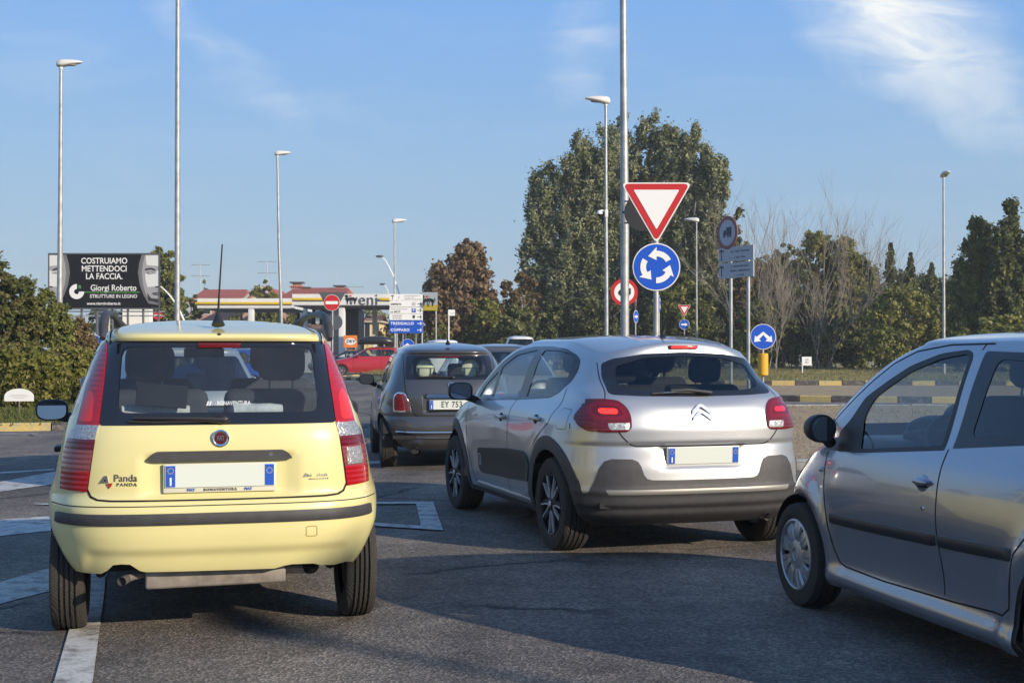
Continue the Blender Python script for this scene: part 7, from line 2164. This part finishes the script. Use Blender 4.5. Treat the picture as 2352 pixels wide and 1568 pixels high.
def build_billboard():
    D = 71.0; s_ = FPX / D
    r_ = empty('billboard', ((238.5 - CX) / s_, D, 0), 0, 'wide black billboard with white lettering and two pale half faces', 'billboard')
    w_, zt_, zb_ = 257 / s_, zz(581, s_), zz(710, s_); h_ = zt_ - zb_; cz = (zt_ + zb_) / 2
    P = lambda px, py: ((px - 238.5) / s_, zz(py, s_))
    m_bb = mat("billboard_black", (.008, .008, .011), .7, spec=.15)
    f = M(); f.box((0, .06, cz), (w_, .10, h_), m_sdark)
    for (c, d) in (((0, 0, zt_ - .035), (w_, .06, .07)), ((0, 0, zb_ + .035), (w_, .06, .07)), ((-w_ / 2 + .035, 0.003, cz), (.07, .06, h_ - .15)), ((w_ / 2 - .035, 0.003, cz), (.07, .06, h_ - .15))): f.box(c, d, m_sback)
    f.obj('frame', r_)
    g = M(); g.box((0, .005, cz), (w_ - .13, .02, h_ - .13), m_bb)
    y = -.0075
    m_bw = mat("poster_white", (.72, .72, .70), .5)
    for t_, py, sz in (("COSTRUIAMO", 599.5, .44), ("METTENDOCI", 617.5, .44), ("LA FACCIA.", 635, .44)):
        x, z = P(239, py); put_text(g, t_, sz, m_bw, (x, y, z), X3, Z3, depth=.002, bold=.016, xs=.88)
    x, z = P(260.5, 661.5); put_text(g, "Giorgi Roberto", .46, m_bw, (x, y, z), X3, Z3, depth=.002, bold=.012, xs=.86)
    x, z = P(260.5, 680.5); put_text(g, "STRUTTURE IN LEGNO", .265, m_bw, (x, y, z), X3, Z3, depth=.002, bold=.012, xs=.93)
    x, z = P(238, 697); put_text(g, "www.giorgiroberto.it", .22, m_bw, (x, y, z), X3, Z3, depth=.002, bold=.02, xs=.95)
    m_gr = mat("poster_green", (.10, .35, .07), .5)
    a, b = P(190, 671), P(321, 669.6); g.box(((a[0] + b[0]) / 2, y, a[1]), (b[0] - a[0], .004, .035), m_gr)
    cx_, cz_ = P(176, 669.5)
    n = 30; ro, ri = .40, .14; a0, a1 = R(88), R(358)
    vs = [(cx_ + q * math.cos(a0 + (a1 - a0) * k / n), y - .001, cz_ + q * math.sin(a0 + (a1 - a0) * k / n)) for q in (ro, ri) for k in range(n + 1)]
    g.add(vs, [(k, k + 1, n + 2 + k, n + 1 + k) for k in range(n)], m_bw)
    g.box((cx_ + .25, y - .001, cz_ - .045), (.28, .003, .09), m_bw)
    put_text(g, "R", .26, m_gr, (cx_ + .17, y - .002, cz_ + .24), X3, Z3, depth=.001, bold=.02)
    g.obj('poster', r_, smooth=0)
    # two generic half faces at the ends, shaded in patches
    def face(name, ox, sg):
        q = M()
        tones = [mat("face_tone_%s" % nm, c, .5) for nm, c in (("pale", (.62, .62, .60)), ("mid", (.30, .30, .30)), ("soft", (.14, .14, .145)), ("dark", (.02, .02, .022)))]
        P2 = lambda u, v: (ox + sg * u * 1.28, cz + v)           # u runs inwards from the edge of the board
        def patch(pts, m, k): q.prism(fillet([P2(*p) for p in pts], .05), (0, y - .001 * k, 0), X3, Z3, .002, m)
        patch([(0, -1.28), (.42, -1.2), (.62, -.75), (.78, -.2), (.86, .45), (.80, 1.0), (.70, 1.42), (0, 1.42)], tones[2], 1)
        patch([(0, -1.15), (.34, -1.10), (.52, -.72), (.64, -.2), (.70, .40), (.66, .9), (.56, 1.40), (0, 1.40)], tones[1], 2)
        patch([(0, .80), (.50, .86), (.54, 1.36), (0, 1.38)], tones[0], 3)
        patch([(0.05, -.28), (.46, -.32), (.54, .05), (.56, .42), (.40, .34), (.16, .40), (.03, .30)], tones[0], 3)
        patch([(0, -.28), (.05, -.30), (.14, .0), (.10, .50), (0, .60)], tones[0], 4)
        patch([(.12, .62), (.30, .72), (.56, .66), (.58, .56), (.32, .62), (.14, .54)], tones[3], 5)
        patch([(.18, .46), (.34, .52), (.50, .46), (.36, .40)], tones[3], 5)
        patch([(.22, .46), (.34, .49), (.44, .46), (.34, .43)], tones[0], 6)
        patch([(.0, -.36), (.16, -.34), (.13, -.28), (0, -.26)], tones[3], 6)
        patch([(0, -.58), (.22, -.62), (.28, -.66), (.18, -.74), (0, -.76)], tones[3], 6)
        patch([(0, -.64), (.22, -.66), (0, -.69)], tones[1], 7)
        patch([(0, -.95), (.30, -.92), (.48, -.62), (.42, -1.05), (0, -1.16)], tones[3] if sg < 0 else tones[2], 4)
        if sg > 0: patch([(0, .50), (.56, .56), (.56, .52), (0, .46)], tones[0], 8)
        q.obj(name, r_, smooth=0)
    face('face_picture', -w_ / 2 + .075, 1); face('face_picture', w_ / 2 - .075, -1)
    for dx in (155, 177, 184, 276, 300, 324, 345):      # seams between the poster sheets
        pass
    s2 = M()
    for x in np.linspace(-w_ / 2 + .1, w_ / 2 - .1, 8): s2.tube([(x, .15, 0), (x, .15, zt_ - .2)], .06, m_sback, 8)
    for z in (zb_ - .35, zb_ - .12): s2.box((0, .20, z), (w_ + .4, .05, .07), m_galv)
    s2.obj('support', r_)
    # storage tank and white cabinet beneath
    D = 74.0; s_ = FPX / D
    r2 = empty('storage_tank', ((236 - CX) / s_, D, 0), 0, 'short cream storage tank below the billboard', 'tank')
    g = M(); mt = Matrix.Translation((0, 0, 0)) @ Matrix.Rotation(R(-90), 4, 'Y')
    g.lathe([(0, zz(702, s_)), (.25, zz(703, s_)), (.36, zz(708, s_)), (.38, zz(715, s_)), (.38, .3), (0, .3)], mat("cream_tank", (.50, .47, .38), .5), 28, mt); g.obj('tank_body', r2)
    g = M(); g.box((0, 0, .15), (.7, .7, .3), m_kgrey); g.obj('plinth', r2)
    r3 = empty('cabinet', ((300 - CX) / s_, D + 1, 0), 0, 'white ribbed metal cabinet below the billboard', 'cabinet')
    g = M(); g.box((0, .4, zz(730, s_) * .5 + .3), (1.5, .8, zz(708, s_)), m_swhite)
    for k in range(6): g.box((0, -.01, .5 + k * .45), (1.46, .02, .03), m_gb)
    g.obj('housing', r3)

def build_station():
    m_fas = mat("fascia_white", (.66, .66, .64), .4, noise=.08, nscale=2); m_yb = mat("fascia_yellow", (.62, .42, .03), .4); m_und = mat("canopy_underside", (.16, .17, .18), .7); m_kio = mat("kiosk_dark", (.05, .05, .055), .5)
    r_ = empty('filling_station', (-14, 88, 0), 0, 'filling station with long white canopy, yellow stripe and dark lettering', 'filling station')
    def canopy(px0, px1, pyt, pyb, D, depth, dz=0):
        s_ = FPX / D; x0, x1 = (px0 - CX) / s_ + 14, (px1 - CX) / s_ + 14; zt_, zb_ = zz(pyt, s_), zz(pyb, s_); yc = D - 88
        g = M(); g.box(((x0 + x1) / 2, yc + depth / 2, (zt_ + zb_) / 2), (x1 - x0, depth, zt_ - zb_), m_fas)
        g.box(((x0 + x1) / 2, yc + depth / 2, zb_ - .02), (x1 - x0 - .2, depth - .2, .05), m_und)
        for q in (.55, .0): g.box(((x0 + x1) / 2, yc - .012, zb_ + (zt_ - zb_) * (q if q else .08)), (x1 - x0 + .02, .02, .02), m_gb)
        return g, s_, x0, x1, zt_, zb_, yc
    g, s_, x0, x1, zt_, zb_, yc = canopy(453, 672, 685, 708, 92, 9); g.obj('canopy', r_)
    g = M(); g.box(((x0 + x1) / 2 - .05, yc - .08, (zt_ + zb_) / 2), (x1 - x0 + .2, .14, .17), m_yb, bev=.05); g.obj('yellow_band', r_)
    g, s_, x0, x1, zt_, zb_, yc = canopy(671, 972, 675, 701, 84, 8); g.obj('canopy', r_)
    for a, b in ((671, 780), (871, 905)):
        g = M(); xa, xb = (a - CX) / s_ + 14, (b - CX) / s_ + 14; g.box(((xa + xb) / 2, yc - .08, (zt_ + zb_) / 2 + .02), (xb - xa, .14, .17), m_yb, bev=.05); g.obj('yellow_band', r_)
    g = M(); put_text(g, "eni", 1.02, mat("letter_dark", (.07, .08, .08), .4), ((846 - CX) / s_ + 14, yc - .03, (zt_ + zb_) / 2 - .02), X3, Z3, depth=.05, bold=-.004, space=1.05); g.obj('lettering', r_, smooth=0)
    g = M(); dog(g, (807 - CX) / s_ + 14, (zt_ + zb_) / 2 - .02, .78, yc - .03); g.obj('emblem', r_, smooth=0)
    for px, D, w in ((575.5, 91.8, 12), (784.5, 84.2, 14), (498, 96, 10), (860, 90, 10), (700, 90, 8), (640, 99, 8)):
        s_ = FPX / D; g = M(); g.box(((px - CX) / s_ + 14, D - 88 + .3, 2.15), (w / s_, .5, 4.3), m_fas, bev=.02); g.obj('column', r_)
    g = M(); s_ = FPX / 90; x0, x1 = (793 - CX) / s_ + 14, (826 - CX) / s_ + 14
    g.box(((x0 + x1) / 2, 3, 2.1), (x1 - x0, 3.5, 4.2), m_kio)
    for k in range(3): g.box((x0 + .25 + k * .33, 1.22, 1.3), (.24, .04, 2.2), m_sback)
    g.box((x0 + .5, 1.2, .6), (.9, .05, 1.2), m_gb); g.obj('kiosk', r_)
    for px, D in ((520, 90), (610, 90), (700, 84.5), (745, 86)):
        s_ = FPX / D; rt = empty('fuel_pump', ((px - CX) / s_, D, 0), 0, {520: 'fuel pump at the left under the canopy', 610: 'fuel pump behind the white column', 700: 'fuel pump under the right canopy, left one', 745: 'fuel pump near the no entry sign'}[px], 'fuel pump')
        g = M(); g.box((0, 0, 1.0), (.8, .5, 2.0), mat("pump_grey", (.35, .36, .37), .5), bev=.04); g.box((0, -.26, 1.5), (.55, .02, .45), m_sdark); g.obj('pump_body', rt)
        g = M(); g.tube([(.42, -.1, 1.5), (.6, -.15, 1.0), (.5, -.1, .5), (.42, -.1, .9)], .02, m_sdark, 8); g.obj('hose', rt)

def tile_mat(name, c):
    m = mat(name, c, .85, noise=.3, nscale=3)
    nt = m.node_tree; b = nt.nodes['Principled BSDF']; t = nt.nodes.new('ShaderNodeTexCoord'); w = nt.nodes.new('ShaderNodeTexWave'); w.inputs['Scale'].default_value = 1.6; w.bands_direction = 'X'
    nt.links.new(t.outputs['Object'], w.inputs[0]); bp = nt.nodes.new('ShaderNodeBump'); bp.inputs['Strength'].default_value = .8; bp.inputs['Distance'].default_value = .1
    nt.links.new(w.outputs[1], bp.inputs['Height']); nt.links.new(bp.outputs[0], b.inputs['Normal'])
    return m
def build_houses():
    m_tile = tile_mat("red_roof_tiles", (.36, .10, .07)); m_tile2 = tile_mat("brown_roof_tiles", (.30, .17, .10))
    m_pink = mat("brick_pink_wall", (.42, .25, .19), .9, noise=.15, nscale=3); m_yw = mat("pale_yellow_wall", (.62, .50, .24), .9, noise=.08, nscale=2)
    m_wd = mat("dark_window", (.03, .03, .035), .2); m_shut = mat("white_shutter", (.60, .58, .52), .6)
    def house(px0, px1, py_ridge, py_eave, D, depth, label, wall, roof, wins, chim=(), hip=.7, gable=False):
        s_ = FPX / D; x0, x1 = (px0 - CX) / s_, (px1 - CX) / s_; xc = (x0 + x1) / 2; zr, ze = zz(py_ridge, s_), zz(py_eave, s_); hw = (x1 - x0) / 2
        root = empty('house', (xc, D, 0), 0, label, 'house')
        g = M(); g.box((0, depth / 2, ze / 2), (hw * 2 - .8, depth - .8, ze), wall)
        if gable: g.add([(-hw + .4, .4, ze), (hw - .4, .4, ze), (0, .4, zr - .15)], [(0, 1, 2)], wall)
        g.obj('wall', root)
        g = M()
        if gable: V = [(-hw, -.3, ze - .1), (0, -.3, zr), (hw, -.3, ze - .1), (-hw, depth, ze - .1), (0, depth, zr), (hw, depth, ze - .1)]; F_ = [(0, 1, 4, 3), (1, 2, 5, 4)]
        else: V = [(-hw, 0, ze), (hw, 0, ze), (hw, depth, ze), (-hw, depth, ze), (-hw + hip, depth / 2, zr), (hw - hip, depth / 2, zr)]; F_ = [(0, 1, 5, 4), (1, 2, 5), (2, 3, 4, 5), (3, 0, 4)]
        g.add(V, F_, roof); g.add([(a, b, c - .18) for a, b, c in V], [tuple(reversed(f)) for f in F_], roof)
        if not gable: g.box((0, depth / 2, ze - .1), (hw * 2 - .1, depth - .1, .16), mat("eaves", (.5, .46, .4), .8))
        else:
            for sg in (-1, 1):
                a = math.atan2(zr - ze + .1, hw); g.box((sg * hw / 2, -.32, (zr + ze) / 2 - .12), (math.hypot(hw, zr - ze), .06, .22), mat("bargeboard", (.45, .42, .38), .8), ry=sg * a)
        ro = g.obj('roof', root, smooth=0)
        for (cx_, top_, w_) in chim:
            c = M(); x = (cx_ - CX) / s_ - xc; zt_ = zz(top_, s_); c.box((x, depth / 2, zt_ - .8), (w_, w_, 1.6), mat("chimney_render", (.45, .38, .30), .9)); c.box((x, depth / 2, zt_), (w_ * 1.25, w_ * 1.25, .12), roof); c.box((x, depth / 2, zt_ + .2), (w_ * .8, w_ * .8, .3), m_pink); c.box((x, depth / 2, zt_ + .4), (w_ * 1.25, w_ * 1.25, .12), m_sback); c.obj('chimney', ro)
        for (wx, wy, ww, wh, sh) in wins:
            w = M(); x = (wx - CX) / s_ - xc; z = zz(wy, s_); w.box((x, .38, z), (ww + .16, .06, wh + .16), m_shut); w.box((x, .34, z), (ww, .04, wh), m_shut if sh else m_wd)
            w.obj('window', root)
    house(424, 560, 659, 694, 125, 10, 'red-roofed house at the left behind the filling station', m_pink, m_tile, [(452, 704, .9, 1.3, 0), (470, 704, .9, 1.3, 0)])
    house(545, 650, 655, 697, 121, 12, 'gabled house end between the two red roofs', m_pink, m_tile, [(590, 700, .9, 1.2, 0)], gable=True)
    house(636, 800, 654, 686, 118, 11, 'long red-roofed house with two chimneys above the canopy', m_pink, m_tile, [(676, 722, .9, 1.6, 0), (692, 722, .9, 1.6, 1), (712, 722, .9, 1.6, 0), (727, 722, .9, 1.6, 1), (745, 722, .9, 1.6, 0)], chim=((660, 652, 1.0), (678, 664, .9), (762, 660, .9)))
    house(826, 878, 720, 736, 140, 8, 'pale yellow house with two narrow dark windows', m_yw, m_tile2, [(843, 758, .5, 1.5, 0), (864, 758, .5, 1.5, 0)], hip=2.2)
    # television aerials
    for k, (px, top, D, lab) in enumerate(((432, 598, 127, 'television aerial on a mast at the left red roof'), (590, 590, 123, 'television aerial above the gabled house'), (797, 650, 120, 'slim television aerial right of the chimneys'))):
        s_ = FPX / D; r_ = empty('television_aerial', ((px - CX) / s_, D + 5, 4.5), 0, lab, 'aerial')
        g = M(); zt_ = zz(top, s_) - 4.5; g.tube([(0, 0, 0), (0, 0, zt_)], .035, m_galv, 6)
        for z, n_ in ((zt_ - .1, 5), (zt_ - 1.2, 7)):
            g.tube([(-.9, 0, z), (.9, 0, z)], .025, m_galv, 5)
            for j in range(n_): x = -.85 + 1.7 * j / (n_ - 1); g.tube([(x, -.3, z), (x, .3, z)], .02, m_galv, 4); g.tube([(x, 0, z - .12), (x, 0, z + .12)], .02, m_galv, 4)
        g.obj('mast', r_)
        if k < 2:
            g = M(); g.box((.0, -.05, 1.0), (.6, .1, .9), m_swhite); 
            for j in range(4): g.box((0, -.11, .68 + j * .22), (.6, .03, .05), m_sback)
            g.obj('panel', r_)
# ============================================================ other traffic, simpler
def simple_car(X, Y, yaw, label, color, kind='hatch', metal=.5, group=None, H=None, wheels=True, glass_m=None, hd=False):
    P = dict(hatch=(3.9, 1.72, 1.46, 2.5, .78), wagon=(4.7, 1.84, 1.42, 2.82, .88), suv=(4.4, 1.82, 1.66, 2.65, .85), van=(4.9, 1.92, 1.92, 3.0, .95))[kind]
    L_, W_, H_, WB, fo = P; H_ = H or H_; ro = L_ - WB - fo; hw = W_ / 2; zb = H_ * .66; zc_ = H_ * .93
    rr = -ro
    rl = {'hatch': .35, 'wagon': .55, 'suv': .30, 'van': .15}[kind]
    S = dict(z0=.22, zc=zc_, zt=H_, ym=WB * .5, ytop=WB * .30, mr=4, mf=2.3,
        yr=[(.22, rr + .12), (.4, rr), (.6, rr - .0), (zb * .9, rr + .06), (zb, rr + .10), (zc_, rr + rl + .10)],
        yf=[(.22, WB + fo - .15), (.45, WB + fo), (.62, WB + fo - .04), (zb * .80, WB + fo - .30), (zb * .90, WB + fo - .75), (zb, WB + fo - 1.25), (zb + .05, WB + fo - 1.4), (zc_, WB + fo - 2.15)],
        w=[(.22, hw * .92), (.5, hw), (.75, hw * .99), (zb, hw * .90), (zc_, hw * .68)],
        pr=[(.22, 3.6), (zc_, 3.6)], qr=[(.22, 8), (zc_, 8)], pf=[(.22, 2.8), (zc_, 3)], qf=[(.22, 5), (zc_, 5)],
        deform=lambda Q: flare(Q, [(0, .32, .40), (WB, .32, .40)], .03))
    root = empty('passing_car', (X, Y, 0), yaw, label, 'car', group)
    c = Car(S, root, 26, .035)
    pm = paint(('paint_%03d_%03d_%03d' % tuple(int(q * 999) for q in color)), color, metal, .3, dirt=.15)
    for sx in 'LD':
        for wy in (0, WB): c.cookie(sx, circle(wy, .32, .37, 20), 'DELETE', cond=lambda p: p.z < .72)
    yf0, yf1 = WB + fo - 1.55, WB + fo - 2.2
    yA = lambda z: float(c.prof('yf', z))
    zs0, zs1 = zb + .03, zc_ - .02
    wb_ = rr + rl + .45
    win = fillet([(yA(zs0) - .28, zs0), (yA(zs1) - .12, zs1), (wb_ * .9 + .1, zs1), (rr + .42, zs0 + .02)], .05)
    c.both(win, 'surr')
    mid = (yA(zs1) + wb_) / 2 - .1
    for a, b, k in ((yA(zs0) - .38, mid + .04, 'a'), (mid - .04, rr + .50, 'b')):
        p = fillet([(a, zs0 + .02), (min(a, yA(zs1) - .2), zs1 - .03), (max(b, wb_ + .12), zs1 - .03), (b, zs0 + .03)], .04)
        for v, q in (('L', '_l'), ('D', '_r')): c.cookie(v, p, k + q, only=['surr' + q])
    c.cookie('R', fillet([(-hw * .76, zb + .02), (hw * .76, zb + .02), (hw * .60, zc_ - .03), (-hw * .60, zc_ - .03)], .05), 'back', cond=lambda p: p.y < .6)
    c.cookie('F', fillet([(-hw * .80, zb + .05), (hw * .80, zb + .05), (hw * .62, zc_ - .02), (-hw * .62, zc_ - .02)], .06), 'wind', cond=lambda p: p.y > 1.0 and p.z > zb)
    for sg, q in ((-1, 'l'), (1, 'r')):
        c.cookie('F', fillet([(sg * hw * .92, .60), (sg * hw * .50, .58), (sg * hw * .55, .70), (sg * hw * .86, .76)], .03), 'hl' + q, cond=lambda p: p.y > WB)
        c.cookie('R', fillet([(sg * hw * .94, .72), (sg * hw * .70, .72), (sg * hw * .72, .95), (sg * hw * .92, .97)], .03), 'tl' + q, cond=lambda p: p.y < 0)
    c.cookie('F', fillet([(-hw * .42, .42), (hw * .42, .42), (hw * .36, .66), (-hw * .36, .66)], .04), 'grille', cond=lambda p: p.y > WB)
    c.part(['body'], 'body', pm, inner=m_liner)
    for q in 'lr':
        s_ = c.part(['surr_' + q], 'window_surround', m_black)
        for k in 'ab': c.part([k + '_' + q], 'pane', glass_m or g_mid, off=-.002, parent=s_)
        c.part(['hl' + q], 'headlight', m_clearlens, off=.004); c.part(['tl' + q], 'tail_lamp', m_redlamp, off=.004)
    c.part(['back'], 'tailgate_window', glass_m or g_dark, off=.001); c.part(['wind'], 'windscreen', g_mid); c.part(['grille'], 'grille', m_black, off=.003)
    for sx in (-1, 1): 
        side_mirror(root, sx * (hw + .02), WB + fo - 1.75, zb + .07, w=.18, h=.13, sx=sx, arm=.02, m=pm)
        for y in (0, WB): wheel(root, sx * (hw - .03), y, .32, .21, .21, 'steel', hi=False)
    u = M()
    for x in (-hw + .06, hw - .06):
        for y in (0, WB): well(root, u, x, y, .32, .36, .24)
    u.box((0, WB / 2, .26), (hw * 1.4, L_ * .8, .05), m_dark); u.obj('underbody', root)
    g = M()
    for sx in (-1, 1): g.strip if False else c.strip('L' if sx < 0 else 'D', [(mid, zb), (mid, .34)], .012, .0012, g, m_gap)
    c.strip('L', [(yA(zs0) - .15, zb), (yA(zs0) - .2, .34)], .012, .0012, g, m_gap)
    g.obj('door_seam', root, smooth=0)
    cabin(root, hw * .82, rr + .4, WB, .42, WB - .55, zb, rear=True)
    return c, root
def build_traffic():
    _, red = simple_car(-6.55, 73.2, R(97), 'bright red estate car with black roof box crossing the roundabout', (.42, .012, .02), 'wagon', .15, H=1.60)
    # the estate drives to the left: roof box stands on its roof bars
    mt = red.matrix_basis if False else Matrix.Translation((-6.55, 73.2, 0)) @ Matrix.Rotation(R(97), 4, 'Z')
    rb = empty('roof_box', mt @ Vector((0, .95, 1.58)), R(97), 'black roof box on the red estate car', 'roof box')
    g = M(); secs = [(-1.0, .25, .14), (-.9, .38, .30), (-.4, .42, .44), (.4, .42, .46), (.85, .36, .34), (1.0, .22, .16)]
    vs = []
    for (y, w, h) in secs:
        for k in range(16):
            a = 2 * PI * k / 16; vs.append((w * math.copysign(abs(math.cos(a)) ** .6, math.cos(a)), y, .16 + h / 2 + h / 2 * math.copysign(abs(math.sin(a)) ** .6, math.sin(a))))
    g.add(vs, [(i * 16 + j, i * 16 + (j + 1) % 16, (i + 1) * 16 + (j + 1) % 16, (i + 1) * 16 + j) for i in range(5) for j in range(16)] + [tuple(reversed(range(16))), tuple(range(80, 96))], mat("roof_box_black", (.02, .02, .025), .3))
    g.obj('box_shell', rb, smooth=50)
    g = M()
    for y in (-.45, .45): g.box((0, y, .10), (1.1, .07, .12), m_galv); 
    g.obj('roof_bars', rb)
    simple_car(-8.9, 79.5, R(95), 'dark blue car behind the red estate car, only its roof showing', (.02, .03, .05), 'hatch', .4)
    simple_car(-7.6, 39.5, R(93), 'blue car on the roundabout, seen through the rear window of the yellow car', (.012, .07, .36), 'hatch', .3)
    simple_car(-3.35, 13.6, R(20), 'silver car ahead of the yellow car, seen through its windows', (.45, .46, .47), 'hatch', .6)
    simple_car(-.17, 20.8, R(9), 'dark grey estate car ahead of the small dark grey car, half hidden behind it', (.10, .10, .105), 'wagon', .5, H=1.50)
    simple_car(.40, 66.0, R(4), 'white van-like car beyond the dark cars, its roof rising above them', (.66, .66, .64), 'van', .0, H=2.15)
    simple_car(-3.1, 60.0, R(8), 'white car far ahead, its roof just showing over the dark grey car', (.62, .63, .63), 'van', .0)
for _f in (build_yellow, things_in_yellow, build_silver, build_grey, build_right, build_traffic, build_street, build_billboard, build_station, build_houses, build_trees):
    _f()

# ------------------------------------------------------------ thin autumn haze round everything
def build_haze():
    g = M(); g.box((0, 260, 19.0), (1400, 800, 42.0), mat("haze_air"))
    m = MATS["haze_air"]; nt = m.node_tree; nt.nodes.clear()
    o = nt.nodes.new('ShaderNodeOutputMaterial'); v = nt.nodes.new('ShaderNodeVolumePrincipled')
    v.inputs['Color'].default_value = (.86, .90, .93, 1); v.inputs['Density'].default_value = 0.00055; v.inputs['Anisotropy'].default_value = .0
    nt.links.new(v.outputs[0], o.inputs['Volume'])
    tag(g.obj('haze', smooth=0), kind='stuff')
build_haze()
